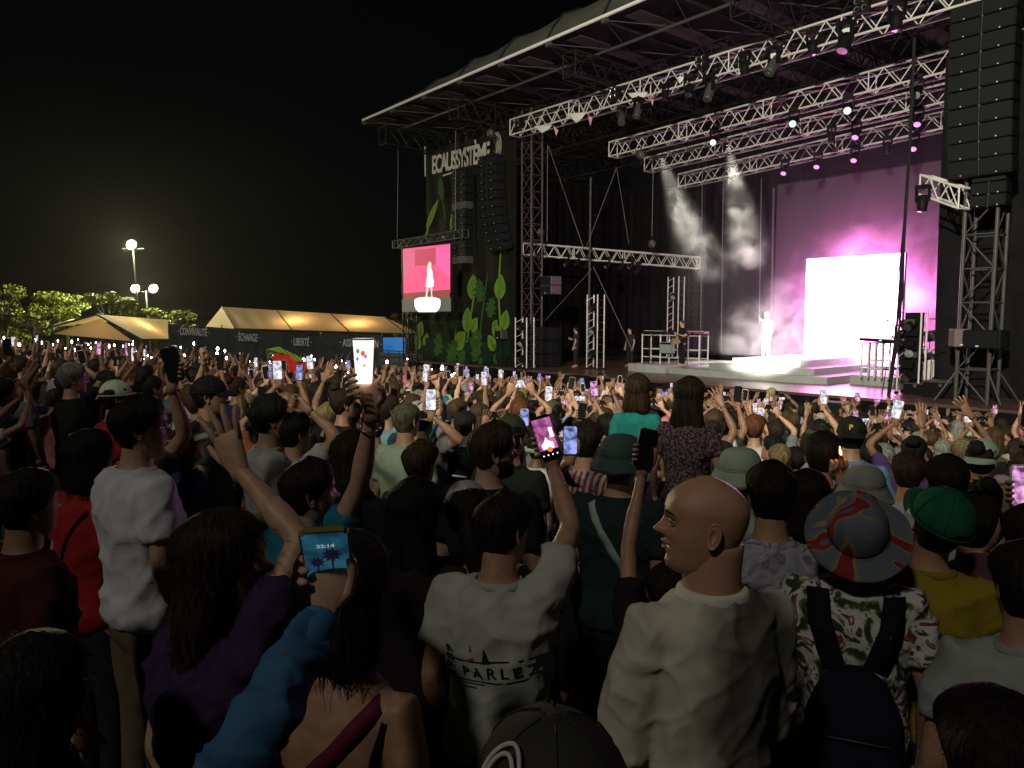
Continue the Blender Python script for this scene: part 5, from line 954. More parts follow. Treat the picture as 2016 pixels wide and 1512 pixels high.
def rectmesh(w, h, m, n=8):
    V = [(-w / 2 + w * i / n, -h / 2 + h * j, 0) for i in range(n + 1) for j in (0, 1)]; return pymesh('r', V, [(2 * i, 2 * i + 2, 2 * i + 3, 2 * i + 1) for i in range(n)], m)
UP = (0, 0, 1); TOC = (0, -1, 0)
INK = mat('shirt_ink', (.02, .02, .02), .8); INKR = mat('shirt_ink_red', (.25, .04, .03), .8)
# ---- the bald man in the pale shirt
D = hero('bald man in a loose pale shirt, head turned sideways', 1402, 935, 1.78, -14, hair=None, shirt='loose', scol=(.56, .53, .43), smat=SHADOWED, skin=(.50, .265, .165), head=(-68, 3, 0), voxel=.009, wrinkle=.0065, belly=.06, hd=(90, 120), extra=0, thin=.86, neck=1.2, arms={'R': 'front', 'L': 'front'})
BH = D['HM']; bo = D['o']; bo.data.materials[0] = mat('bald_skin', (.5, .27, .17), .42, 0, .20, 9, .22, 300, objcol=True, spec=.45)
skinned('collar', remesh(loftgeo([(0, -.014, 1.435, .092, .078), (0, -.014, 1.462, .089, .078), (0, -.014, 1.484, .083, .075), (0, -.014, 1.490, .080, .072)], 30), .006, 3), CLOTH, bo, (.72, .68, .56))
DKB = mat('brow_hair', (.03, .02, .015), .8); LIP = mat('lip', (.40, .17, .12), .5); EYEW = mat('eye_white', (.30, .28, .26), .4); EYED = mat('eye_dark', (.02, .015, .012), .3)
for s in (-1, 1):
    skinned('eyebrow', xf(tubegeo([(s * .016, .092, .030), (s * .030, .091, .0345), (s * .046, .078, .032), (s * .054, .068, .027)], [.002, .0034, .003, .001], 6), BH), DKB, bo)
    skinned('eye', xf(domegeo(.0118, .0118, -.0118, .0236, 0, 14, 10), BH @ np.array(Matrix.Translation((s * .032, .0640, .0085)))), EYEW, bo)
    skinned('eyelid', xf(tubegeo([(s * .020, .0765, .0085), (s * .027, .081, .0135), (s * .036, .0795, .0145), (s * .046, .071, .0085)], [.002, .0036, .0036, .002], 6), BH), SKIN, bo, (.40, .22, .13)); skinned('eyelid', xf(tubegeo([(s * .020, .0765, .006), (s * .030, .0785, .0012), (s * .046, .070, .006)], [.0016, .0026, .0016], 6), BH), SKIN, bo, (.40, .22, .13))
    skinned('pupil', xf(domegeo(.006, .006, -.006, .012, 0, 10, 6), BH @ np.array(Matrix.Translation((s * .033, .0712, .0085)))), EYED, bo)
skinned('lip', xf(tubegeo([(-.024, .071, -.0505), (-.012, .0865, -.0445), (0, .0905, -.0435), (.012, .0865, -.0445), (.024, .071, -.0505)], [.0015, .0042, .005, .0042, .0015], 8), BH), LIP, bo); skinned('lip', xf(tubegeo([(-.022, .071, -.052), (-.011, .0845, -.0575), (0, .0880, -.059), (.011, .0845, -.0575), (.022, .071, -.052)], [.0015, .0045, .0055, .0045, .0015], 8), BH), LIP, bo)
for s in (-1, 1): skinned('nostril', xf(domegeo(.0045, .006, -.003, .006, 0, 8, 4), BH @ np.array(Matrix.Translation((s * .009, .103, -.029)))), DKB, bo)
# ---- man with the printed sun hat
D = hero('man in a printed red and grey sun hat, floral shirt and navy backpack', 1690, 975, 2.4, 22, hair='short', scol=(.5, .5, .5), smat=FLORAL, head=(0, 20, 0), skin=1, nstr=0)
B = D['HM'] @ np.array(Matrix.Rotation(R(18), 4, 'X')); o = skinned('sun_hat', xf(domegeo(.096, .114, .02, .115, e=.5), B), HATPRINT, D['o']); skinned('brim', xf(brimgeo(.095, .113, .070, .022, .030, 40, .02, 2), B), HATPRINT, o); skinned('seam', xf(tube_ring(.096, .114, .024, .005), B), BLKCLOTH, o)
NAVY = mat('backpack_navy', (.010, .012, .022), .8, 0, .2, 6, .5, 30)
for s in (-1, 1): strap(D, 'backpack_strap', [(s * .115, 1.45), (s * .105, 1.36), (s * .06, 1.22)], .07, NAVY, .012)
bg = remesh(loftgeo([(0, -.20, .86, .12, .075), (0, -.215, .95, .15, .095), (0, -.21, 1.1, .145, .095), (0, -.19, 1.2, .10, .07), (0, -.18, 1.24, .05, .04)], 24), .016, 4); b_ = skinned('backpack', bg, NAVY, D['o']); skinned('pocket', remesh(loftgeo([(0, -.305, .90, .10, .02), (0, -.315, .95, .11, .028), (0, -.31, 1.03, .105, .024), (0, -.295, 1.05, .09, .015)], 18), .012, 3), NAVY, b_); skinned('zip', tubegeo([(-.10, -.30, 1.06), (0, -.318, 1.07), (.10, -.30, 1.06)], [.003] * 3, 5), MIDST, b_)
# ---- neighbours at the bald man's side
hero('man in a dark green cap and mustard T-shirt', 1836, 962, 2.55, 30, hair='short', scol=(.26, .19, .015), head=(-12, 14, 10), skin=1, nstr=0, hat=dict(kind='cap', col=(.008, .095, .05), tilt=8, yaw=-15, sc_=1.08))
hero('black haired person in black T-shirt beyond the mustard T-shirt', 1922, 974, 2.75, 20, hair='crop', scol=(.012, .012, .014), skin=3)
hero('man with short dark hair in a grey and purple tie-dye shirt', 1521, 914, 2.75, 12, hair='crop', hcol=(.010, .007, .006), smat=TIEDYE, skin=1)
hero('dark haired woman in black top behind the tie-dye shirt', 1592, 925, 3.2, 18, True, 'long', (.012, .008, .007), 'tee', (.012, .012, .014), skin=1)
D = hero('broad man in a dark teal T-shirt and teal bucket hat with pale strap', 1220, 856, 3.45, 30, hair='short', scol=(.018, .034, .034), skin=0, hat=dict(kind='bucket', col=(.05, .085, .075), sc_=1.13), nstr=0, thin=1.06)
strap(D, 'bag_strap', [(-.10, 1.45), (-.02, 1.33), (.05, 1.22), (.13, 1.08)], .034, mat('strap_pale', (.34, .40, .36), .8, 0, .2, 30), .006)
# ---- printed T-shirt
D = hero('man with black hair in a pale T-shirt lettered PARLEZ, filming with a phone', 982, 974, 2.28, 20, hair='crop', scol=(.42, .43, .38), skin=1, head=(18, -8, -6), wrinkle=.009, arms={'R': dict(px=(1088, 918, 2.58), pole=(.9, -.35, -.6), zd=(-.22, .1, 1), yd=(-.12, -1, .12), tx=-1), 'L': 'down'}, hands={'R': 'phone'}, thin=1.02)
print_on(D, 'lettering', text_mesh('PARLEZ', .052, INK, 0, .0012, 0, 1.55), .045, 1.215, R(6), 1.0)
for dz in (.040, -.030): print_on(D, 'lettering_rule', rectmesh(.31, .005, INK), .045 - dz * .1, 1.215 + dz, R(6))
print_on(D, 'lettering', text_mesh('1989', .050, INK, 0, .0012, 0, 1.1), -.128, 1.222, R(94), 1.0)
for dx, c in ((-.085, INKR), (-.035, INK)): print_on(D, 'printed_tree', pymesh('tri', [(-.013, 0, 0), (.013, 0, 0), (0, .055, 0)], [(0, 1, 2)], c), .045 + dx, 1.246, R(5))
print_on(D, 'lettering_rule', rectmesh(.10, .004, INK), -.05, 1.165, R(6)); print_on(D, 'lettering_rule', rectmesh(.06, .004, INK), -.055, 1.152, R(6))
ph = phone('phone in the PARLEZ T-shirt man\u2019s hand showing the pink stage', roll(hand_world(D, 'R', (0, .020, .112)), 4, 'Y'), 'dark', size=(.074, .158))
def scrpart(name, pts, m, dy, sz=(.068, .146)): return newobj(name, pymesh(name, [(x * sz[0], .0060 + dy, z * sz[1]) for x, z in pts], [tuple(range(len(pts)))[::-1]], m), ph)
scrpart('picture', [(-.5, -.30), (.5, -.30), (.5, .47), (-.5, .47)], screenmat('picture_pink', (.72, .18, .52), (.22, .05, .17), .9, 34), .0002)
scrpart('picture_wall', [(-.42, -.02), (-.24, -.02), (-.24, .22), (-.42, .21)], emit('picture_white', (1, .95, 1), 2.2), .0005)
scrpart('picture_glow', [(-.30, -.28), (.30, -.27), (.33, -.17), (.12, -.08), (.02, .02), (-.06, -.08), (-.3, -.14)], emit('picture_glow', (1, .9, .95), 1.6), .0004)
scrpart('record_button', [(-.05 + .13 * math.cos(a), -.30 + .062 * math.sin(a)) for a in np.linspace(0, 6.0, 14)], emit('record_orange', (1, .17, .03), 1.2), .0008)
for i in range(4): scrpart('button', [(-.36 + .24 * i + .035 * math.cos(a), -.425 + .016 * math.sin(a)) for a in np.linspace(0, 5.5, 8)], emit('picture_white', (1, .95, 1), 2.2), .0006)
D = hero('woman with a pale cap and dark ponytail beside the PARLEZ T-shirt', 942, 950, 2.62, 12, True, 'pony', (.012, .009, .008), 'tee', (.30, .28, .28), skin=1, head=(-8, -10, -16), hat=dict(kind='cap', col=(.42, .41, .46), sc_=1.02), hvol=1.3)
D = hero('bearded man with brown quiff in a black T-shirt, face turned to the stage screen side', 962, 832, 3.3, 22, hair='crop', hcol=(.035, .022, .012), scol=(.012, .016, .015), skin=2, head=(52, 0, 0), thin=1.04, hd=(44, 56), hvol=1.2)
bd = [(x * 1.02, y * 1.02 + .004, z) for x, y, z in headgeo(30, 40)[0]]; f = [q for q in headgeo(30, 40)[1] if len(q) == 4 and all(bd[i][2] < -.048 - .0 + .022 * (bd[i][1] < .055) and bd[i][1] > .0 for i in q)]; skinned('beard', xf((bd, f), D['HM']), HAIRM, D['o'], (.030, .018, .010))
D = hero('man with cropped hair in dark green top wearing a striped backpack', 914, 806, 5.6, 25, hair='buzz', hcol=(.02, .015, .012), scol=(.012, .022, .020), skin=0, nstr=0, hvol=1.6)
b_ = skinned('backpack', remesh(loftgeo([(0, -.19, .98, .13, .07), (0, -.20, 1.1, .15, .09), (0, -.19, 1.28, .14, .08), (0, -.17, 1.38, .08, .05)], 18), .018, 3), NAVY, D['o'])
for i in range(4): skinned('pale_stripe', tubegeo([(-.14, -.235, 1.04 + i * .085), (-.05, -.285, 1.055 + i * .085), (.06, -.285, 1.055 + i * .085), (.14, -.235, 1.04 + i * .085)], [.008] * 4, 5), WHITEP, b_)
hero('woman with long wavy dark hair in black top below the white cup', 690, 846, 3.3, 20, True, 'long', (.022, .016, .010), 'tee', (.013, .013, .015), skin=1, nstr=900)
# ---- the raised cup
D = hero('dark haired person in teal T-shirt holding up a glowing cup', 598, 905, 2.62, 38, hair='crop', hcol=(.014, .008, .007), scol=(.012, .16, .22), skin=2, head=(25, 0, 0), arms={'R': dict(px=(733, 812, 2.36), pole=(.9, -.1, -.45), zd=(-.16, .1, 1), yd=(0, -1, .05), tx=-1), 'L': 'down'}, hands={'R': 'cup'}, thin=.98)
cupM = at(717, 755, 2.36); cw, ch = .060, .138
CUP = mat('cup_plastic', (.85, .85, .82), .3); n_ = CUP.node_tree.nodes; n_['Principled BSDF'].inputs['Emission Color'].default_value = (1, .99, .93, 1); n_['Principled BSDF'].inputs['Emission Strength'].default_value = 1.15; CUP.cycles.emission_sampling = 'NONE'
cupo = newobj('cup', lathe('cup', [(.022, 0), (.0255, .002), (.0305, .09), (.0335, .140), (.0345, .142), (.0325, .143), (.0295, .09), (.0245, .006), (.001, .005)], CUP, 28, caps=False)); cupo.location = cupM; tag(cupo, 'tall white plastic cup glowing from a light inside, held above the crowd', 'cup')
newobj('rim', lathe('rim', [(.0335, .139), (.0352, .141), (.0352, .144), (.0335, .1445)], mat('cup_rim', (.75, .75, .72), .3), 28, caps=False), cupo)
for x, z, r_, c in ((-.012, .105, .006, (.05, .4, .12)), (.004, .098, .007, (.9, .15, .06)), (.012, .088, .005, (.65, .2, .55)), (-.014, .08, .005, (.1, .4, .55)), (.008, .06, .004, (.8, .5, .2))):
    rad = .0325; newobj('printed_motif', pymesh('motif', [(x + r_ * math.cos(a), -math.sqrt(max(0, (rad + .001) ** 2 - (x + r_ * math.cos(a)) ** 2)), z + r_ * 1.3 * math.sin(a)) for a in np.linspace(0, 5.6, 9)], [tuple(range(9))], emit('motif_%d' % int(z * 1000), c, .9)), cupo)
FM_ = D['frames']['R'][0]; Sh, E_, W_ = armpts('R', local_arms(D['M'], {'R': dict(px=(733, 812, 2.36), pole=(.9, -.1, -.45))})['R'])
for q_, r_ in ((.08, .0305), (.20, .0355)):
    fr = frame(W_ * (1 - q_) + E_ * q_, E_ - W_, (0, -1, 0)); ring = tubegeo([(r_ * math.cos(a), r_ * math.sin(a), .006 * math.sin(a)) for a in np.linspace(0, 6.28, 20)], [.0035] * 20, 5); skinned('bracelet', xf(ring, fr), BLK if q_ < .1 else CHR, D['o'])
# ---- waving girl, blue sleeve with gold phone, bob girl, cap
D = hero('girl with very long dark brown hair in a purple top, waving', 420, 1002, 1.62, 38, True, 'long', (.020, .012, .007), 'tee', (.040, .022, .065), skin=2, head=(38, 0, 0), voxel=.011, nstr=1600, arms={'R': dict(px=(472, 925, 1.78), pole=(.9, -.1, -.25), zd=(-.45, .15, 1), yd=(.2, 1, 0)), 'L': 'down'}, hands={'R': 'open'}, wrinkle=.008, hd=(44, 56))
D = hero('person in a blue sweater reaching a gold cased phone up', 0, 0, 0, 30, True, 'bob', (.02, .015, .01), 'long', (.045, .13, .25), skin=2, root=(-.62, .64, 1.60), voxel=.0085, wrinkle=.009, arms={'R': dict(px=(642, 1200, 1.22), pole=(.1, .2, -.9), zd=(.08, .10, 1), yd=(.05, -1, -.1), tx=-1), 'L': 'down'}, hands={'R': 'phone'}, nstr=0)
FMw = D['frames']['R'][0]; A_ = FMw[:3, 3] - FMw[:3, 2] * 0; Sh, E_, W_ = armpts('R', local_arms(D['M'], {'R': dict(px=(642, 1200, 1.22), pole=(.1, .2, -.9))})['R']); skinned('cuff', remesh(tubegeo([E_ * .30 + W_ * .70, E_ * .22 + W_ * .78, E_ * .05 + W_ * .95], [.041, .0375, .036], 16), .006, 3), CLOTH, D['o'], (.05, .15, .29))
gp = phone('gold cased phone with a blue palm tree wallpaper, held by the blue sleeve', roll(roll(hand_world(D, 'R', (0, .040, .112)), -46, 'X'), 9, 'Z'), screenmat('wallpaper_blue', (.03, .19, .28), (.012, .06, .12), .4, 20), 'gold', (.078, .150), torch=None); ph = gp
PALM = emit('wallpaper_palm', (.010, .008, .03), .5)
for cx_, cz, s_ in ((-.12, .06, .26), (.24, -.08, .20)):
    scrpart('wallpaper_palm', [(cx_ + s_ * (1 if i % 2 else .6) * math.cos(a), cz + .6 * s_ * (1 if i % 2 else .6) * math.sin(a)) for i, a in enumerate(np.linspace(0, 5.95, 18))], PALM, .0006); scrpart('wallpaper_palm', [(cx_ - .02, cz), (cx_ + .02, cz), (cx_ + .03, -.47), (cx_ - .03, -.47)], PALM, .0005)
o = newobj('clock_digits', text_mesh('22:14', .013, emit('digits', (.5, .65, .7), .5), 0, .0004), ph); o.location = (0, .0068, .036); o.rotation_euler = (R(90), 0, R(180))
D = hero('girl with a black bob and bare shoulders, burgundy bag strap across her back', 668, 1058, 1.52, 24, True, 'bob', (.010, .008, .008), None, (.008, .008, .010), skin=(.40, .22, .13), voxel=.010, nstr=1400, head=(5, 0, 0), hvol=1.25, wrinkle=0)
bpy.data.objects.remove(D['s']); tp = loftgeo([(0, 0, .80, .160, .124)] + [(0, y, z, rx * .9 + .008, ry + .010) for z, rx, ry, y in TORSO if z < 1.25] + [(0, .004, 1.27, .152, .120)], 26); D['shirt'] = remesh(join(tp), .011, 3); D['s'] = skinned('top', D['shirt'], CLOTH, D['o'], (.008, .008, .010))
strap(D, 'bag_strap', [(.14, 1.445), (.115, 1.41), (.06, 1.34), (-.06, 1.22), (-.14, 1.12)], .036, mat('strap_burgundy', (.11, .010, .032), .7, 0, .2, 30), .006); strap(D, 'top_strap', [(.15, 1.40), (.13, 1.32), (.12, 1.24)], .012, BLKCLOTH, .005); strap(D, 'top_strap', [(-.13, 1.41), (-.11, 1.32), (-.10, 1.24)], .012, BLKCLOTH, .005)
D = hero('person in a dark grey cap with white double ring emblem', 1085, 1420, .82, 10, hair='short', scol=(.02, .02, .02), skin=1, hat=dict(kind='cap', col=(.035, .034, .030), back=True, yaw=-35, sc_=1.12), nstr=0, extra=.035)
B = D['HM'] @ np.array(Matrix.Scale(1.12, 4)); 
for r_ in (.040, .028):
    pts = []
    for a in np.linspace(0, 2 * math.pi, 30):
        th, ph_ = -2.35 + r_ / .10 * math.cos(a), .62 + r_ / .105 * math.sin(a); pts.append((.0925 * math.cos(ph_) * math.cos(th), -.004 + .1125 * math.cos(ph_) * math.sin(th), .030 + .1105 * math.sin(ph_)))
    skinned('ring_emblem', xf(tubegeo(pts, [.0028] * 30, 6), B), mat('emblem_thread', (.55, .53, .48), .8), D['hat'])
# ---- dark figures of the front corner
hero('black haired person in dark red top at the dim crowd edge', 40, 926, 2.35, 35, hair='wavy', scol=(.05, .010, .010), skin=3); hero('dark haired short person in black below the red shirts', 45, 1258, 1.25, 25, True, 'bob', (.01, .008, .007), 'tee', (.012, .01, .01), skin=1)
hero('person in plain grey T-shirt cut by the frame beside the floral shirt', 2032, 1075, 1.95, 15, hair='crop', scol=(.30, .32, .29), skin=1); hero('dark haired short person in front of the grey T-shirt', 1965, 1374, 1.15, 18, hair='crop', hcol=(.012, .007, .006), scol=(.02, .015, .015), skin=1)
D = hero('woman with dark hair tied back, arm up with a dark phone', 1318, 1105, 2.35, 25, True, 'pony', (.012, .008, .006), 'tee', (.014, .012, .013), skin=1, arms={'L': dict(px=(1264, 930, 2.72), pole=(-.5, -.1, -.9), zd=(.10, .1, 1), yd=(.1, -1, .1)), 'R': 'down'}, hands={'L': 'phone'}); phone('dark phone held up beside the teal bucket hat', roll(hand_world(D, 'L'), -8), 'dark')
hero('woman with long black hair between the cup arm and the pale cap', 812, 942, 2.45, 22, True, 'long', (.008, .007, .007), 'tee', (.02, .012, .014), skin=1)
hero('brown haired person with short hair in grey top under the green T-shirt', 824, 868, 3.75, 22, hair='crop', hcol=(.045, .030, .014), scol=(.05, .05, .045), skin=0)
# ---- the far corner of the near crowd
D = hero('tall man with thick black hair and glasses in a plain white T-shirt', 265, 778, 3.0, 38, hair='wavy', hcol=(.010, .008, .007), scol=(.62, .63, .66), skin=0, head=(25, 0, 0), wrinkle=.009, tcol=(.13, .10, .06), hd=(40, 50)); skinned('glasses', xf(join(tubegeo([(.074, -.005, .012), (.072, .05, .014), (.056, .083, .014)], [.002] * 3, 5), tubegeo([(.034 + .022 * math.cos(a), .094 - .012 * math.cos(a), .010 + .018 * math.sin(a)) for a in np.linspace(0, 6.28, 14)], [.0018] * 14, 5), tubegeo([(-.034 - .022 * math.cos(a), .094 - .012 * math.cos(a), .010 + .018 * math.sin(a)) for a in np.linspace(0, 6.28, 14)], [.0018] * 14, 5)), D['HM']), BLK, D['o'])
D = hero('woman with black bob in a red T-shirt with thin dark strap', 168, 846, 3.15, 30, True, 'bob', (.008, .007, .007), 'tee', (.33, .018, .018), skin=0); strap(D, 'bag_strap', [(.13, 1.42), (.02, 1.25), (-.08, 1.05)], .014, BLKCLOTH, .005)
hero('curly haired woman in a pale green cap and blue T-shirt', 366, 832, 4.1, 60, True, 'bob', (.05, .035, .018), 'tee', (.016, .045, .12), skin=0, head=(10, 10, -8), hat=dict(kind='cap', col=(.42, .48, .36), sc_=1.08), hvol=1.3)
hero('man in a white cap and red T-shirt with white print', 222, 750, 5.3, 45, hair='short', scol=(.38, .02, .02), skin=0, hat=dict(kind='cap', col=(.50, .56, .44)), nstr=0); hero('grey haired man in black behind a small lit phone', 138, 715, 6.2, 50, hair='crop', hcol=(.13, .14, .12), scol=(.012, .014, .012), skin=0, nstr=0)
D = hero('dark haired person in grey top half hidden, arm up with a black phone', 278, 806, 3.75, 40, hair='crop', scol=(.05, .05, .05), skin=0, arms={'R': dict(px=(338, 762, 3.5), pole=(.8, .2, -.7), zd=(.1, .1, 1), yd=(.1, -1, .1)), 'L': 'down'}, hands={'R': 'phone'}); phone('big black phone tilted high over the far crowd', roll(hand_world(D, 'R', (0, .02, .11)), 22), 'dark', size=(.078, .165))
hero('man in a black cap seen in profile', 405, 741, 5.0, 70, hair='short', scol=(.10, .11, .10), skin=0, hat=dict(kind='cap', col=(.012, .012, .014)), nstr=0); hero('man with thick dark wavy hair in profile wearing a pale shirt', 527, 780, 4.2, 60, hair='curly', hcol=(.012, .014, .011), scol=(.35, .36, .34), skin=0)
D = hero('person in white T-shirt punching a fist up', 575, 812, 4.25, 40, hair='crop', hcol=(.01, .008, .008), scol=(.42, .43, .40), skin=0, arms={'R': dict(px=(606, 806, 4.15), pole=(.7, -.3, -.6)), 'L': 'down'}, hands={'R': 'fist'})
hero('man with pale cropped sides in a mint green T-shirt', 797, 790, 4.9, 30, hair='buzz', hcol=(.09, .085, .05), scol=(.36, .46, .33), skin=0, nstr=0, hvol=2)
D = hero('person in a white fedora with blue band lifting a lit phone', 828, 792, 5.3, 25, hair='short', scol=(.2, .2, .2), skin=0, hat=dict(kind='fedora', col=(.52, .53, .48), bandcol=(.02, .10, .40)), nstr=0, arms={'R': dict(px=(849, 818, 5.0), pole=(.8, -.1, -.6), zd=(0, .1, 1), yd=(0, -1, .1)), 'L': 'down'}, hands={'R': 'phone'}); phone('phone with bright bluish screen above the white fedora', hand_world(D, 'R'), 'white')
hero('person in an olive cap beyond the bearded man', 1003, 818, 4.3, 30, hair='short', scol=(.03, .04, .03), skin=0, hat=dict(kind='cap', col=(.05, .06, .03)), nstr=0)
D = hero('curly haired person in striped red and white top behind a blurry blue phone', 1152, 832, 4.4, 30, hair='curly', hcol=(.02, .013, .01), smat=STRIPEM, skin=0, arms={'L': dict(px=(1122, 905, 3.95), pole=(-.8, -.1, -.6), zd=(0, .1, 1), yd=(0, -1, .1)), 'R': 'down'}, hands={'L': 'phone'}); phone('phone with dark blue screen beside the curly hair', hand_world(D, 'L'), 'blue', size=(.078, .16))
# ---- children on shoulders
D1 = hero('black haired adult in navy carrying the child in turquoise', 1248, 818, 4.45, 28, hair='curly', hcol=(.010, .009, .009), scol=(.010, .014, .022), skin=0, hvol=.9)
D2 = hero('adult in plaid shirt carrying the long haired girl', 1362, 842, 3.95, 28, hair='short', scol=(.05, .04, .05), smat=PLAID, skin=0, nstr=0)
TEA = (.03, .33, .30)
D = hero('child in a turquoise T-shirt and headphones riding on shoulders', 1256, 738, 4.32, 26, True, 'bob', (.040, .026, .012), 'tee', TEA, skin=0, kk=.68, legs='sit', nstr=500, extra=.038, hs=1.18)
ring = tubegeo([(.098 * math.cos(a), -.01, .015 + .125 * math.sin(a)) for a in np.linspace(0, math.pi, 16)], [.008] * 16, 6); skinned('headphones', xf(ring, D['HM']), BLK, D['o']); 
for s in (-1, 1): skinned('ear_cup', xf(domegeo(.032, .036, -.012, .03, 0, 14, 4), D['HM'] @ np.array(Matrix.Translation((s * .088, -.008, -.005)) @ Matrix.Rotation(R(90 * s), 4, 'Y'))), mat('ear_cup_yellow', (.45, .25, .03), .5), D['o'])
hero('girl with very long brown hair in a dark floral dress riding on shoulders', 1357, 740, 3.82, 26, True, 'long', (.022, .014, .009), 'tee', (.05, .03, .04), smat=DRESS, skin=0, kk=.75, legs='sit', nstr=1400, hvol=1.2, extra=.034, hs=1.12)
# ---- towards the stage front
hero('person in a pale mint bucket hat and mint shirt', 1456, 882, 3.4, 30, hair='short', scol=(.33, .38, .32), skin=0, hat=dict(kind='bucket', col=(.34, .42, .33), sc_=1.12), nstr=0)
D = hero('black haired person holding a burning lighter', 1620, 852, 4.0, 25, hair='crop', hcol=(.012, .009, .008), scol=(.03, .025, .025), skin=1, arms={'R': dict(px=(1655, 948, 3.7), pole=(.7, -.2, -.8), zd=(-.12, .1, 1), yd=(-.3, -1, 0)), 'L': 'down'}, hands={'R': 'fist'})
lm = hand_world(D, 'R', (-.012, .03, .10)); lo_ = newobj('lighter', _rbox(.022, .06, .011, .004)); lo_.data.materials.append(mat('lighter_red', (.4, .05, .03), .3)); lo_.matrix_world = Matrix(lm.tolist()); tag(lo_, 'small lighter burning in a raised fist', 'lighter'); o = newobj('flame', lathe('flame', [(.001, .032), (.0065, .042), (.005, .056), (.001, .078)], emit('flame', (1, .42, .10), 9), 10), lo_); newobj('cap', lathe('lighter_cap', [(.009, .028), (.009, .034)], CHR, 10), lo_)
pt_light('lighter_flame_light', (lm @ np.array([0, -.015, .07, 1]))[:3], .35, (1, .45, .15), .01)
D = hero('person in a black cap lettered P and light blue T-shirt', 1678, 822, 5.2, 28, hair='short', scol=(.16, .28, .42), skin=0, hat=dict(kind='cap', col=(.014, .014, .013), back=True), nstr=0)
o = newobj('lettering', text_mesh('P', .045, mat('cap_yellow', (.62, .45, .03), .7), .001, .002), D['hat']); o.matrix_local = Matrix((D['HM'] @ np.array(Matrix.Translation((.0, -.116, .078)) @ Matrix.Rotation(R(78), 4, 'X'))).tolist())
hero('person in a grey felt bucket hat behind the printed sun hat', 1703, 918, 3.5, 25, hair='short', scol=(.15, .15, .15), skin=1, hat=dict(kind='bucket', col=(.24, .25, .22), sc_=1.13), nstr=0)
hero('brown haired person in white shirt with warm lit nape', 1790, 892, 4.3, 25, hair='crop', hcol=(.03, .018, .012), scol=(.42, .42, .40), skin=(.5, .26, .13)); hero('man with close black hair in white collar shirt', 1868, 899, 3.5, 25, hair='crop', hcol=(.012, .010, .009), scol=(.36, .36, .36), skin=1)
D = hero('person with a yellow flower band round dark hair', 1938, 938, 3.6, 22, True, 'bun', (.015, .012, .01), 'tee', (.06, .05, .05), skin=1)
for k in range(9): a = math.pi * k / 8; skinned('flower', xf(domegeo(.018, .018, 0, .012, 0, 8, 3), D['HM'] @ np.array(Matrix.Translation((.088 * math.cos(a), -.02, .045 + .075 * math.sin(a))))), mat('flower_yellow', (.55, .38, .03), .7), D['o'])
D = hero('dark haired person holding a white phone at the frame edge', 2040, 1000, 2.5, 10, hair='crop', scol=(.1, .04, .05), skin=1, arms={'L': dict(px=(2003, 1010, 2.62), pole=(-.5, -.1, -.8), zd=(0, .1, 1), yd=(0, -1, .1)), 'R': 'down'}, hands={'L': 'phone'}); phone('white cased phone showing a pink stage picture at the frame edge', hand_world(D, 'L'), 'pink', 'white')
# ================================================================ performers and crew
AUD = -129.4
def onstage(label, u, w, z, k, **kw):
    p = S(u, w, z); return hero(label, 0, 0, 0, kw.pop('yaw', AUD), root=(p[0], p[1], z + 1.762 * k), kk=k, wrinkle=.004, voxel=.02, nstr=0, hd=(24, 30), **kw)
D = onstage('singer with long blond hair in a short white dress, lit dazzling white', 9.62, 4.2, ZD + .672, .96, fem=True, hair='long', hcol=(.55, .42, .22), scol=(.82, .80, .76), tcol=(.82, .80, .76), skin=2, arms={'R': dict(world=S(9.55, 3.98, ZD + .672 + 1.38), pole=(.5, -.5, -.7)), 'L': 'down'}, hands={'R': 'fist'})
dr = loftgeo([(0, 0, .70, .205, .165), (0, 0, .82, .185, .145), (0, 0, .95, .165, .13), (0, 0, 1.05, .14, .112)], 20); skinned('dress_skirt', dr, CLOTH, D['o'], (.82, .80, .76))
mic = newobj('microphone', lathe('mic', [(.012, -.12), (.016, .02), (.026, .05), (.018, .08)], BLK, 10)); mic.matrix_world = Matrix(hand_world(D, 'R', (0, .03, .09)).tolist()); tag(mic, 'hand microphone held to the mouth by the singer', 'microphone'); newobj('grille', lathe('mic_grille', [(.026, .05), (.030, .07), (.022, .095), (.002, .102)], CHR, 10, caps=False), mic)
g0 = deck(1342, 722, ZD + .3); D = onstage('guitarist in black standing before the tubular rack', g0[0], g0[1], ZD + .312, 1.0, hair='crop', hcol=(.06, .035, .02), scol=(.012, .012, .013), tcol=(.012, .012, .014), skin=2, arms={'R': 'bent', 'L': 'bent'}, yaw=AUD + 20)
gp_ = S(g0[0] - .02, g0[1] - .30, ZD + 1.30); gt = newobj('electric_guitar', None); gt.location = gp_; gt.rotation_euler = (0, R(-20), R(-50)); tag(gt, 'pale electric guitar slung across the guitarist', 'guitar')
bp = [(-.20, 0), (-.17, .12), (-.06, .10), (.02, .14), (.12, .13), (.07, .05), (.12, -.02), (.14, -.12), (.04, -.14), (-.06, -.11), (-.16, -.13)]; vv, ff = extrude(bp, -.022, .022); newobj('body', pymesh('gbody', vv, ff, mat('guitar_wood', (.35, .25, .12), .35)), gt); o = newobj('neck', unit('box', mat('neck_wood', (.12, .06, .03), .4)), gt); o.location = (.38, 0, .01); o.scale = (.6, .02, .05); o = newobj('headstock', unit('box', BLK), gt); o.location = (.73, 0, .02); o.scale = (.16, .018, .075)
k0 = deck(1762, 752, ZD + .3); onstage('keyboard player in black bending over the keys', k0[0], k0[1] + .5, ZD + .312, 1.02, hair='short', scol=(.012, .012, .013), skin=2, head=(0, -20, 0), arms={'R': 'bent', 'L': 'bent'}, hat=dict(kind='cap', col=(.012, .012, .012)), yaw=AUD + 40)
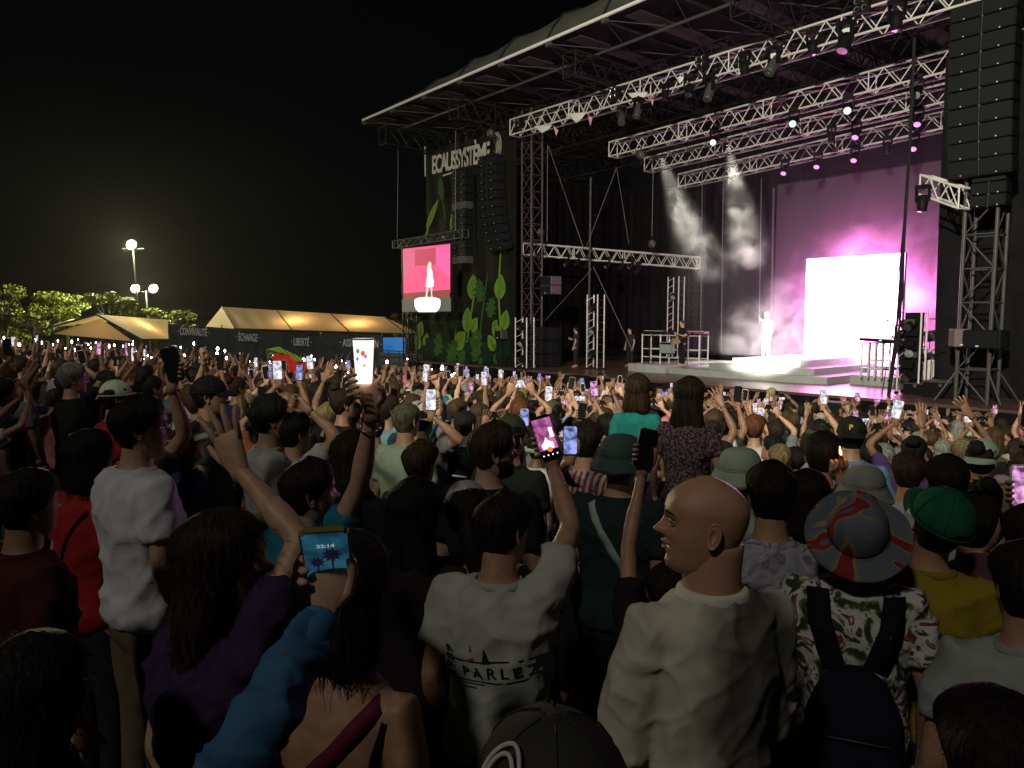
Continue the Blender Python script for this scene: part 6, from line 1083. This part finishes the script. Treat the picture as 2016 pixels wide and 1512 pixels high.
c0 = deck(1104, 722); onstage('crew member in black shorts behind the subwoofers', c0[0] + .55, c0[1] + .4, ZD, 1.0, hair='crop', scol=(.03, .03, .03), skin=2, arms={'R': 'bent', 'L': 'down'}, yaw=AUD + 60); onstage('crew member in dark clothes in the shadow at the back', c0[0] + 1.8, c0[1] + 2.5, ZD, .98, hair='crop', scol=(.02, .02, .022), skin=2, yaw=AUD)
D = hero('photographer with blond hair and black camera in the pit below the singer', 1518, 762, 15.2, 50, True, 'pony', (.30, .24, .12), 'tee', (.02, .03, .06), skin=2, voxel=.022, nstr=0, hd=(20, 24), kk=1.0)
D = hero('bearded security man with headset in the pit facing the crowd', 1866, 818, 13.8, -110, False, 'buzz', (.02, .015, .012), 'tee', (.015, .016, .02), skin=1, voxel=.022, nstr=0, hd=(20, 24), kk=1.06)
# ================================================================ the crowd
POSES = {
 'arms_down': (dict(R='down', L='down'), {}, None, 'arms down'),
 'film_right': (dict(R=dict(w=(.16, .28, 1.86), pole=(.9, -.1, -.5), zd=(0, .05, 1), yd=(0, -1, 0)), L='down'), {'R': 'phone'}, ('R', 0), 'filming right-handed'),
 'film_left': (dict(L=dict(w=(-.14, .26, 1.80), pole=(-.9, -.1, -.5), zd=(0, .05, 1), yd=(0, -1, 0)), R='down'), {'L': 'phone'}, ('L', 0), 'filming left-handed'),
 'film_wide': (dict(R=dict(w=(.11, .30, 1.76), pole=(.9, -.1, -.5), zd=(-.3, .05, 1), yd=(0, -1, 0)), L=dict(w=(-.11, .30, 1.76), pole=(-.9, -.1, -.5), zd=(.3, .05, 1), yd=(0, -1, 0))), {'R': 'relax', 'L': 'relax'}, ('W', 90), 'filming two-handed'),
 'cheer': (dict(R=dict(w=(.26, .12, 1.90), pole=(1, 0, -.3)), L=dict(w=(-.24, .14, 1.88), pole=(-1, 0, -.3))), {'R': 'open', 'L': 'open'}, None, 'both hands raised'),
 'wave_right': (dict(R=dict(w=(.22, .10, 1.93), pole=(1, 0, -.2)), L='down'), {'R': 'open'}, None, 'right hand raised'),
 'wave_left': (dict(L=dict(w=(-.20, .14, 1.91), pole=(-1, 0, -.2)), R='down'), {'L': 'open'}, None, 'left hand raised'),
 'fist_up': (dict(R=dict(w=(.20, .10, 1.95), pole=(1, 0, -.2)), L='bent'), {'R': 'fist', 'L': 'fist'}, None, 'fist raised'),
 'clap': (dict(R=dict(w=(.06, .26, 1.62), pole=(.9, -.2, -.6)), L=dict(w=(-.06, .26, 1.62), pole=(-.9, -.2, -.6))), {'R': 'open', 'L': 'open'}, None, 'clapping'),
}
TPL = {}
for nm_, (ar, ha, phn, txt) in POSES.items():
    for fem in (False, True):
        D = bodymeshes(ar, (8 * (len(TPL) % 3 - 1), 4, 0), fem, .024, (14, 18), 'tee', ha, .005, fine=False, seed=len(TPL) * 2.3, handr=.0095)
        TPL[nm_, fem] = dict(body=pymesh('person', *D['body'], SKIN, True), shirt=pymesh('shirt', *D['shirt'], CLOTH, True), trousers=pymesh('trousers', *D['trousers'], TROUS, True), HM=D['HM'], frames=D['frames'])
HAIRT = {(s, v): pymesh('hair', *hairgeo(s, v + 3, False), HAIRM, True) for s in ('short', 'crop', 'curly', 'wavy', 'long', 'bob', 'pony', 'bun') for v in (0, 1)}
HAIRC = {'black': (.010, .008, .007), 'dark brown': (.022, .014, .009), 'brown': (.05, .03, .016), 'blond': (.20, .15, .07), 'grey': (.17, .17, .15), 'reddish': (.09, .035, .016)}
SHIRTC = {'black': (.013, .013, .014), 'white': (.55, .55, .52), 'grey': (.16, .16, .16), 'navy': (.012, .018, .045), 'red': (.30, .025, .025), 'olive': (.06, .065, .03), 'light blue': (.18, .29, .42), 'pink': (.42, .16, .2), 'green': (.03, .14, .06), 'mustard': (.30, .20, .03), 'purple': (.08, .04, .14), 'beige': (.34, .27, .19), 'orange': (.36, .12, .03), 'teal': (.02, .15, .17), 'mint': (.30, .42, .32)}
HAIRW = {'short': 'short', 'crop': 'tousled', 'curly': 'curly', 'wavy': 'wavy', 'long': 'long', 'bob': 'chin-length', 'pony': 'ponytailed', 'bun': 'bunned'}
CAPT = {}
for kind in ('cap', 'bucket'):
    d = domegeo(.092, .112, .030, .106, n=14, m=5) if kind == 'cap' else domegeo(.090, .108, .03, .085, n=14, m=5, e=.55); b = visorgeo(.088, .106, .034, n=8) if kind == 'cap' else brimgeo(.088, .106, .055, .034, .036, 16, .01)
    CAPT[kind] = (pymesh(kind, *d, CLOTH, True), pymesh('visor' if kind == 'cap' else 'brim', *b, CLOTH, True))
# ---- who stands where
W4, H4 = 504, 378; cover = np.zeros((H4, W4), bool)
def paint(x, y, z_, h, w, test=False, up=0):
    """silhouette of a person with head top at (x,y,z): head ellipse + body"""
    cx, cy, dz = project((x, y, z_)); s = FPX / dz / 4; cx /= 4; cy /= 4
    if dz < .3: return 0
    boxes = [(cx - .085 * s, cx + .085 * s, cy, cy + .25 * s), (cx - .22 * s, cx + .22 * s, cy + .30 * s, cy + .95 * s)]
    if test and up: boxes = [boxes[0], (cx - .3 * s, cx + .3 * s, cy - .35 * s, cy)]
    elif test: boxes = boxes[:1]
    vis = 0
    for bi, (a, b, c, d) in enumerate(boxes):
        a, b, c, d = int(max(a, 0)), int(min(max(b, a + 1), W4)), int(max(c, 0)), int(min(max(d, c + 1), H4))
        if a >= b or c >= d: continue
        if test: vis = max(vis, (~cover[c:d, a:b]).mean() * (1 if bi == 0 else .5))
        else: cover[c:d, a:b] = True
    return vis
for top, k, M in HERO[:]: paint(*top, 0, 0)
cand = []
hx = np.array([t_[0][:2] for t_ in HERO])
gy = -1.0
rgc = random.Random(11)
y = 3.2
while y < 42.5:
    x = -33.
    while x < 24:
        px_, py_ = x + rgc.uniform(-.18, .18), y + rgc.uniform(-.18, .18); q = uwz((px_, py_, 0)); g = gz(px_, py_)
        cx, cy, dz = project((px_, py_, g + 1.7)); x += .50 if y < 20 else .54
        if dz < 2.6 or cx < -60 or cx > 2080: continue
        if q[1] > -2.6 and q[0] > -10: continue
        if px_ > -9.5 and q[1] > -3.2 - max(0, (-q[0] - 4)) * .5 and q[0] < -4: continue
        if np.min(np.hypot(*(hx - [px_, py_]).T)) < (.44 if dz < 7 else .34): continue
        if dz < 5 and rgc.random() < .25: continue
        if rgc.random() < .10: continue
        cand.append((dz, px_, py_, g))
    y += .55 if y < 20 else .62
cand.sort(); people = []
pn = list(POSES); 
for dz, x, y, g in cand:
    h = rgc.uniform(1.56, 1.86); near = dz < 4.6
    p = rgc.choices(pn, [6, 1.6, .8, .5, .2, .3, .2, .2, .4] if near else [9, 2.2, 1.4, 1.2, .25, .3, .25, .35, .8])[0] if dz < 16 else rgc.choices(pn, [13, 1.7, 1.3, .8, .8, .8, .7, .4, .4])[0]
    if near and p not in ('arms_down',) and project((x, y, g))[0] > 1300 and rgc.random() < .4: p = 'arms_down'
    v = paint(x, y, g + h, h, 0, True, p != 'arms_down')
    if v > .22: people.append((dz, x, y, g, h, p)); paint(x, y, g + h, h, 0)
IND, FAR = people[:300], people[300:]
print('crowd', len(cand), 'visible', len(people), 'far', len(FAR))
used = set(); PH = []
def zone(dz, x, y):
    q = uwz((x, y, 0)); cx = project((x, y, 0))[0]
    if q[1] > -5: return 'at the stage front'
    if cx > 1500: return 'by the loudspeaker tower'
    if cx > 1150: return 'before the singer'
    if cx > 850: return 'before the banner tower'
    if cx > 450: return 'before the video screen'
    return 'before the lettered fence'
for i, (dz, x, y, g, h, p) in enumerate(IND):
    for tr_ in range(60):
        mir = rgc.random() < .5; ptx = POSES[p][3]
        if mir: ptx = ptx.replace('right', '#').replace('left', 'right').replace('#', 'left')
        fem = rgc.random() < .48; hs = rgc.choice(['long', 'bob', 'pony', 'bun', 'long', 'wavy'] if fem else ['short', 'crop', 'curly', 'wavy', 'crop', 'short']); hc = rgc.choices(list(HAIRC), [4, 4, 3, 1.2, .8, .5])[0]; scn = rgc.choices(list(SHIRTC), [6, 3, 3, 3, 1.4, 1.6, 1.2, .8, .8, .6, .6, 1, .5, .8, .6])[0]; hatk = rgc.choices([None, 'cap', 'bucket'], [8, 1.1, .6])[0]; hatc = rgc.choice(['white', 'black', 'beige', 'olive', 'mint', 'navy'])
        lab = '%s %s haired person in %s top, %s, %s' % (HAIRW[hs], hc, scn, ptx, zone(dz, x, y))
        if hatk: lab = 'person in %s %s and %s top, %s, %s' % (hatc, {'cap': 'cap', 'bucket': 'bucket hat'}[hatk], scn, ptx, zone(dz, x, y))
        if lab not in used: break
    used.add(lab); T = TPL[p, fem]; k = h / 1.762; yaw = 22 + rgc.gauss(0, 22) + (12 if x < -6 else 0)
    Mw = Matrix.Translation((x, y, g)) @ Matrix.Rotation(R(-yaw), 4, 'Z') @ Matrix.Rotation(R(rgc.gauss(0, 3)), 4, 'Y') @ Matrix.Rotation(R(rgc.gauss(0, 2.5)), 4, 'X') @ Matrix.Diagonal((-k if mir else k, k, k, 1)); o = newobj('person', T['body']); o.matrix_world = Mw; o.color = (*[c * f_ for f_ in [rgc.uniform(.55, 1.1)] for c in rgc.choice(SKINS)], 1); tag(o, lab, 'person', 'people in the crowd')
    for nm_, c in (('shirt', SHIRTC[scn]), ('trousers', rgc.choice([(.02, .022, .03), (.03, .04, .07), (.06, .05, .04)]))): s_ = newobj(nm_, T[nm_], o); s_.color = (*[v * rgc.uniform(.85, 1.15) for v in c], 1)
    s_ = newobj('hair', HAIRT[hs, i % 2], o); s_.matrix_local = Matrix(T['HM'].tolist()); s_.color = (*HAIRC[hc], 1)
    if hatk:
        c_ = newobj({'cap': 'cap', 'bucket': 'bucket_hat'}[hatk], CAPT[hatk][0], o); c_.matrix_local = Matrix(T['HM'].tolist()) @ Matrix.Rotation(0 if rgc.random() < .6 else math.pi, 4, 'Z'); c_.color = (*SHIRTC[hatc], 1); b_ = newobj(CAPT[hatk][1].name.split('.')[0], CAPT[hatk][1], c_); b_.color = c_.color
    phn = POSES[p][2]
    if phn:
        Mn = np.array(Mw); scr = rgc.choices(['pink', 'white', 'blue', 'dark', 'red'], [2, 3, 1, 5, .4])[0]
        if phn[0] == 'W': a, b = (Mn @ T['frames']['R'][0])[:3, 3], (Mn @ T['frames']['L'][0])[:3, 3]; P4 = frame((a + b) / 2 + [0, 0, .085], b - a, -(Mn[:3, 1]))
        else: FM, tx = T['frames'][phn[0]]; F4 = Mn @ FM; P4 = np.eye(4); P4[:3, :3] = F4[:3, :3] / k * ([-1, 1, 1] if mir else [1, 1, 1]); P4[:3, 3] = F4[:3, 3] + P4[:3, :3] @ (np.array([0, .020, .105]) * k)
        P4 = roll(P4, rgc.gauss(0, 6)); wl = {'pink': 'pink stage picture', 'white': 'bright white screen', 'blue': 'bluish screen', 'dark': 'dark screen', 'red': 'reddish screen'}[scr]; PH.append((lab, P4, scr, wl, hs, hc, scn, p, zone(dz, x, y)))
usedp = set()
for lab, P4, scr, wl, hs, hc, scn, p, zn in PH:
    for scr in [scr, 'pink', 'white', 'dark', 'blue', 'red']:
        l2 = '%s phone of the %s %s haired person in %s, %s' % ({'pink': 'pink-lit', 'white': 'white-lit', 'blue': 'blue-lit', 'dark': 'dark', 'red': 'red-lit'}[scr], HAIRW[hs], hc, scn, zn)
        if l2 not in usedp: break
    usedp.add(l2); phone(l2, P4, scr, rgc.choice(['black', 'black', 'white', 'tan']), group='phones held up by the crowd')
# ---- the rest of the crowd beyond: one mass
FCOL = mat('crowd_mass', (.3, .2, .1), .8, 0, .15, 12, attr='col')
V = []; F = []; C = []
def addg(g, col):
    o = len(V); V.extend(g[0]); F.extend([tuple(i + o for i in f) for f in g[1]]); C.extend([col] * len(g[0]))
def lowhead(): return loftgeo([(0, .01, 1.515, .03, .03), (0, .02, 1.54, .055, .07), (0, .015, 1.60, .072, .095), (0, .01, 1.67, .075, .095), (0, .0, 1.725, .05, .06), (0, 0, 1.748, .012, .015)], 8)
def lowhair(long): return loftgeo(([(0, -.06, 1.25, .07, .03), (0, -.05, 1.40, .095, .05)] if long else []) + [(0, -.03, 1.54, .08, .07), (0, -.012, 1.62, .088, .095), (0, -.006, 1.69, .09, .105), (0, -.002, 1.74, .066, .075), (0, 0, 1.772, .015, .02)], 8)
LOWT = loftgeo([(0, 0, .80, .17, .13), (0, 0, 1.1, .165, .125), (0, 0, 1.33, .19, .125), (0, -.01, 1.42, .15, .09), (0, -.01, 1.47, .06, .06)], 8); LOWL = join(tubegeo([(.09, 0, .85), (.1, 0, .45), (.1, 0, 0)], [.10, .075, .06], 6), tubegeo([(-.09, 0, .85), (-.1, 0, .45), (-.1, 0, 0)], [.10, .075, .06], 6)); LOWN = tubegeo([(0, 0, 1.42), (0, .005, 1.55)], [.055, .052], 6)
def lowarm(sx, up, rg):
    Sh = V3(sx * .18, 0, 1.40)
    if up: W = V3(sx * rg.uniform(.08, .3), rg.uniform(.05, .3), rg.uniform(1.72, 1.98)); E = ik(Sh, W, (sx * 1., 0, -.5))
    else: E, W = V3(sx * .24, -.03, 1.12), V3(sx * .24, .08, .9)
    d = W - E; d /= np.linalg.norm(d); x = V3(1, 0, 0); g = [tubegeo([E, E * .6 + W * .4, W], [.04, .042, .028], 6), tubegeo([W, W + d * .05, W + d * .10], [.028, .042, .036], 6, .5)]
    for k in range(4): g.append(tubegeo([W + d * .09 + x * (.027 - .018 * k), W + d * .17 + x * (.034 - .0235 * k)], [.010, .008], 4))
    g.append(tubegeo([W + d * .02, W + d * .09 + x * (-sx * .06)], [.012, .009], 4)); return tubegeo([Sh - [sx * .05, 0, 0], Sh, Sh * .5 + E * .5], [.065, .07, .065], 6), join(tubegeo([Sh * .6 + E * .4, E], [.05, .04], 6), *g), W + d * .12
lights = []
for dz, x, y, g, h, p in FAR:
    k = h / 1.76; yaw = 22 + rgc.gauss(0, 18) + (12 if x < -6 else 0); M = np.array(Matrix.Translation((x, y, g)) @ Matrix.Rotation(R(-yaw), 4, 'Z') @ Matrix.Scale(k, 4)); sk = np.array(rgc.choice(SKINS)) * rgc.uniform(.5, .95); sc_ = SHIRTC[rgc.choices(list(SHIRTC), [6, 3, 3, 3, 1.6, 1.6, 1.2, .8, .8, .6, .6, 1, .5, .8, .6])[0]]; hc = HAIRC[rgc.choices(list(HAIRC), [4, 4, 3, 1.2, .8, .5])[0]]
    addg(xf(join(lowhead(), LOWN), M), sk); addg(xf(lowhair(rgc.random() < .4), M), hc); addg(xf(LOWT, M), sc_); addg(xf(LOWL, M), (.02, .022, .03))
    ups = {'arms_down': (0, 0), 'film_right': (1, 0), 'film_left': (0, 1), 'film_wide': (1, 1), 'cheer': (1, 1), 'wave_right': (1, 0), 'wave_left': (0, 1), 'fist_up': (1, 0), 'clap': (1, 1)}[p]
    for sx, u_ in ((1, ups[0]), (-1, ups[1])):
        sl_, ar, hp = lowarm(sx, u_, rgc); addg(xf(sl_, M), sc_); addg(xf(ar, M), sk)
        if u_ and p != 'clap': lights.append((dz, (M @ np.append(hp, 1))[:3], yaw, p, x, y))
me = pymesh('crowd', V, F, FCOL, True); ca = me.color_attributes.new('col', 'FLOAT_COLOR', 'POINT'); ca.data.foreach_set('color', np.hstack([np.array(C, float), np.ones((len(C), 1))]).astype(np.float32).ravel())
tag(newobj('crowd', me), 'dense mass of people with raised hands reaching to the fence and stage', 'crowd', kind='stuff')
nt_ = nph = 0
for dz, P, yaw, p, x, y in lights:
    cx = project(P)[0]; r_ = rgc.random(); fr = frame(P + V3(0, 0, .03), (0, 0, 1), (-math.sin(R(yaw)), -math.cos(R(yaw)), 0))
    if cx < 900 and r_ < .62 and nt_ < 90:
        nt_ += 1; phone('phone with its white torch lit, raised in the far crowd before the fence', roll(fr, 180, 'Z'), 'dark', group='phone torches in the far crowd', torch=rgc.uniform(1.4, 3.8))
    elif r_ < (.30 if cx < 900 else .6) and nph < 110:
        nph += 1; phone('small lit phone raised in the packed crowd towards the stage', roll(fr, rgc.choice([0, 0, 90])), rgc.choice(['white', 'pink', 'dark', 'dark', 'white']), group='small phones in the far crowd')
# ---- flag waved in the crowd
fo = newobj('flag', None); fp = at(560, 706, 10.5); fo.location = fp; fo.scale = (.78,) * 3; tag(fo, 'green and red cloth flag waved over the crowd', 'flag'); n = 16
for nm_, c, z0, z1 in (('green_band', (.10, .17, .02), .06, .16), ('red_band', (.36, .02, .015), -.20, .06)):
    V2 = [(-.30 + .62 * i / n + .1 * (j / 6) * (nm_[0] == 'r'), .05 * math.sin(i * .8 + j * .7), z0 + (z1 - z0) * j / 6 + .07 * math.sin(i / n * 5) - .05 * (i / n)) for i in range(n + 1) for j in range(7)]; newobj(nm_, pymesh(nm_, V2, [(i * 7 + j, (i + 1) * 7 + j, (i + 1) * 7 + j + 1, i * 7 + j + 1) for i in range(n) for j in range(6)], mat(nm_, c, .8, 0, .15, 5), True), fo)
o = newobj('pole', unit('cyl6', MIDST), fo); o.scale = (.012, .012, 1.3); o.location = (-.31, 0, -1.1)
bpy.data.scenes.remove(TSC)
# ================================================================ smoke over the stage
def smoke(name, label, u0, u1, w0, w1, z0, z1, blobs, base, dens, scale, col=(.95, .95, .95), aniso=.3, seed=0.):
    """box of smoke: blobs = (u,w,z,ru,rw,rz,weight)"""
    o = newobj(name, unit('box', WHITEP).copy()); o.data.materials.clear(); c = S((u0 + u1) / 2, (w0 + w1) / 2, (z0 + z1) / 2); o.location = c; o.rotation_euler = (0, 0, SANG); o.scale = (u1 - u0, w1 - w0, z1 - z0); tag(o, label, 'smoke', kind='stuff')
    m = bpy.data.materials.new(name); m.use_nodes = True; n = m.node_tree.nodes; l = m.node_tree.links; n.remove(n['Principled BSDF']); v = n.new('ShaderNodeVolumePrincipled'); v.inputs['Color'].default_value = (*col, 1); v.inputs['Anisotropy'].default_value = aniso; l.new(v.outputs[0], n['Material Output'].inputs['Volume'])
    tc = n.new('ShaderNodeTexCoord'); mp = n.new('ShaderNodeMapping'); mp.inputs['Scale'].default_value = (u1 - u0, w1 - w0, z1 - z0); l.new(tc.outputs['Object'], mp.inputs[0])
    nz = n.new('ShaderNodeTexNoise'); nz.inputs['Scale'].default_value = scale; nz.inputs['Detail'].default_value = 3; nz.inputs['Distortion'].default_value = .6; off = n.new('ShaderNodeVectorMath'); off.operation = 'ADD'; off.inputs[1].default_value = (seed, seed, seed); l.new(mp.outputs[0], off.inputs[0]); l.new(off.outputs[0], nz.inputs[0])
    mr = n.new('ShaderNodeMapRange'); mr.inputs[1].default_value = .44; mr.inputs[2].default_value = .64; l.new(nz.outputs[0], mr.inputs[0]); tot = None
    for (bu, bw, bz, ru, rw, rz, wt) in blobs:
        sb = n.new('ShaderNodeVectorMath'); sb.operation = 'SUBTRACT'; sb.inputs[1].default_value = (bu - (u0 + u1) / 2, bw - (w0 + w1) / 2, bz - (z0 + z1) / 2); l.new(mp.outputs[0], sb.inputs[0]); dv = n.new('ShaderNodeVectorMath'); dv.operation = 'DIVIDE'; dv.inputs[1].default_value = (ru, rw, rz); l.new(sb.outputs[0], dv.inputs[0]); ln = n.new('ShaderNodeVectorMath'); ln.operation = 'LENGTH'; l.new(dv.outputs[0], ln.inputs[0])
        r2 = n.new('ShaderNodeMapRange'); r2.interpolation_type = 'SMOOTHSTEP'; r2.inputs[1].default_value = 1; r2.inputs[2].default_value = .15; r2.inputs[3].default_value = 0; r2.inputs[4].default_value = wt; l.new(ln.outputs['Value'], r2.inputs[0])
        if tot is None: tot = r2.outputs[0]
        else: ad = n.new('ShaderNodeMath'); ad.operation = 'MAXIMUM'; l.new(tot, ad.inputs[0]); l.new(r2.outputs[0], ad.inputs[1]); tot = ad.outputs[0]
    mu = n.new('ShaderNodeMath'); mu.operation = 'MULTIPLY'; l.new(tot, mu.inputs[0]); l.new(mr.outputs[0], mu.inputs[1]); ma = n.new('ShaderNodeMath'); ma.operation = 'MULTIPLY_ADD'; ma.inputs[1].default_value = dens; ma.inputs[2].default_value = base; l.new(mu.outputs[0], ma.inputs[0]); l.new(ma.outputs[0], v.inputs['Density']); o.data.materials.append(m); return o
j1a, j1b = onw(1330, 410, 6.2), onw(1400, 520, 6.2); j2a, j2b = onw(1440, 370, 6.2), onw(1472, 500, 6.2); sg = (9.6, 6.0, .9)
blobs = [(9.62, 4.5, 1.4, 1.3, 1.0, 1.7, .35), (sg[0] - 1.2, sg[1], 1.0, 2.6, 1.7, 2.1, .9), (sg[0] - .4, sg[1] + .3, 2.2, 1.3, 1.4, 2.0, .7)]
for a, b in ((j1a, j1b), (j2a, j2b)):
    for t_ in (0, .35, .7, 1.): p_ = a + (b - a) * t_; blobs.append((p_[0], 6.2, p_[2], .55 + .55 * t_, .9, 1.0, .9))
smoke('stage_smoke', 'grey smoke drifting round the singer and down from the trusses', 3.0, 15.6, 3.5, 7.9, ZD + .7, 9.6, blobs, .012, 1.15, 1.1, seed=2.)
smoke('stage_smoke', 'pink lit smoke rolling behind the video wall', 6.4, 14.6, 8.45, 10.1, ZD + .01, 9.0, [(11, 9.3, 3.6, 3.6, 1.6, 3.0, .8), (13.4, 9.3, 3.2, 1.8, 1.6, 3.4, 1.), (9.0, 9.3, 4.0, 1.6, 1.6, 2.0, .8)], .035, 2.2, .75, seed=7.)
for a, b in (((1296, 318), (1392, 545)), ((1432, 300), (1478, 520))):
    A_, B_ = S(*onw(*a, 6.2)), S(*onw(*b, 6.2)); spot('truss_beam', A_ + V3(0, 0, .4), B_, 9000, 30, 1., (1, .96, .82), .08)

# ================================================================ night air
o = newobj('haze', unit('box', WHITEP).copy()); o.data.materials.clear(); o.location = (0, 600, 5.75); o.scale = (1900, 1900, 17.5); tag(o, 'thin night haze over the whole field', 'haze', kind='stuff')
m = bpy.data.materials.new('haze'); m.use_nodes = True; n = m.node_tree.nodes; n.remove(n['Principled BSDF']); v = n.new('ShaderNodeVolumePrincipled'); v.inputs['Color'].default_value = (.9, .92, .9, 1); v.inputs['Density'].default_value = .00010; v.inputs['Anisotropy'].default_value = .6; m.node_tree.links.new(v.outputs[0], n['Material Output'].inputs['Volume']); o.data.materials.append(m)
